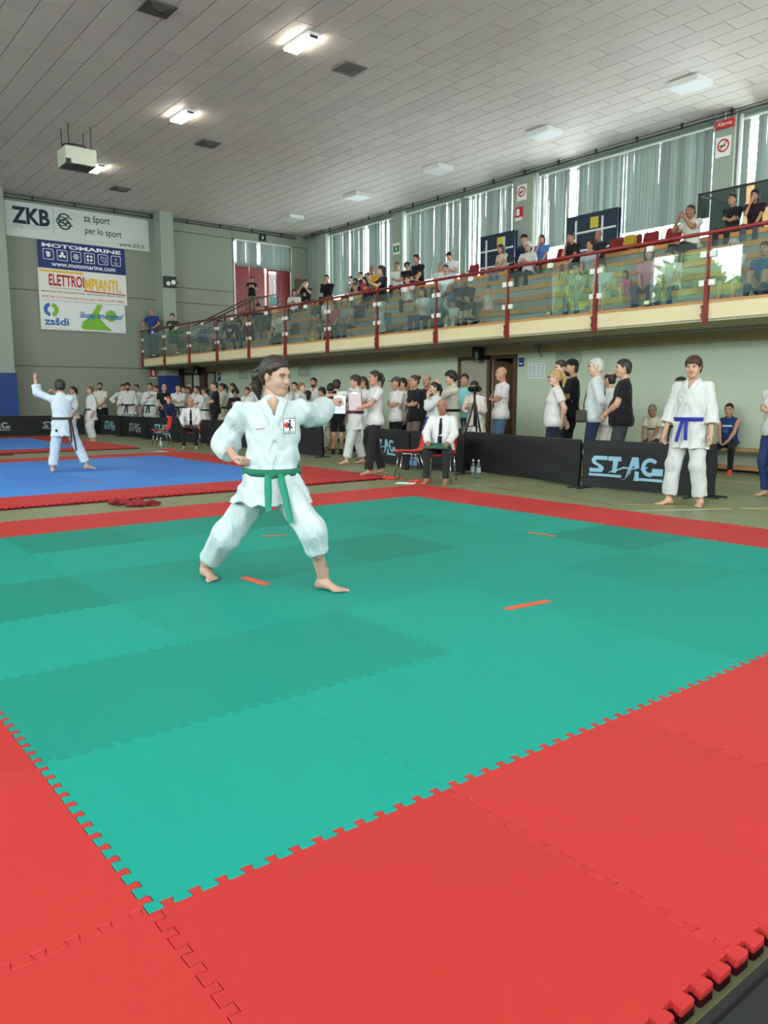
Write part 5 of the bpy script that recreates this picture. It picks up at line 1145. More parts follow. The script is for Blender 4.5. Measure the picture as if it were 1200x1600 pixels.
def person(label, x, y, z, rz, H, pose, top, bot, hair, hcol='dark', sk='a', fem=False, belt=None, bare=False, build=1.0, belly=0.0, hands=('relax', 'relax'), res=1.0, group=None, decal=None, glasses=False, tie=None, key=None, shoe=(50,50,54), beard=None, cap=None, back_tails=False):
    sc = H/1.75; J = make_pose(**pose); h = .017*res; ck = (repr(sorted(pose.items(), key=str)), round(sc, 2), build, belly, fem, hands, res)
    def cached(kind, fn):
        k = (kind,)+ck
        if k not in MESHCACHE: MESHCACHE[k] = fn().mesh(kind, sc)
        return MESHCACHE[k]
    hsc = 1.0 if H > 1.5 else 1.12
    me = cached('person%.2f' % hsc, lambda: body_geo(J, fem, h*1.1, .0085*res, .0065*res, hands, True, build, belly, hscale=hsc))
    def obj(nm, m_, mt, parent=None):
        o = bpy.data.objects.new(nm, m_); COL.objects.link(o)
        if not m_.materials: m_.materials.append(mt)
        o.material_slots[0].link = 'OBJECT'; o.material_slots[0].material = mt
        if parent: o.parent = parent
        return o
    root = obj('person', me, skin(SK[sk])); root.location = (x, y, z); root.rotation_euler = (0, 0, rz); tag(root, label, 'person', group)
    tk, tc_ = top[0], top[1]; tkind = top[2] if len(top) > 2 else ''
    js = None
    if tk == 'gi':
        js = gi_sdf(J, build=build, belly=belly)
        obj('jacket', cached('jacket', lambda: sdf_mesh(js, h*.88)), cloth(tc_, 'gi'), root)
        if belt:
            b1, b2, b3 = belt_geo(js, J, back=back_tails, **({'tails': (.46,.62), 'tail_ang': (.06,-.06)} if back_tails else {})); bm_ = cloth(belt, 'belt')
            for nm, mb in (('belt', b1), ('belt_knot', b2), ('belt_tail', b3)):
                mb.v = [tuple(c*sc for c in v) for v in mb.v]; mb.build(nm, bm_, root, smooth=(nm != 'belt_knot'))
    else:
        nm = {'tee': 't_shirt', 'long': 'shirt', 'tank': 'sleeveless_shirt'}[tk]
        obj(nm, cached(nm, lambda: tee(J, h*.9, tk, build=build, belly=belly, fem=fem, hem=.84 if pose.get('kind') == 'stand' else .9)), cloth(tc_, tkind), root)
    if back_tails:
        q = J['pelvis']+v3(-.08,0,-.13); t = np.linspace(.4, 0, 300); F = js.at(q+t[:,None]*v3(0,-1,0)); yb = t[np.argmax(F < 0)]+.006; MB().box((q[0]-.022)*sc, (q[0]+.022)*sc, -(yb+.004)*sc, -yb*sc, (q[2]-.025)*sc, (q[2]+.025)*sc).build('hem_patch', P_blk, root)
    if bot[0] == 'gi': obj('trousers', cached('gi_trousers', lambda: gi_trousers(J, h)), cloth(bot[1], 'gi'), root)
    else:
        nm = {'shorts': 'shorts', 'hakama': 'hakama', 'skirt': 'skirt'}.get(bot[0], 'trousers')
        obj(nm, cached(nm+bot[0], lambda: trousers(J, h, bot[0], build=build, belly=belly, top=-.03 if pose.get('kind') == 'stand' else .06)), cloth(bot[1]), root)
    def headobj(nm, m_, mt):
        o = obj(nm, m_, mt, root); M = Matrix(J['Rh'].tolist()).to_4x4(); M.translation = Vector(J['headc']*sc); o.matrix_local = M; return o
    if hair:
        headobj('cap' if hair == 'cap' else ('bandana' if hair == 'bandana' else 'hair'), hair_mesh(hair, .0095 if res < 1.1 else .011, sc*hsc), cloth(cap, 'cap') if hair in ('cap', 'bandana') else hairmat(hcol))
        if hair == 'cap' and hcol: headobj('hair', hair_mesh('buzz', .0095, sc), hairmat(hcol))
    if beard:
        k = ('beard', round(sc, 2))
        if k not in MESHCACHE:
            s = SDF(); s.ell((0,.03,-.04), (.063,.07,.09)); s.ell((0,.052,-.09), (.04,.04,.034), k=.03); s.cut((0,-.2,1), (0,.09,-.05)); s.cut((0,-1,0), (0,.0,0)); s.ell((0,.11,-.055), (.02,.02,.01), k=.01, op='d'); MESHCACHE[k] = sdf_mesh(s, .009).mesh('beard', sc)
        headobj('beard', MESHCACHE[k], hairmat(beard))
    if glasses:
        mb = MB()
        for sg in (-1, 1): mb.tube([(sg*.032+.023*math.cos(a), .1, .004+.018*math.sin(a)) for a in np.linspace(0, 2*math.pi, 13)[:-1]], .0025, 5, closed=True).tube([(sg*.055,.098,.006), (sg*.082,.0,.006)], .0025, 5)
        mb.tube([(-.009,.102,.006), (.009,.102,.006)], .0025, 5); mb.v = [tuple(c*sc for c in v) for v in mb.v]; headobj('glasses', mb.mesh('glasses'), M_dark)
    if not bare:
        for n in 'RL':
            V, Q = foot_geo('shoe', .011); g = Geo(); g.add(V, Q, None, rotm('z', J['fyaw'+n]), J['an'+n]); k = ('shoe', n)+ck
            if k not in MESHCACHE: MESHCACHE[k] = g.mesh('shoe', sc)
            obj('shoe', MESHCACHE[k], cloth(shoe, 'shoe'), root)
    if tie or decal:
        s = SDF(); torso(s, J, .017 if tk != 'gi' else .028, w=build, belly=belly, fem=fem)
        def patch(cx, cz, w, hgt, nx=3, nz=4):
            P = []
            for i in range(nx+1):
                row = []
                for j in range(nz+1):
                    q = v3(cx-w/2+w*i/nx, .4, cz-hgt/2+hgt*j/nz); p = J['chest']+J['Rc']@q; d = J['Rc']@v3(0,-1,0); t = np.linspace(0, .4, 160); F = s.at(p+t[:,None]*d); k = np.argmax(F < .006); row.append(tuple((p+d*t[k])*sc))
                P.append(row)
            return P
        if tie:
            P = patch(0, -.03, .075, .42, 2, 8)
            P = [[tuple(np.array(P[1][j])+(np.array(P[i][j])-np.array(P[1][j]))*(1.0 if j < 3 else (.75 if j < 7 else .5))) for j in range(9)] for i in range(3)]
            MB().sheet(P).build('tie', cloth(tie, 'tie'), root, smooth=True, fix=True)
        if decal:
            for cx, cz, w, hg, c in decal: MB().sheet(patch(cx, cz, w, hg)).build('chest_print', cloth(c, 'print'), root, smooth=True, fix=True)
    return root, J, sc

# ================================================================== everybody in the hall
PEOPLE = [
 ('boy in white gi with brown belt raising his arm on the blue mat', 4.144, 14.224, 0.04, -0.493, 1.583, {'kind': 'stand', 'armL': ((0.46, 0.08, 1.76), (1, 0, -0.8)), 'armR': ((-0.16, 0.27, 1.52), (0.6, 0.2, -0.3)), 'feet': {'R': (0.42, 0.02, 0, -1.3), 'L': (-0.2, -0.1, 0, 0.2)}, 'head': (0.15, 0.05)}, ('gi', (194, 204, 214)), ('gi', (184, 198, 212)), 'mop', 'dark', {'belt': (74, 60, 50), 'bare': True, 'res': 0.75, 'hands': ('fist', 'fist'), 'back_tails': True}),
 ('girl in white gi with dark ponytail standing just behind the boy on the blue mat', 8.053, 26.327, 0.0, 1.536, 1.687, {'kind': 'stand', 'head': (0.3, 0)}, ('gi', (200, 202, 200)), ('gi', (195, 197, 196)), 'pony', 'black', {'belt': (20, 20, 22), 'bare': True, 'fem': True, 'sk': 'a'}),
 ('girl in white gi with light brown bun at the edge of the far mat', 7.983, 24.427, 0.0, 1.604, 1.665, {'kind': 'stand', 'head': (0.2, 0)}, ('gi', (200, 202, 200)), ('gi', (195, 197, 196)), 'bun', 'light', {'belt': (20, 20, 22), 'bare': True, 'fem': True}),
 ('bearded man in cream t-shirt and black hakama with hands before his belly', 10.098, 29.75, 0.0, 2.553, 1.886, {'kind': 'stand', 'armR': 'clasp', 'armL': 'clasp'}, ('tee', (206, 204, 188)), ('hakama', (26, 26, 30)), 'short', 'black', {'beard': 'black', 'sk': 'b', 'bare': True}),
 ('girl in white gi with hand on hip leaning towards the bearded man', 10.6, 28.828, 0.0, 3.051, 1.834, {'kind': 'stand', 'armR': 'hip', 'armL': 'down', 'lean': 0.08, 'head': (-0.2, 0.1)}, ('gi', (200, 202, 200)), ('gi', (195, 197, 196)), 'sleek', 'brown', {'belt': (20, 20, 22), 'bare': True, 'fem': True}),
 ('burly bearded man in white gi resting a hand on the barrier', 10.45, 27.787, 0.0, 2.346, 1.877, {'kind': 'stand', 'armR': ((0.3, 0.3, 0.92), (0.5, -0.5, 0)), 'armL': 'down', 'lean': 0.12, 'head': (0.2, 0.15)}, ('gi', (200, 202, 200)), ('gi', (195, 197, 196)), 'short', 'black', {'belt': (20, 20, 22), 'bare': True, 'build': 1.22, 'belly': 0.04, 'beard': 'black', 'sk': 'b'}),
 ('dark haired woman with a top bun behind the burly man', 11.2, 29.016, 0.0, 2.25, 1.816, {'kind': 'stand'}, ('gi', (200, 202, 200)), ('gi', (195, 197, 196)), 'bun', 'black', {'belt': (20, 20, 22), 'bare': True, 'fem': True}),
 ('woman in white gi with arm across her chest and long black belt', 10.5, 25.99, 0.0, 2.321, 1.822, {'kind': 'stand', 'armR': 'chest', 'armL': 'down', 'head': (0.3, 0)}, ('gi', (200, 202, 200)), ('gi', (195, 197, 196)), 'sleek', 'black', {'belt': (20, 20, 22), 'bare': True, 'fem': True, 'build': 1.08, 'sk': 'b'}),
 ('young woman in white t-shirt squeezed left of the man in black', 11.0, 26.609, 0.0, 1.79, 1.76, {'kind': 'stand', 'armR': 'clasp', 'armL': 'clasp', 'head': (0.2, 0.2)}, ('tee', (204, 204, 202)), ('trousers', (200, 200, 198)), 'sleek', 'brown', {'fem': True}),
 ('balding man in black t-shirt with white sticker on the chest', 10.7, 25.289, 0.0, 2.654, 1.782, {'kind': 'stand', 'armR': 'clasp', 'armL': 'clasp', 'head': (0.25, 0.1)}, ('tee', (26, 26, 30)), ('trousers', (34, 42, 66)), 'ring', 'dark', {'belly': 0.03, 'decal': [(-0.06, 0.03, 0.1, 0.09, (230, 230, 230))], 'sk': 'a'}),
 ('small child with red bandana and navy sweater at the barrier', 10.14, 23.658, 0.0, 2.911, 1.358, {'kind': 'stand', 'armR': ((0.12, 0.3, 0.98), (0.6, -0.4, 0)), 'armL': 'down'}, ('long', (36, 42, 72)), ('trousers', (40, 42, 48)), 'bandana', None, {'cap': (190, 44, 38), 'sk': 'c'}),
 ('boy in white gi with crossed arms behind the seated left judge', 10.584, 23.906, 0.0, 2.55, 1.751, {'kind': 'stand', 'armR': 'cross', 'armL': 'cross', 'head': (0.1, 0)}, ('gi', (200, 202, 200)), ('gi', (26, 26, 30)), 'short', 'black', {'belt': (20, 20, 22), 'bare': True}),
 ('dark haired girl mostly hidden right of the boy with crossed arms', 11.5, 25.513, 0.0, 2.369, 1.707, {'kind': 'stand'}, ('gi', (200, 202, 200)), ('gi', (195, 197, 196)), 'sleek', 'black', {'belt': (20, 20, 22), 'bare': True, 'fem': True}),
 ('smiling woman in white gi with brown hair above the left judge', 11.033, 24.134, 0.0, 2.102, 1.688, {'kind': 'stand', 'armR': 'cross', 'armL': 'cross'}, ('gi', (200, 202, 200)), ('gi', (195, 197, 196)), 'bob', 'brown', {'belt': (20, 20, 22), 'bare': True, 'fem': True, 'sk': 'b'}),
 ('bald man at the back beside the far grey door', 12.2, 26.573, 0.0, 2.537, 1.805, {'kind': 'stand'}, ('tee', (204, 204, 202)), ('trousers', (40, 42, 48)), 'ring', 'grey', {'sk': 'c'}),
 ('dark haired girl in white gi with crossed arms right of the smiling woman', 10.8, 23.017, 0.0, 1.917, 1.692, {'kind': 'stand', 'armR': 'cross', 'armL': 'cross'}, ('gi', (200, 202, 200)), ('gi', (195, 197, 196)), 'sleek', 'black', {'belt': (20, 20, 22), 'bare': True, 'fem': True, 'sk': 'b'}),
 ('girl in white gi with black ponytail turned away right of the left judge', 10.55, 21.918, 0.0, 0.686, 1.639, {'kind': 'stand', 'armR': 'clasp', 'armL': 'clasp'}, ('gi', (200, 202, 200)), ('gi', (195, 197, 196)), 'pony', 'black', {'belt': (20, 20, 22), 'bare': True, 'fem': True}),
 ('man in black t-shirt in profile with folded arms left of the fighter', 10.5, 21.174, 0.0, 1.198, 1.795, {'kind': 'stand', 'armR': 'cross', 'armL': 'cross', 'head': (0.1, 0)}, ('tee', (26, 26, 30)), ('trousers', (26, 26, 30)), 'short', 'dark', {'build': 1.12, 'belly': 0.03, 'decal': [(-0.06, -0.02, 0.06, 0.08, (200, 204, 210))]}),
 ('girl in cream gi with black ponytail in profile left of the fighter', 11.0, 21.68, 0.0, 1.276, 1.753, {'kind': 'stand', 'armR': 'clasp', 'armL': 'clasp'}, ('gi', (196, 192, 174)), ('gi', (184, 178, 158)), 'pony', 'black', {'belt': (20, 20, 22), 'bare': True, 'fem': True, 'sk': 'b'}),
 ('woman with dark tied hair behind the curly haired woman', 11.8, 22.559, 0.0, 1.438, 1.775, {'kind': 'stand'}, ('gi', (200, 202, 200)), ('gi', (195, 197, 196)), 'pony_low', 'black', {'belt': (20, 20, 22), 'bare': True, 'fem': True, 'sk': 'b'}),
 ('woman with curly dark hair and black top looking down', 10.8, 20.462, 0.0, 2.481, 1.588, {'kind': 'stand', 'armR': 'phone', 'armL': 'phone', 'head': (0, 0.35)}, ('long', (26, 26, 30)), ('trousers', (40, 42, 48)), 'curly', 'black', {'fem': True, 'sk': 'b'}),
 ('girl in white gi with dark hair just left of the fighter shoulder', 10.9, 19.965, 0.0, 1.944, 1.62, {'kind': 'stand'}, ('gi', (200, 202, 200)), ('gi', (195, 197, 196)), 'sleek', 'black', {'belt': (20, 20, 22), 'bare': True, 'fem': True, 'sk': 'b'}),
 ('girl with dark hair half hidden behind the fighter ponytail', 12.0, 21.65, 0.0, 1.588, 1.764, {'kind': 'stand'}, ('gi', (200, 202, 200)), ('gi', (195, 197, 196)), 'sleek', 'black', {'belt': (20, 20, 22), 'bare': True, 'fem': True, 'sk': 'b'}),
 ('person in white gi mostly hidden behind the fighter face', 10.9, 17.863, 0.0, 1.721, 1.663, {'kind': 'stand'}, ('gi', (200, 202, 200)), ('gi', (195, 197, 196)), 'short', 'brown', {'belt': (20, 20, 22), 'bare': True}),
 ('woman with dark hair looking left beyond the fighter chin', 11.4, 18.254, 0.0, 2.234, 1.741, {'kind': 'stand'}, ('gi', (200, 202, 200)), ('gi', (195, 197, 196)), 'sleek', 'black', {'belt': (20, 20, 22), 'bare': True, 'fem': True}),
 ('fair haired girl in white gi smiling in profile to the right', 10.903, 17.124, 0.0, -2.574, 1.702, {'kind': 'stand'}, ('gi', (200, 202, 200)), ('gi', (195, 197, 196)), 'sleek', 'light', {'belt': (20, 20, 22), 'bare': True, 'fem': True, 'sk': 'c'}),
 ('bearded young man in white gi standing tall near the wall vent', 12.2, 18.531, 0.0, 2.21, 1.869, {'kind': 'stand'}, ('gi', (200, 202, 200)), ('gi', (195, 197, 196)), 'short', 'black', {'belt': (20, 20, 22), 'bare': True, 'beard': 'black', 'sk': 'b'}),
 ('child with long dark brown hair turned towards the wall', 11.298, 17.441, 0.0, -1.535, 1.497, {'kind': 'stand'}, ('gi', (200, 202, 200)), ('gi', (195, 197, 196)), 'bob', 'dark', {'belt': (20, 20, 22), 'bare': True, 'fem': True}),
 ('child with black bowl haircut looking left under the fist', 11.0, 16.342, 0.0, 1.502, 1.565, {'kind': 'stand'}, ('gi', (200, 202, 200)), ('gi', (195, 197, 196)), 'mop', 'black', {'belt': (20, 20, 22), 'bare': True, 'sk': 'b'}),
 ('boy in white shirt and beige trousers seen from behind below the fist', 11.451, 16.607, 0.0, -1.127, 1.667, {'kind': 'stand', 'armR': 'clasp', 'armL': 'clasp'}, ('long', (200, 198, 190)), ('wide', (196, 188, 164)), 'mop', 'black', {'bare': True}),
 ('man in black t-shirt and shorts with dark hair behind the fist', 10.7, 15.277, 0.0, -0.96, 1.729, {'kind': 'stand'}, ('tee', (26, 26, 30)), ('shorts', (26, 26, 30)), 'mop', 'dark', {'build': 1.05}),
 ('boy in white gi with maroon belt stepping and stretching his arm left', 9.361, 12.719, 0.0, 1.198, 1.76, {'kind': 'stand', 'armR': 'cross', 'armL': ((0.05, 0.52, 1.36), (0.3, 0, -1)), 'feet': {'R': (0.12, -0.16, 0), 'L': (-0.1, 0.24, 0)}}, ('gi', (200, 202, 200)), ('gi', (195, 197, 196)), 'fringe', 'brown', {'belt': (70, 24, 34), 'bare': True, 'hands': ('relax', 'fist')}),
 ('bald man behind the boy with maroon belt', 11.6, 15.714, 0.0, 1.808, 1.881, {'kind': 'stand'}, ('tee', (204, 204, 202)), ('trousers', (40, 42, 48)), None, None, {'sk': 'c'}),
 ('woman with glasses and brown hair left of the standing judge', 10.5, 13.988, 0.0, 1.45, 1.78, {'kind': 'stand', 'armR': 'clasp', 'armL': 'clasp'}, ('tee', (204, 204, 202)), ('trousers', (200, 198, 190)), 'pony_low', 'brown', {'fem': True, 'glasses': True, 'sk': 'b'}),
 ('standing woman judge with ponytail in white shirt and dark trousers holding score boards', 8.092, 10.45, 0.04, 1.261, 1.72, {'kind': 'stand', 'armR': ((0.12, 0.33, 1.1), (0.7, -0.3, -0.3)), 'armL': ((0.1, 0.36, 1.12), (0.7, -0.3, -0.3)), 'feet': {'R': (0.1, -0.14, 0), 'L': (-0.09, 0.17, 0)}, 'head': (0.05, 0)}, ('tee', (200, 200, 200)), ('wide', (38, 36, 38)), 'pony', 'dark', {'fem': True, 'bare': True, 'sk': 'b', 'hands': ('grip', 'grip'), 'build': 1.05}),
 ('young man in grey cap and white t-shirt with folded arms', 10.263, 12.544, 0.0, 1.409, 1.733, {'kind': 'stand', 'armR': 'cross', 'armL': 'cross'}, ('tee', (204, 202, 200)), ('trousers', (26, 26, 30)), 'cap', 'dark', {'cap': (70, 74, 72), 'sk': 'b'}),
 ('dark haired boy in white top behind the young man in the cap', 10.8, 12.986, 0.0, 1.401, 1.73, {'kind': 'stand'}, ('tee', (198, 198, 192)), ('trousers', (26, 26, 30)), 'short', 'black', {}),
 ('balding red faced man half hidden behind the boy in white', 11.5, 13.648, 0.0, 1.918, 1.725, {'kind': 'stand'}, ('tee', (200, 190, 190)), ('trousers', (40, 42, 48)), 'ring', 'brown', {'sk': 'd'}),
 ('woman in black t-shirt and brown cargo trousers with folded arms', 10.335, 12.048, 0.0, 1.473, 1.761, {'kind': 'stand', 'armR': 'cross', 'armL': 'cross'}, ('tee', (26, 26, 30)), ('wide', (112, 98, 86)), 'bun', 'brown', {'fem': True, 'sk': 'b'}),
 ('balding man in dark shirt behind the woman in black', 11.0, 12.435, 0.0, 1.981, 1.788, {'kind': 'stand'}, ('tee', (40, 42, 48)), ('trousers', (40, 42, 48)), 'ring', 'brown', {'sk': 'b'}),
 ('woman in white gi and blue belt with hand at her mouth', 10.05, 11.141, 0.0, 1.273, 1.605, {'kind': 'stand', 'armR': 'down', 'armL': 'chin'}, ('gi', (200, 202, 200)), ('gi', (195, 197, 196)), 'pony', 'black', {'belt': (44, 58, 140), 'bare': True, 'fem': True, 'sk': 'a', 'decal': [(-0.09, 0.03, 0.035, 0.05, (170, 40, 50))]}),
 ('boy in cream gi with thick black hair behind the right judge', 10.695, 11.357, 0.0, 1.077, 1.831, {'kind': 'stand', 'armR': 'phone', 'armL': 'photo', 'head': (0.1, 0.1)}, ('gi', (196, 192, 174)), ('gi', (184, 178, 158)), 'mop', 'black', {'belt': (20, 20, 22), 'bare': True}),
 ('man in teal t-shirt standing in front of the beige door leaf', 12.2, 12.547, 0.0, 2.196, 1.832, {'kind': 'stand'}, ('tee', (120, 190, 196)), ('jeans', (52, 74, 104)), 'short', 'dark', {'sk': 'b'}),
 ('man in white gi bending behind the video camera', 11.157, 11.148, 0.0, 2.007, 1.647, {'kind': 'stand', 'armR': 'phone', 'armL': 'phone', 'lean': 0.1, 'head': (0, 0.15)}, ('gi', (222, 214, 206)), ('gi', (226, 224, 220)), 'short', 'dark', {'belt': None, 'bare': True}),
 ('bald man in white t-shirt and jeans with crossed arms by the open door', 11.2, 10.512, 0.0, 1.103, 1.898, {'kind': 'stand', 'armR': 'cross', 'armL': 'cross', 'head': (0.1, 0)}, ('tee', (206, 200, 200)), ('jeans', (74, 98, 128)), None, None, {'sk': 'b', 'build': 1.05}),
 ('blonde woman in white t-shirt with ponytail and hands behind her back', 10.25, 8.431, 0.0, 0.863, 1.761, {'kind': 'stand', 'armR': 'behind', 'armL': ((0.16, -0.1, 0.92), (0.8, -0.4, 0))}, ('tee', (208, 206, 204)), ('jeans', (34, 40, 56)), 'pony', 'blond', {'fem': True, 'build': 1.12, 'belly': 0.03, 'glasses': True, 'sk': 'c'}),
 ('brown haired man half hidden behind the man in the black cap', 11.5, 9.335, 0.0, 1.205, 1.98, {'kind': 'stand', 'armR': 'cross', 'armL': 'cross'}, ('tee', (26, 26, 30)), ('trousers', (40, 42, 48)), 'short', 'brown', {'sk': 'c'}),
 ('man in black cap and black t-shirt with short beard', 10.8, 8.537, 0.0, 0.843, 1.949, {'kind': 'stand', 'armR': 'cross', 'armL': 'cross', 'head': (0.15, 0)}, ('tee', (22, 22, 26)), ('trousers', (34, 34, 38)), 'cap', 'dark', {'cap': (20, 20, 24), 'beard': 'dark', 'sk': 'b', 'build': 1.06}),
 ('white haired man in pale checked shirt with shoulder bag', 10.55, 7.86, 0.0, 0.553, 1.932, {'kind': 'stand', 'armR': 'down', 'armL': ((0.16, -0.06, 0.93), (0.7, -0.5, 0)), 'head': (0.1, 0)}, ('long', (206, 212, 216), 'check'), ('jeans', (40, 54, 82)), 'short', 'white', {'glasses': True, 'sk': 'c', 'build': 1.08, 'belly': 0.02}),
 ('woman with dark hair in a bun hidden behind the checked shirt', 11.4, 8.207, 0.0, 0.1, 1.725, {'kind': 'stand'}, ('tee', (204, 204, 202)), ('trousers', (210, 206, 196)), 'bun', 'black', {'fem': True}),
 ('stout man in black t-shirt and grey shorts with sunglasses on his head', 10.05, 6.999, 0.0, 0.696, 1.87, {'kind': 'stand', 'armR': 'clasp', 'armL': 'clasp', 'head': (0.15, 0)}, ('tee', (24, 24, 28)), ('shorts', (58, 60, 62)), 'short', 'dark', {'build': 1.15, 'belly': 0.05, 'decal': [(0.07, 0.05, 0.05, 0.05, (200, 204, 204))]}),
 ('seated man in beige t-shirt with forearms on his knees beside the barrier', 13.22, 8.505, 0.0, 1.706, 1.427, {'kind': 'sit', 'armR': 'knees', 'armL': 'knees', 'lean': 0.25, 'seat': 0.552, 'drop': 0.552, 'head': (0, 0.0)}, ('tee', (206, 198, 176)), ('trousers', (52, 54, 58)), 'buzz', 'grey', {'sk': 'd', 'decal': [(0, -0.03, 0.16, 0.04, (60, 62, 60))]}),
 ('girl with dark tied hair and white gi hidden behind the blue belt boy', 9.9, 5.978, 0.0, 1.329, 1.591, {'kind': 'stand'}, ('gi', (200, 202, 200)), ('gi', (195, 197, 196)), 'pony', 'black', {'belt': (20, 20, 22), 'bare': True, 'fem': True}),
 ('boy in white gi with blue belt standing at the right edge of the mat', 8.87, 5.195, 0.0, 1.717, 1.802, {'kind': 'stand', 'head': (0.12, 0.1), 'feet': {'R': (0.2, 0.06, 0, -0.5), 'L': (-0.14, -0.04, 0, 0.25)}, 'armR': ((0.26, 0.1, 0.86), (0.5, -0.7, 0)), 'armL': ((0.27, 0.06, 0.86), (0.5, -0.7, 0))}, ('gi', (200, 202, 200)), ('gi', (195, 197, 196)), 'fringe', 'brown', {'belt': (44, 52, 150), 'bare': True, 'sk': 'a', 'res': 0.62}),
 ('seated man in blue sleeveless shirt leaning forward on the bench', 13.35, 7.107, 0.0, 1.745, 1.455, {'kind': 'sit', 'armR': 'lap', 'armL': 'lap', 'lean': 0.12, 'seat': 0.541, 'drop': 0.541, 'spread': 1.6, 'head': (0.05, 0)}, ('tank', (30, 54, 104)), ('trousers', (24, 25, 30)), 'buzz', 'dark', {'sk': 'b', 'shoe': (220, 70, 50), 'build': 1.12, 'decal': [(0, 0.05, 0.2, 0.035, (190, 200, 210)), (0.03, -0.05, 0.1, 0.08, (70, 90, 130))]}),
 ('woman in white t-shirt and blue trousers with crossed arms cut by the right edge', 10.563, 4.977, 0.0, 1.313, 1.702, {'kind': 'stand', 'armR': 'cross', 'armL': 'cross'}, ('tee', (204, 204, 202)), ('trousers', (44, 62, 112)), 'pony', 'brown', {'fem': True, 'bare': True}),
 ('seated judge with white shirt black tie and dark board in front of the left barrier', 8.888, 19.343, 0.0, 2.571, 1.7, {'kind': 'sit', 'armR': ((0.17, 0.33, 1.02), (0.9, -0.5, 0)), 'armL': ((0.17, 0.33, 1.02), (0.9, -0.5, 0)), 'seat': 0.453, 'drop': 0.453, 'spread': 1.25, 'head': (-0.05, 0.05)}, ('long', (210, 208, 208)), ('trousers', (26, 26, 28)), 'ring', 'grey', {'tie': (24, 24, 30), 'bare': True, 'sk': 'b', 'build': 1.08, 'belly': 0.03, 'hands': ('grip', 'grip')}),
 ('seated bald judge with white shirt black tie and green board beside the empty chair', 8.377, 9.131, 0.0, 2.19, 1.642, {'kind': 'sit', 'armR': ((0.17, 0.33, 1.02), (0.9, -0.5, 0)), 'armL': ((0.17, 0.33, 1.02), (0.9, -0.5, 0)), 'seat': 0.469, 'drop': 0.469, 'spread': 1.25, 'head': (0.05, 0.1)}, ('long', (210, 210, 210)), ('trousers', (40, 40, 42)), None, None, {'tie': (26, 28, 36), 'bare': True, 'sk': 'd', 'build': 1.15, 'belly': 0.04, 'hands': ('grip', 'grip'), 'res': 0.8}),
 ('man in blue polo shirt leaning on the left end of the balcony rail', 12.45, 30.239, 2.85, 2.315, 1.95, {'kind': 'stand', 'armR': 'rail', 'armL': 'rail', 'lean': 0.12}, ('tee', (40, 62, 130)), ('jeans', (86, 108, 134)), 'short', 'grey', {'sk': 'b', 'res': 1.15, 'group': 'spectators in the stands'}),
 ('boy in dark green t-shirt standing at the balcony rail beside the man in blue', 12.45, 28.396, 2.85, 2.379, 1.58, {'kind': 'stand', 'armR': 'phone', 'armL': 'rail'}, ('tee', (34, 60, 44)), ('shorts', (80, 100, 124)), 'fringe', 'black', {'res': 1.15, 'group': 'spectators in the stands'}),
 ('woman in blue patterned top reclining on the lowest step near the left end', 13.55, 28.136, 2.85, 2.344, 1.69, {'kind': 'sit', 'armR': 'knees', 'armL': 'knees', 'lean': 0.3, 'seat': 0.41, 'drop': 0.41}, ('long', (52, 62, 110)), ('trousers', (120, 112, 92)), 'long', 'brown', {'fem': True, 'res': 1.15, 'group': 'spectators in the stands'}),
 ('grey haired man in black t-shirt with white print low on the left stands', 13.55, 25.908, 2.85, 2.311, 1.9, {'kind': 'sit', 'armR': 'knees', 'armL': 'knees', 'lean': 0.3, 'seat': 0.37, 'drop': 0.37}, ('tee', (26, 26, 30)), ('jeans', (60, 66, 88)), 'short', 'grey', {'decal': [(0, 0.05, 0.14, 0.08, (210, 212, 212))], 'res': 1.15, 'group': 'spectators in the stands'}),
 ('man in dark grey shirt at the left behind the third glass panel', 13.55, 26.657, 2.85, 2.235, 1.75, {'kind': 'sit', 'armR': 'knees', 'armL': 'knees', 'lean': 0.3, 'seat': 0.4, 'drop': 0.4}, ('tee', (56, 58, 60)), ('trousers', (40, 42, 48)), 'short', 'dark', {'sk': 'd', 'res': 1.15, 'group': 'spectators in the stands'}),
 ('boy in black t-shirt leaning forward beside the grey haired man', 13.55, 25.249, 2.85, 2.387, 1.54, {'kind': 'sit', 'armR': 'knees', 'armL': 'knees', 'lean': 0.3, 'seat': 0.45, 'drop': 0.45}, ('tee', (28, 28, 32)), ('trousers', (40, 42, 48)), 'fringe', 'black', {'sk': 'b', 'res': 1.15, 'group': 'spectators in the stands'}),
 ('dark haired woman covering her face with both hands', 13.55, 24.733, 2.85, 2.379, 1.8, {'kind': 'sit', 'armR': 'chin', 'armL': 'chin', 'lean': 0.2, 'seat': 0.39, 'drop': 0.39}, ('tee', (30, 30, 34)), ('jeans', (52, 74, 104)), 'long', 'black', {'fem': True, 'sk': 'b', 'res': 1.15, 'group': 'spectators in the stands'}),
 ('man in black t-shirt with white lettering standing before the red doors', 16.509, 29.62, 4.75, 2.546, 1.54, {'kind': 'stand', 'armR': 'phone', 'armL': 'phone', 'head': (0, 0.35)}, ('tee', (24, 30, 30)), ('trousers', (110, 104, 74)), 'short', 'black', {'decal': [(0, 0.06, 0.24, 0.06, (220, 224, 224))], 'sk': 'b', 'res': 1.15, 'group': 'spectators in the stands'}),
 ('man with dark cap and patterned shirt below the red doors', 14.35, 25.33, 3.23, 2.364, 1.95, {'kind': 'sit', 'armR': 'lap', 'armL': 'lap', 'lean': 0.08, 'seat': 0.36, 'drop': 0.36}, ('tee', (60, 50, 62)), ('trousers', (40, 42, 48)), 'cap', 'dark', {'cap': (40, 36, 48), 'sk': 'b', 'res': 1.15, 'group': 'spectators in the stands'}),
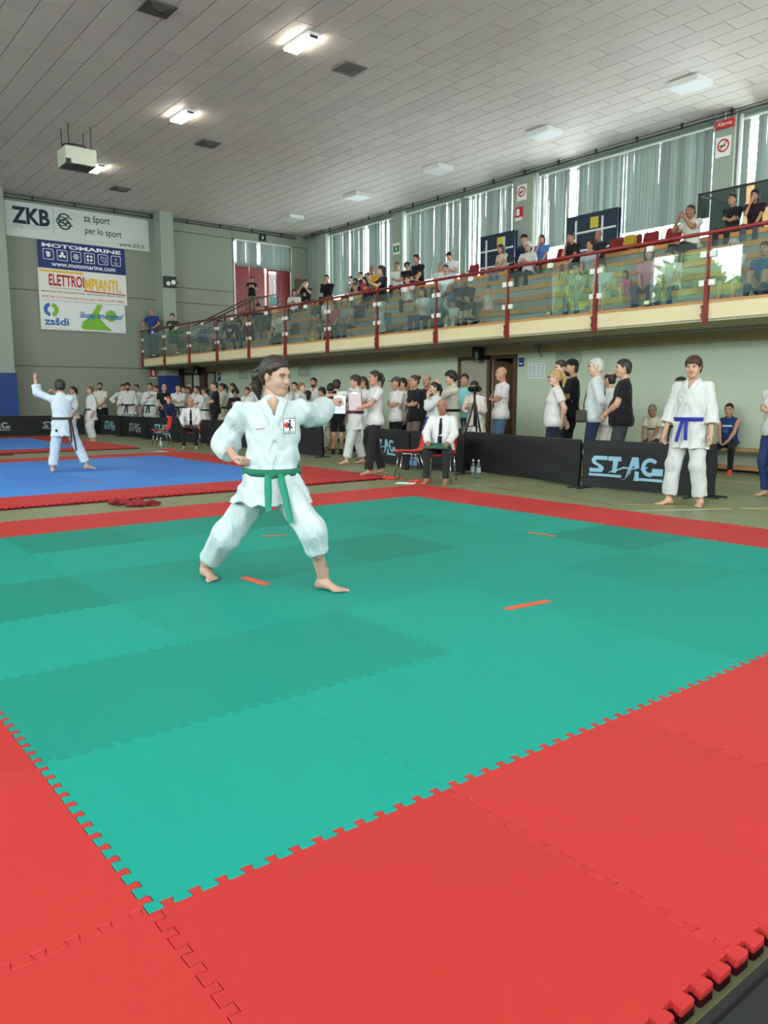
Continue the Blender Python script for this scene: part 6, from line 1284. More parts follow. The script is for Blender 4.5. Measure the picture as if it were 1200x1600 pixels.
 ('woman with orange scarf and dark coat below the red doors', 14.35, 24.617, 3.23, 2.09, 1.69, {'kind': 'sit', 'armR': 'knees', 'armL': 'knees', 'lean': 0.3, 'seat': 0.41, 'drop': 0.41}, ('long', (60, 66, 58)), ('trousers', (40, 42, 48)), 'long', 'brown', {'fem': True, 'sk': 'b', 'res': 1.15, 'group': 'spectators in the stands'}),
 ('blonde woman in white shirt bending forward on the lowest step', 13.55, 22.557, 2.85, 1.815, 1.79, {'kind': 'sit', 'armR': 'knees', 'armL': 'chin', 'lean': 0.4, 'seat': 0.39, 'drop': 0.39}, ('tee', (214, 212, 204)), ('shorts', (72, 76, 72)), 'bob', 'blond', {'fem': True, 'res': 1.15, 'group': 'spectators in the stands'}),
 ('dark haired woman in white top on an upper step right of the red doors', 15.95, 25.476, 3.99, 2.408, 1.73, {'kind': 'sit', 'armR': 'phone', 'armL': 'phone', 'lean': 0.1, 'seat': 0.41, 'drop': 0.41}, ('tee', (206, 204, 200)), ('trousers', (40, 42, 48)), 'long', 'black', {'fem': True, 'sk': 'b', 'res': 1.15, 'group': 'spectators in the stands'}),
 ('person in black holding a phone in the far corner of the stands', 16.75, 25.924, 4.37, 2.219, 1.89, {'kind': 'sit', 'armR': 'photo', 'armL': 'photo', 'lean': 0.1, 'seat': 0.37, 'drop': 0.37}, ('tee', (26, 26, 30)), ('trousers', (40, 42, 48)), 'short', 'brown', {'decal': [(0.02, 0, 0.1, 0.12, (150, 150, 150))], 'res': 1.15, 'group': 'spectators in the stands'}),
 ('woman in black with tied hair and hand at her chin on the top row', 16.75, 24.464, 4.37, 2.279, 1.9, {'kind': 'sit', 'armR': 'chin', 'armL': 'lap', 'lean': 0.2, 'seat': 0.37, 'drop': 0.37}, ('long', (22, 24, 28)), ('trousers', (40, 42, 48)), 'sleek', 'black', {'fem': True, 'sk': 'b', 'res': 1.15, 'group': 'spectators in the stands'}),
 ('man in dark grey t-shirt hunched over beside the post', 14.35, 21.458, 3.23, 1.679, 1.61, {'kind': 'sit', 'armR': 'knees', 'armL': 'knees', 'lean': 0.5, 'seat': 0.44, 'drop': 0.44}, ('tee', (56, 60, 62)), ('shorts', (110, 100, 84)), 'short', 'brown', {'sk': 'd', 'res': 1.15, 'group': 'spectators in the stands'}),
 ('small child crouching on the lowest step beside the yellow toy', 12.85, 19.051, 2.85, 2.199, 1.0, {'kind': 'sit', 'armR': 'knees', 'armL': 'knees', 'lean': 0.5, 'seat': 0.21, 'drop': 0.21}, ('tee', (70, 66, 66)), ('shorts', (60, 64, 66)), 'bob', 'light', {'res': 1.15, 'group': 'spectators in the stands'}),
 ('person in white t-shirt behind the balcony post', 14.35, 20.955, 3.23, 2.192, 1.65, {'kind': 'sit', 'armR': 'lap', 'armL': 'lap', 'lean': 0.08, 'seat': 0.42, 'drop': 0.42}, ('tee', (204, 204, 202)), ('jeans', (52, 74, 104)), 'short', 'brown', {'res': 1.15, 'group': 'spectators in the stands'}),
 ('woman in red top right of the balcony post', 13.55, 19.407, 2.85, 1.921, 1.75, {'kind': 'sit', 'armR': 'knees', 'armL': 'knees', 'lean': 0.3, 'seat': 0.4, 'drop': 0.4}, ('tee', (176, 84, 80)), ('jeans', (52, 74, 104)), 'bob', 'light', {'fem': True, 'res': 1.15, 'group': 'spectators in the stands'}),
 ('blonde woman in striped top and jeans leaning on her knees', 13.55, 18.736, 2.85, 1.817, 1.72, {'kind': 'sit', 'armR': 'knees', 'armL': 'knees', 'lean': 0.35, 'seat': 0.41, 'drop': 0.41}, ('tee', (206, 206, 204), 'stripe'), ('jeans', (46, 54, 78)), 'long', 'blond', {'fem': True, 'sk': 'b', 'res': 1.15, 'group': 'spectators in the stands'}),
 ('woman in grey top at the left end of the upper seated cluster', 16.75, 23.036, 4.37, 1.815, 1.51, {'kind': 'sit', 'armR': 'lap', 'armL': 'lap', 'lean': 0.08, 'seat': 0.46, 'drop': 0.46}, ('tee', (150, 154, 156)), ('trousers', (40, 42, 48)), 'short', 'black', {'fem': True, 'res': 1.15, 'group': 'spectators in the stands'}),
 ('woman with long black hair lounging in the upper cluster', 15.95, 21.684, 3.99, 1.722, 1.64, {'kind': 'sit', 'armR': 'lap', 'armL': 'lap', 'lean': 0.08, 'seat': 0.43, 'drop': 0.43}, ('long', (26, 28, 34)), ('trousers', (40, 42, 48)), 'long', 'black', {'fem': True, 'sk': 'b', 'res': 1.15, 'group': 'spectators in the stands'}),
 ('woman with tied hair and beige top in front of the upper cluster', 15.15, 20.496, 3.61, 2.069, 1.73, {'kind': 'sit', 'armR': 'knees', 'armL': 'knees', 'lean': 0.3, 'seat': 0.41, 'drop': 0.41}, ('tee', (150, 132, 108)), ('trousers', (40, 42, 48)), 'sleek', 'brown', {'fem': True, 'sk': 'b', 'res': 1.15, 'group': 'spectators in the stands'}),
 ('woman with high bun in dark top in the upper cluster', 16.75, 22.471, 4.37, 1.716, 1.63, {'kind': 'sit', 'armR': 'lap', 'armL': 'lap', 'lean': 0.08, 'seat': 0.43, 'drop': 0.43}, ('tee', (50, 54, 60)), ('trousers', (40, 42, 48)), 'bun', 'dark', {'fem': True, 'res': 1.15, 'group': 'spectators in the stands'}),
 ('person reading from a red folder in the upper cluster', 15.95, 20.98, 3.99, 2.23, 1.83, {'kind': 'sit', 'armR': 'phone', 'armL': 'phone', 'lean': 0.1, 'seat': 0.38, 'drop': 0.38}, ('long', (40, 42, 50)), ('trousers', (40, 42, 48)), 'short', 'dark', {'res': 1.15, 'group': 'spectators in the stands'}),
 ('man in yellow shirt with short grey hair at the top of the cluster', 16.75, 21.781, 4.37, 2.224, 1.87, {'kind': 'sit', 'armR': 'lap', 'armL': 'lap', 'lean': 0.08, 'seat': 0.37, 'drop': 0.37}, ('tee', (196, 146, 50)), ('trousers', (40, 42, 48)), 'buzz', 'grey', {'sk': 'd', 'res': 1.15, 'group': 'spectators in the stands'}),
 ('woman in black top and white trousers standing at the balcony rail', 12.45, 15.774, 2.85, 1.252, 1.71, {'kind': 'stand', 'armR': 'front', 'armL': 'front', 'head': (0, 0.1)}, ('tee', (26, 30, 32)), ('wide', (204, 202, 198)), 'bob', 'black', {'fem': True, 'sk': 'a', 'res': 1.15, 'group': 'spectators in the stands'}),
 ('man in white t-shirt sitting by the column', 16.75, 20.449, 4.37, 2.281, 1.77, {'kind': 'sit', 'armR': 'cross', 'armL': 'cross', 'lean': 0.05, 'seat': 0.39, 'drop': 0.39}, ('tee', (202, 204, 204)), ('trousers', (40, 42, 48)), 'short', 'dark', {'sk': 'b', 'res': 1.15, 'group': 'spectators in the stands'}),
 ('woman with long curly dark hair in black top next to the man in black polo', 16.75, 19.932, 4.37, 2.266, 1.62, {'kind': 'sit', 'armR': 'lap', 'armL': 'lap', 'lean': 0.08, 'seat': 0.43, 'drop': 0.43}, ('tee', (26, 26, 30)), ('trousers', (40, 42, 48)), 'curly', 'dark', {'fem': True, 'sk': 'b', 'res': 1.15, 'group': 'spectators in the stands'}),
 ('man in black polo shirt turning to the curly haired woman', 16.75, 19.428, 4.37, 1.647, 1.95, {'kind': 'sit', 'armR': 'cross', 'armL': 'lap', 'lean': 0.2, 'seat': 0.36, 'drop': 0.36}, ('tee', (24, 26, 32)), ('jeans', (50, 56, 70)), 'short', 'dark', {'sk': 'b', 'build': 1.12, 'res': 1.15, 'group': 'spectators in the stands'}),
 ('boy in white t-shirt with dark hair resting his chin on his hand', 15.15, 17.996, 3.61, 2.18, 1.57, {'kind': 'sit', 'armR': 'lap', 'armL': 'chin', 'lean': 0.2, 'seat': 0.44, 'drop': 0.44}, ('tee', (214, 212, 206)), ('trousers', (70, 72, 70)), 'short', 'black', {'res': 1.15, 'group': 'spectators in the stands'}),
 ('person in denim jacket with grey hair crouching low behind the glass', 12.85, 16.081, 2.85, 1.676, 1.41, {'kind': 'sit', 'armR': 'knees', 'armL': 'knees', 'lean': 0.4, 'seat': 0.15, 'drop': 0.15}, ('long', (108, 126, 140)), ('trousers', (150, 146, 136)), 'short', 'grey', {'res': 1.15, 'group': 'spectators in the stands'}),
 ('woman with dark hair and white top taking a photo with her phone', 13.55, 15.536, 2.85, 1.724, 1.64, {'kind': 'sit', 'armR': 'phone', 'armL': 'phone', 'lean': 0.1, 'seat': 0.43, 'drop': 0.43}, ('tee', (208, 206, 202)), ('jeans', (60, 84, 116)), 'long', 'dark', {'fem': True, 'res': 1.15, 'group': 'spectators in the stands'}),
 ('woman in teal cardigan beside the woman taking a photo', 13.55, 15.028, 2.85, 1.883, 1.52, {'kind': 'sit', 'armR': 'lap', 'armL': 'lap', 'lean': 0.08, 'seat': 0.46, 'drop': 0.46}, ('long', (110, 150, 150)), ('trousers', (52, 70, 76)), 'bob', 'brown', {'fem': True, 'res': 1.15, 'group': 'spectators in the stands'}),
 ('grey haired man partly hidden at the top of the stands', 15.95, 17.504, 3.99, 2.054, 1.54, {'kind': 'sit', 'armR': 'lap', 'armL': 'lap', 'lean': 0.08, 'seat': 0.45, 'drop': 0.45}, ('tee', (190, 196, 200)), ('trousers', (40, 42, 48)), 'short', 'grey', {'sk': 'b', 'res': 1.15, 'group': 'spectators in the stands'}),
 ('man in white t-shirt with short hair in front of the grey haired man', 15.15, 16.392, 3.61, 2.134, 1.77, {'kind': 'sit', 'armR': 'lap', 'armL': 'lap', 'lean': 0.08, 'seat': 0.39, 'drop': 0.39}, ('tee', (206, 214, 218)), ('trousers', (40, 42, 48)), 'short', 'dark', {'sk': 'a', 'build': 1.08, 'res': 1.15, 'group': 'spectators in the stands'}),
 ('young man in white t-shirt looking down at his phone on the top row', 16.75, 17.903, 4.37, 1.779, 1.72, {'kind': 'sit', 'armR': 'phone', 'armL': 'phone', 'lean': 0.15, 'head': (0, 0.4), 'seat': 0.41, 'drop': 0.41}, ('tee', (208, 210, 210)), ('trousers', (40, 42, 48)), 'short', 'black', {'res': 1.15, 'group': 'spectators in the stands'}),
 ('old bald man in blue shirt turned towards the child in white', 13.55, 14.525, 2.85, 1.343, 1.56, {'kind': 'sit', 'armR': 'lap', 'armL': 'lap', 'lean': 0.08, 'seat': 0.45, 'drop': 0.45}, ('long', (70, 94, 132)), ('jeans', (52, 74, 104)), 'ring', 'brown', {'sk': 'd', 'res': 1.15, 'group': 'spectators in the stands'}),
 ('man in navy jacket with glasses behind the old man', 13.55, 14.009, 2.85, 2.203, 1.94, {'kind': 'sit', 'armR': 'cross', 'armL': 'cross', 'lean': 0.05, 'seat': 0.36, 'drop': 0.36}, ('long', (40, 46, 60)), ('trousers', (40, 42, 48)), 'short', 'dark', {'glasses': True, 'sk': 'd', 'res': 1.15, 'group': 'spectators in the stands'}),
 ('small child in white squatting with a hand on the head', 12.85, 13.63, 2.85, 2.037, 1.13, {'kind': 'sit', 'armR': 'raise', 'armL': 'knees', 'lean': 0.2, 'seat': 0.19, 'drop': 0.19}, ('long', (206, 204, 198)), ('trousers', (200, 198, 192)), 'short', 'dark', {'res': 1.15, 'group': 'spectators in the stands'}),
 ('young woman with brown hair in dark top looking at the child', 12.85, 13.046, 2.85, 1.404, 1.33, {'kind': 'sit', 'armR': 'knees', 'armL': 'knees', 'lean': 0.3, 'seat': 0.16, 'drop': 0.16}, ('tee', (62, 66, 66)), ('trousers', (40, 42, 48)), 'bob', 'dark', {'fem': True, 'res': 1.15, 'group': 'spectators in the stands'}),
 ('girl in white top and coral skirt with hands at her mouth', 13.55, 13.213, 2.85, 2.082, 1.21, {'kind': 'sit', 'armR': 'photo', 'armL': 'photo', 'lean': 0.1, 'seat': 0.58, 'drop': 0.58}, ('tee', (208, 196, 190)), ('skirt', (224, 96, 88)), 'sleek', 'dark', {'fem': True, 'res': 1.15, 'group': 'spectators in the stands'}),
 ('woman in beige blouse and jeans sitting before the smaller blue table', 16.75, 15.815, 4.37, 1.455, 1.5, {'kind': 'sit', 'armR': 'lap', 'armL': 'knees', 'lean': 0.2, 'seat': 0.47, 'drop': 0.47}, ('tee', (206, 184, 166)), ('jeans', (96, 120, 148)), 'long', 'dark', {'fem': True, 'sk': 'b', 'res': 1.15, 'group': 'spectators in the stands'}),
 ('man with dark cap and navy jacket behind the white haired woman', 16.75, 15.02, 4.37, 1.691, 1.8, {'kind': 'sit', 'armR': 'lap', 'armL': 'lap', 'lean': 0.08, 'seat': 0.39, 'drop': 0.39}, ('long', (28, 36, 62)), ('trousers', (40, 42, 48)), 'cap', 'dark', {'cap': (28, 30, 40), 'sk': 'b', 'res': 1.15, 'group': 'spectators in the stands'}),
 ('white haired woman in white t-shirt looking down', 15.95, 14.165, 3.99, 1.861, 1.73, {'kind': 'sit', 'armR': 'phone', 'armL': 'phone', 'lean': 0.1, 'seat': 0.41, 'drop': 0.41}, ('tee', (190, 192, 194)), ('trousers', (40, 42, 48)), 'curly', 'white', {'fem': True, 'sk': 'b', 'res': 1.15, 'group': 'spectators in the stands'}),
 ('woman in blue t-shirt covering her mouth with her hand', 16.75, 14.367, 4.37, 1.931, 1.59, {'kind': 'sit', 'armR': 'chin', 'armL': 'lap', 'lean': 0.15, 'seat': 0.44, 'drop': 0.44}, ('tee', (78, 120, 180)), ('trousers', (40, 42, 48)), 'bob', 'dark', {'fem': True, 'sk': 'b', 'res': 1.15, 'group': 'spectators in the stands'}),
 ('man in black t-shirt resting his face on his hand', 15.95, 12.697, 3.99, 1.458, 1.78, {'kind': 'sit', 'armR': 'chin', 'armL': 'knees', 'lean': 0.25, 'seat': 0.39, 'drop': 0.39}, ('tee', (28, 28, 30)), ('shorts', (96, 104, 110)), 'short', 'dark', {'sk': 'b', 'res': 1.15, 'group': 'spectators in the stands'}),
 ('woman with curly dark hair right of the man resting his face', 15.15, 11.602, 3.61, 1.788, 1.67, {'kind': 'sit', 'armR': 'lap', 'armL': 'lap', 'lean': 0.08, 'seat': 0.42, 'drop': 0.42}, ('tee', (150, 160, 170)), ('jeans', (52, 74, 104)), 'curly', 'black', {'fem': True, 'sk': 'b', 'res': 1.15, 'group': 'spectators in the stands'}),
 ('bald man in navy shirt in front of the larger blue table', 15.95, 11.983, 3.99, 1.604, 1.6, {'kind': 'sit', 'armR': 'lap', 'armL': 'lap', 'lean': 0.08, 'seat': 0.44, 'drop': 0.44}, ('long', (30, 40, 48)), ('trousers', (40, 42, 48)), 'ring', 'brown', {'sk': 'd', 'res': 1.15, 'group': 'spectators in the stands'}),
 ('bearded man in grey shirt behind the bright glass reflection', 13.55, 10.645, 2.85, 1.888, 1.6, {'kind': 'sit', 'armR': 'knees', 'armL': 'knees', 'lean': 0.3, 'seat': 0.44, 'drop': 0.44}, ('tee', (128, 134, 136)), ('jeans', (52, 74, 104)), 'buzz', 'dark', {'sk': 'b', 'beard': 'grey', 'res': 1.15, 'group': 'spectators in the stands'}),
 ('woman in pale dress behind the second glass panel from the right', 13.55, 10.002, 2.85, 1.847, 1.52, {'kind': 'sit', 'armR': 'knees', 'armL': 'knees', 'lean': 0.3, 'seat': 0.46, 'drop': 0.46}, ('tee', (180, 186, 196)), ('skirt', (120, 150, 170)), 'bob', 'brown', {'fem': True, 'res': 1.15, 'group': 'spectators in the stands'}),
 ('child in pink top behind the second glass panel from the right', 13.55, 9.5, 2.85, 1.919, 1.0, {'kind': 'sit', 'armR': 'lap', 'armL': 'lap', 'lean': 0.08, 'seat': 0.7, 'drop': 0.7}, ('tee', (206, 110, 140)), ('jeans', (52, 74, 104)), 'bob', 'brown', {'fem': True, 'res': 1.15, 'group': 'spectators in the stands'}),
 ('woman in pink blouse behind the right hand glass panel', 13.55, 8.995, 2.85, 1.896, 1.74, {'kind': 'sit', 'armR': 'lap', 'armL': 'lap', 'lean': 0.08, 'seat': 0.4, 'drop': 0.4}, ('tee', (200, 140, 160)), ('jeans', (52, 74, 104)), 'bob', 'dark', {'fem': True, 'res': 1.15, 'group': 'spectators in the stands'}),
 ('man in white shirt and jeans leaning forward behind the right hand glass', 13.55, 8.494, 2.85, 1.706, 1.5, {'kind': 'sit', 'armR': 'knees', 'armL': 'knees', 'lean': 0.3, 'seat': 0.47, 'drop': 0.47}, ('tee', (200, 202, 204)), ('jeans', (52, 74, 104)), 'short', 'brown', {'res': 1.15, 'group': 'spectators in the stands'}),
 ('man with white shirt and green lanyard filming with a small camera', 15.95, 9.62, 3.99, 1.415, 1.89, {'kind': 'sit', 'armR': 'photo', 'armL': 'photo', 'lean': 0.12, 'seat': 0.37, 'drop': 0.37}, ('tee', (206, 206, 198)), ('trousers', (40, 42, 48)), 'buzz', 'dark', {'sk': 'd', 'build': 1.1, 'res': 1.15, 'group': 'spectators in the stands'}),
 ('dark haired man in black shirt with crossed arms high on the right', 16.75, 9.159, 4.37, 1.548, 1.66, {'kind': 'sit', 'armR': 'cross', 'armL': 'cross', 'lean': 0.05, 'seat': 0.42, 'drop': 0.42}, ('tee', (30, 30, 36)), ('trousers', (40, 42, 48)), 'short', 'black', {'sk': 'b', 'res': 1.15, 'group': 'spectators in the stands'}),
 ('woman with long dark hair and hand at her chin high on the right', 16.75, 8.631, 4.37, 1.785, 1.62, {'kind': 'sit', 'armR': 'chin', 'armL': 'lap', 'lean': 0.2, 'seat': 0.43, 'drop': 0.43}, ('tee', (44, 26, 34)), ('jeans', (70, 80, 98)), 'long', 'black', {'fem': True, 'sk': 'b', 'res': 1.15, 'group': 'spectators in the stands'}),
 ('white haired woman in white blouse and dark skirt behind the last glass panel', 13.55, 7.324, 2.85, 1.805, 1.5, {'kind': 'sit', 'armR': 'lap', 'armL': 'lap', 'lean': 0.08, 'seat': 0.47, 'drop': 0.47}, ('tee', (204, 200, 202)), ('skirt', (70, 92, 96)), 'bob', 'white', {'fem': True, 'res': 1.15, 'group': 'spectators in the stands'}),
 ('person in blue behind the glass at the right edge of the picture', 12.85, 6.43, 2.85, 1.686, 1.54, {'kind': 'sit', 'armR': 'lap', 'armL': 'lap', 'lean': 0.08, 'seat': 0.14, 'drop': 0.14}, ('tee', (70, 110, 150)), ('jeans', (52, 74, 104)), 'short', 'brown', {'res': 1.15, 'group': 'spectators in the stands'}),
]
PJ = {}
for (label, x, y, z, rz, H, pose, top, bot, hair, hcol, e) in PEOPLE:
    PJ[label] = person(label, x, y, z, rz, H, pose, top, bot, hair, hcol, **e)

# ================================================================== the fighter on the green mat (fine mesh, own pose)
HO = v3(2.55, 4.5, .04)                       # ground under her
HJ = {k: v3(*v) for k, v in HERO_J.items()}   # joints relative to HO
hr_ = v3(*rr); hu = v3(0, 0, 1); hf = nrm(v3(fw.x, fw.y, 0))      # picture right, up, away (used only to orient her)
def frame(yaw, pitch=0.0, roll=0.0):
    """person frame turned by yaw from facing the viewer towards the right of the picture"""
    f_ = -hf*math.cos(yaw)+hr_*math.sin(yaw); f_ = nrm(v3(f_[0], f_[1], 0)); r_ = np.cross(f_, hu); M = np.stack([r_, f_, hu], 1); return M@rotm('x', -pitch)@rotm('y', roll)
HJ['Rc'] = frame(.2, .06); HJ['Rp'] = frame(.12); HJ['Rh'] = frame(.95, .16, .06)
HJ['fyawR'] = 0; HJ['fyawL'] = 0
J = HJ; h = .0085
s = SDF(); torso(s, J, -.012, w=.96); arms(s, J, r=(.043,.035,.026)); legs(s, J, r=(.08,.054,.037))
s.cone(J['neck'], J['headc']+J['Rh']@v3(0,-.02,-.06), .055, .047, k=.03)
g = Geo(); g.add(*s.mesh(.011))
V, Q, T = head_geo(True, .0042); T = head_tint(V, (.06,.04,.03)); g.add(V*v3(1.03,1.07,1.07), Q, T, J['Rh'], J['headc'])
def hand_at(n, kind, f_, nn):
    f_ = nrm(v3(*f_)); nn = v3(*nn); nn = nrm(nn-f_*(nn@f_)); t = np.cross(f_, nn); V, Q = hand_geo(kind, .0042)
    if n == 'L': V = V*v3(1,1,-1)
    g.add(V, Q, None, np.stack([f_, nn, t], 1), J['wr'+n]+f_*.01, flip=(n == 'L'))
hand_at('R', 'fist', tuple(nrm(J['wrR']-J['elR'])+hr_*.3), tuple(hu))
hand_at('L', 'fist', tuple(nrm(J['wrL']-J['elL'])+hr_*.9-hf*.3), tuple(-hu))
for n, yw in (('R', .5), ('L', 1.0)):
    V, Q = foot_geo('bare', .0055); V = V*(v3(1,1,1) if n == 'L' else v3(-1,1,1))*v3(1.05,1.05,1); M = frame(yw); g.add(V, Q, None, M, J['an'+n], flip=(n == 'R'))
hero = link('person', g.mesh('person'), skin((184,146,127))); hero.location = tuple(HO); tag(hero, 'girl fighter with green belt lunging and punching on the green mat', 'person')
def hobj(nm, geo, m): me = geo.mesh(nm); return link(nm, me, m, hero)
M_gi = mat('hero_gi_cotton', (186,197,199), rough=.85, var=.03, nscale=7, bump=.15, bscale=420, spec=.2, sheen=.15)
wrinkle(M_gi, .5, 9.0, .025)
def folds(P, F):
    q = (P-J['chest'])@J['Rc']; u, w_ = q[...,0], q[...,2]
    a = .006*np.sin(u*46+w_*12+1.5*np.sin(w_*11))*np.clip(.2-w_, 0, .35)*2.2
    b = .006*np.sin(w_*46-u*38+1.7*np.sin(u*17))*np.clip(np.abs(u)-.06, 0, .12)*7
    c = .0015*np.sin(w_*60+u*51+2*np.sin(u*23))
    return F+a+b+c
js = gi_sdf(J, o=.03, build=.99, hem=HERO_HEM, sleeve=.4, lapel=.019, skirt=1.15, ey=1.9)
# wider hanging sleeves
for n, f0, rad in (('L', .75, .08), ('R', .5, .078)):
    a, e, w_ = J['sh'+n], J['el'+n], J['wr'+n]; q = e+(w_-e)*f0; sl = SDF(); dn = v3(0,0,-1)
    sl.cone(a, e, .074, .07, k=.03); sl.cone(e+dn*.01, q+(w_-e)*.3+dn*.012, .072, rad, k=.03); sl.cone((a+e)/2+dn*.055, q+(w_-e)*.3+dn*.05, .052, .048, k=.05); sl.cut(w_-e, q)
    js.ops.insert(3, ('su', .035, sl, None, None))
bl = SDF(); bl.ell(J['waist']+v3(0,0,.02), (.168,.138,.13), J['Rc']); js.ops.insert(3, ('su', .05, bl, None, None))
js.mod(folds)
hobj('jacket', sdf_mesh(js, h), M_gi)
# trousers
def leg(n, rs, cutf):
    sl = SDF(); a, k, hp = J['an'+n], J['kn'+n], J['hip'+n]; end = a+(k-a)*cutf; sl.cone(hp, k, rs[0], rs[1], k=.04); sl.cone(k, end, rs[1], rs[2], k=.05); sl.cut(a-k, end); return sl
ts = SDF(); ts.ell(J['pelvis'], (.17,.14,.13), J['Rp']); ts.sub(leg('R', (.106,.094,.08), .26), 'u', .04); ts.sub(leg('L', (.106,.088,.08), .58), 'u', .04)
def tf(P, F):
    d = np.minimum(np.linalg.norm(P-J['knR'], axis=-1), np.linalg.norm(P-J['knL'], axis=-1))
    q = (P-J['pelvis'])@J['Rp']; u, w_ = q[...,0], q[...,2]
    return F+.0055*np.sin(w_*40+np.abs(u)*60+1.2*np.sin(u*14))*np.clip(.3-d, 0, .18)*4+.0028*np.sin(w_*12-u*62+np.sin(w_*16))
ts.mod(tf)
hobj('trousers', sdf_mesh(ts, h), M_gi)
# belt
M_gb = mat('green_belt_cotton', (14,104,78), rough=.75, var=.08, nscale=20, bump=.2, bscale=300)
b1, b2, b3 = belt_geo(js, J, z=HERO_BELT, hw=.024, gap=-.006, th=.006, tails=(.02,.02))
b1.build('belt', M_gb, hero, smooth=True)
fr = J['pelvis']+HERO_BELT*(J['Rc']@v3(0,0,1)); t = np.linspace(.06,.4,200); dfw = J['Rc']@v3(0,1,0); kpos = fr+dfw*(t[np.argmax(js.core.at(fr+t[:,None]*dfw) > 0)]+.012)
ks = SDF(); ks.ell(kpos+v3(0,0,.0), (.038,.022,.03), J['Rc']); ks.ell(kpos+J['Rc']@v3(.012,.006,-.012), (.03,.02,.026), J['Rc'], k=.006); hobj('belt_knot', sdf_mesh(ks, .005), M_gb)
for off, L_, ang, sw in ((.035, .215, .05, .06), (-.045, .29, -.18, .1)):
    P = []; rt = J['Rc']@v3(1,0,0)
    for i in range(11):
        u = i/10; p = kpos+rt*(off+ang*L_*u)+v3(0,0,-L_*u)+dfw*(.016+.02*math.sin(u*2.0)+(sw+.075)*u); w_ = rt*(.021+.003*math.sin(u*4))+v3(0,0,ang*.02)+dfw*.006*math.sin(u*5+off*30)
        P.append([tuple(p-w_-dfw*.003), tuple(p-w_+dfw*.003), tuple(p+w_+dfw*.003), tuple(p+w_-dfw*.003), tuple(p-w_-dfw*.003)])
    MB().sheet(P).build('belt_tail', mat('green_belt_tail', (18,126,98), rough=.75, var=.08, nscale=20, bump=.2, bscale=300), hero, smooth=True)
# hair with ponytail
hs = SDF(); nn_ = nrm(v3(0,.66,-1)); pp = v3(0,.082,.066)
hs.ell((0,-.012,.036), (.0755,.0955,.0845)); hs.ell((0,-.045,-.01), (.068,.06,.08), k=.02)
def hline(P):
    x, y, z = P[...,0], P[...,1], P[...,2]; A = z-.07-.66*(y-.08)+2.0*x*x; B = np.minimum(.03-y, z-.008); C = np.minimum(-.035-y, z+.062)
    return np.maximum(np.maximum(A, B), C)+.002*np.sin(x*140+1)+.002*np.sin(y*160)
def hshape(P, F):
    d = hline(P); t = np.clip(d/.045, 0, 1); return np.maximum(F-.013*t**.6-.0022*t*np.sin(P[...,0]*120+140*P[...,1]+6*np.sin(P[...,2]*30)), -d)
hs.mod(hshape); hs.ell((0,-.116,.03), (.024,.024,.026), k=.012); tl = SDF(); tl.cone((0,-.125,.03), (0,-.165,-.01), .026, .036, k=.015); tl.cone((0,-.165,-.01), (-.005,-.165,-.1), .036, .03, k=.02); tl.cone((-.005,-.165,-.1), (-.01,-.14,-.17), .03, .008, k=.02)
tl.mod(lambda P, F: F+.0035*np.sin(P[...,0]*230+5*np.sin(P[...,2]*30))); hs.sub(tl, 'u', .008)
me = sdf_mesh(hs, .005).mesh('hair', 1.07); ho = link('hair', me, hairmat('hero', (42,30,24)), hero); M = Matrix(J['Rh'].tolist()).to_4x4(); M.translation = Vector(J['headc']); ho.matrix_local = M
# chest patch and embroidery laid on the jacket
def lay(poly, cx, cz, R, C, lift, nm, m, sub=.02):
    bm = bmesh.new(); vs = [bm.verts.new((cx+a, cz+b, 0)) for a, b in poly]; bm.faces.new(vs); bmesh.ops.triangulate(bm, faces=bm.faces)
    for _ in range(2): bmesh.ops.subdivide_edges(bm, edges=[e for e in bm.edges if e.calc_length() > sub], cuts=1)
    bmesh.ops.triangulate(bm, faces=bm.faces); Pts = np.array([C+R@v3(v.co.x, .35, v.co.y) for v in bm.verts]); d = R@v3(0,-1,0); t = np.linspace(0, .45, 300)
    G_ = Pts[:,None,:]+t[None,:,None]*d; F = js.at(G_); k = np.argmax(F < 0, axis=1)
    for v, p, kk in zip(bm.verts, Pts, k): v.co = tuple(p+d*(t[kk]-lift))
    me = bpy.data.meshes.new(nm); bm.to_mesh(me); bm.free(); return link(nm, me, m, hero)
PX, PZ = HERO_PATCH; RC, CC = J['Rc'], J['chest']; rect = lambda w, hh: [(-w/2,-hh/2),(w/2,-hh/2),(w/2,hh/2),(-w/2,hh/2)]
lay(rect(.082,.102), PX, PZ, RC, CC, .004, 'chest_patch', P_blk); lay(rect(.074,.094), PX, PZ, RC, CC, .0055, 'chest_patch_field', P_wh)
lay(arc(.018,.008,.019,0,345,16), PX, PZ, RC, CC, .007, 'chest_patch_disc', P_red)
lay([(.004,-.03),(-.006,-.03),(-.004,-.01),(-.018,-.02),(-.022,-.012),(-.006,.004),(-.012,.02),(-.004,.026),(.002,.018),(.012,.012),(.01,.002),(.004,.0)], PX, PZ, RC, CC, .0085, 'chest_patch_figure', P_blk); lay(arc(-.002,.034,.008,0,340,12), PX, PZ, RC, CC, .0085, 'chest_patch_figure', P_blk)
for k in range(4): lay([(.03-k*.017,-.043),(.02-k*.017,-.043),(.022-k*.017,-.034),(.03-k*.017,-.033)], PX, PZ, RC, CC, .0085, 'chest_patch_letters', mat('grey_print2', (70,70,74)))
lay([(.03,-.004),(-.03,.006),(-.03,.011),(.03,.001)], .095, PZ-.02, RC, CC, .004, 'embroidery', P_red)
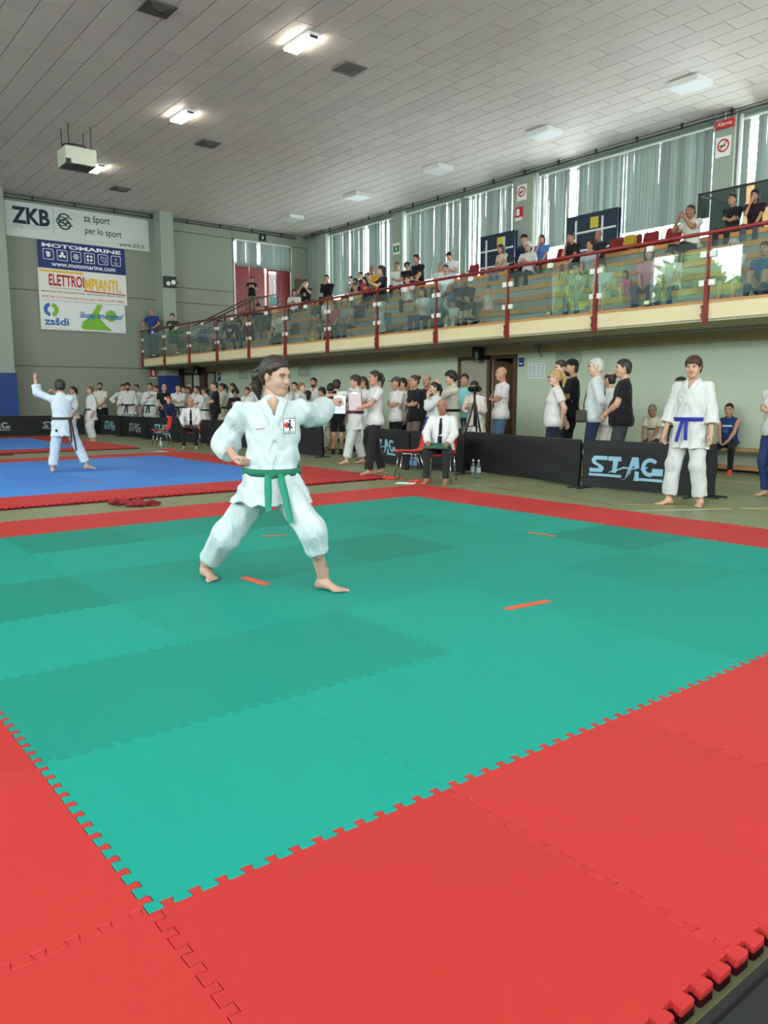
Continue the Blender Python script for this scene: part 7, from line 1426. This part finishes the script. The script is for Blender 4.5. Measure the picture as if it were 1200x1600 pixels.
# ================================================================== things held or worn by people
def wpt(lab, q, frame_='Rc', base='chest'):
    """world point from a person's own body frame"""
    o, J_, sc = PJ[lab]; p = (J_[base]+J_[frame_]@v3(*q))*sc; c, s_ = math.cos(o.rotation_euler[2]), math.sin(o.rotation_euler[2])
    return Vector((o.location.x+c*p[0]-s_*p[1], o.location.y+s_*p[0]+c*p[1], o.location.z+p[2]))
def find(t): return next(k for k in PJ if t in k)
def board(name, lab, loc, rz, tilt, w, hh, m, paper=None):
    o = tag(empty(name, loc), lab, 'clipboard'); o.rotation_euler = (tilt, 0, rz)
    MB().box(-w/2, w/2, -.006, .006, -hh/2, hh/2).build('board', m, o)
    if paper: MB().box(-w/2+.01, w/2-.01, -.0095, -.0065, -hh/2+.01, hh/2-.01).build('paper', paper, o); MB().box(-.05, .05, -.014, -.0095, hh/2-.035, hh/2-.01).build('clip', M_steel, o)
    return o
P_p1 = mat('score_paper', (206, 208, 212), var=.04, nscale=20); P_p2 = mat('pink_score_paper', (204, 184, 192), var=.04, nscale=20)
jl = find('standing woman judge'); jr = PJ[jl][0].rotation_euler[2]
a = wpt(jl, (0,0,0), base='wrL'); b = wpt(jl, (0,0,0), base='wrR'); ry = math.atan2(rr.y, rr.x)
board('score_board', 'white score sheet held by the standing judge, the left one', a+Vector(rr)*-.28+Vector((0,0,.07)), ry-.25, -.15, .23, .32, M_dark, P_p1)
board('score_board', 'pinkish score sheet held by the standing judge, the right one', a+Vector(rr)*-.03+Vector((0,0,.12)), ry+.25, -.15, .23, .32, M_dark, P_p2)
for t, lab, c in (('seated judge with white', 'black score board on the lap of the left judge', (22,22,24)), ('seated bald judge', 'green score board on the lap of the bald judge', (22,92,66))):
    k = find(t); o = tag(MB().box(-.19, .19, -.13, .13, -.012, .012).box(-.19, .19, -.13, -.115, .012, .03).build('score_case', mat('case_%d' % c[1], c, rough=.4), loc=wpt(k, (0,.37,.045), 'Rp', 'pelvis')), lab, 'clipboard'); o.rotation_euler = (-.12, 0, PJ[k][0].rotation_euler[2])
# shoulder bag
k = find('checked shirt with shoulder'); o = tag(empty('shoulder_bag', wpt(k, (-.17,.17,.0), 'Rp', 'pelvis'), PJ[k][0].rotation_euler[2]), 'dark brown shoulder bag of the white haired man', 'bag'); M_bag = mat('brown_leather', (52,42,34), rough=.5, var=.2)
sb = SDF(); sb.box((0,0,0), (.05,.085,.1), None, .03); hm = sdf_mesh(sb, .012).mesh('body'); link('body', hm, M_bag, o); MB().box(-.056,-.046,-.07,.07,-.02,.09).build('flap', M_bag, o)
# strap follows the shirt
o2, J_, sc = PJ[k]; ts_ = SDF(); torso(ts_, J_, .02, w=1.08, belly=.02); pts = []
for i in range(21):
    u = i/20*2*math.pi; ctr = J_['chest']+v3(0,0,-.08); d = v3(math.cos(u)*.75, math.sin(u), 0); d = nrm(d+v3(0,0,.0)); tilt = v3(-.62,0,0) ; p0 = ctr+v3(0,0,-.0)+v3(0,0,1)*(math.cos(u)*.3); t_ = np.linspace(.02,.4,120); F = ts_.at(p0+t_[:,None]*d); pts.append(tuple((p0+d*(t_[np.argmax(F > .004)]))*sc))
MB().tube(pts, .012, 6, closed=True).build('bag_strap', M_bag, o2, smooth=True)
# bags and small things in the stands
def backpack(loc, rgb, lab, s_=1.0):
    o = tag(empty('backpack', loc, 1.5), lab, 'bag'); b_ = SDF(); b_.box((0,0,.19), (.15,.1,.19), None, .06); b_.box((0,.1,.13), (.11,.05,.1), None, .03, k=.02); link('body', sdf_mesh(b_, .018).mesh('body', s_), cloth(rgb, 'bag'), o); MB().tube([(-.05*s_,0,.38*s_),(0,0,.42*s_),(.05*s_,0,.38*s_)], .01).build('handle', M_dark, o)
for loc, rgb, lab in BAGS: backpack(tuple(loc), rgb, lab)
k = find('black top and white trousers'); board('tablet', 'dark tablet held by the woman standing at the rail', wpt(k, (0,.06,.02), base='wrL'), PJ[k][0].rotation_euler[2], -.5, .2, .27, M_dark)
k = find('red folder'); board('folder', 'red folder held up by a spectator in the upper cluster', wpt(k, (0,.34,.06)), PJ[k][0].rotation_euler[2], -.2, .3, .24, mat('red_folder', (170,34,40)))
to = SDF(); to.ell((0,0,.08), (.07,.06,.08)); to.ell((0,.01,.2), (.065,.06,.06), k=.02)
for x_ in (-1, 1): to.cone((x_*.03,0,.24), (x_*.06,0,.32), .02, .008, k=.01); to.cone((x_*.05,.02,.1), (x_*.09,.05,.12), .018, .015, k=.01); to.cone((x_*.035,.03,.02), (x_*.04,.07,.015), .022, .02, k=.01)
o = link('plush_toy', sdf_mesh(to, .009).mesh('plush_toy'), mat('yellow_plush', (214,186,70), var=.15, bump=.2), None, TOY); tag(o, 'small yellow plush toy standing at the edge of the balcony', 'toy'); o.rotation_euler = (0,0,2.2)

# crumpled belts and flags on the floor
for loc, rz, lab, m, s_, seed, n, cat, name in HEAPQ:
    rg = np.random.RandomState(seed); hp_ = SDF()
    for k in range(n+2):
        a = v3(rg.uniform(-.2,.12), rg.uniform(-.07,.07), .016+.01*(k % 3)); an_ = rg.uniform(-.7,.7); b = a+v3(math.cos(an_), math.sin(an_), 0)*rg.uniform(.08,.2); mid = (a+b)/2+v3(0,0,rg.uniform(.0,.03))
        hp_.cone(a, mid, .02, .026, k=.012); hp_.cone(mid, b, .026, .014, k=.012)
    for k in range(2): a = v3(.1,.02*k,.012); b = a+v3(rg.uniform(.12,.2), rg.uniform(-.06,.06), -.004); hp_.cone(a, b, .016, .01, k=.01)
    hp_.mod(lambda P, F: F+.004*np.sin(P[...,0]*70+P[...,1]*50)*np.sin(P[...,1]*90+1)); hp_.cut((0,0,-1), (0,0,0))
    o = link(name, sdf_mesh(hp_, .009).mesh(name, s_), m, None, loc); o.rotation_euler = (0, 0, rz-.7); tag(o, lab, cat)
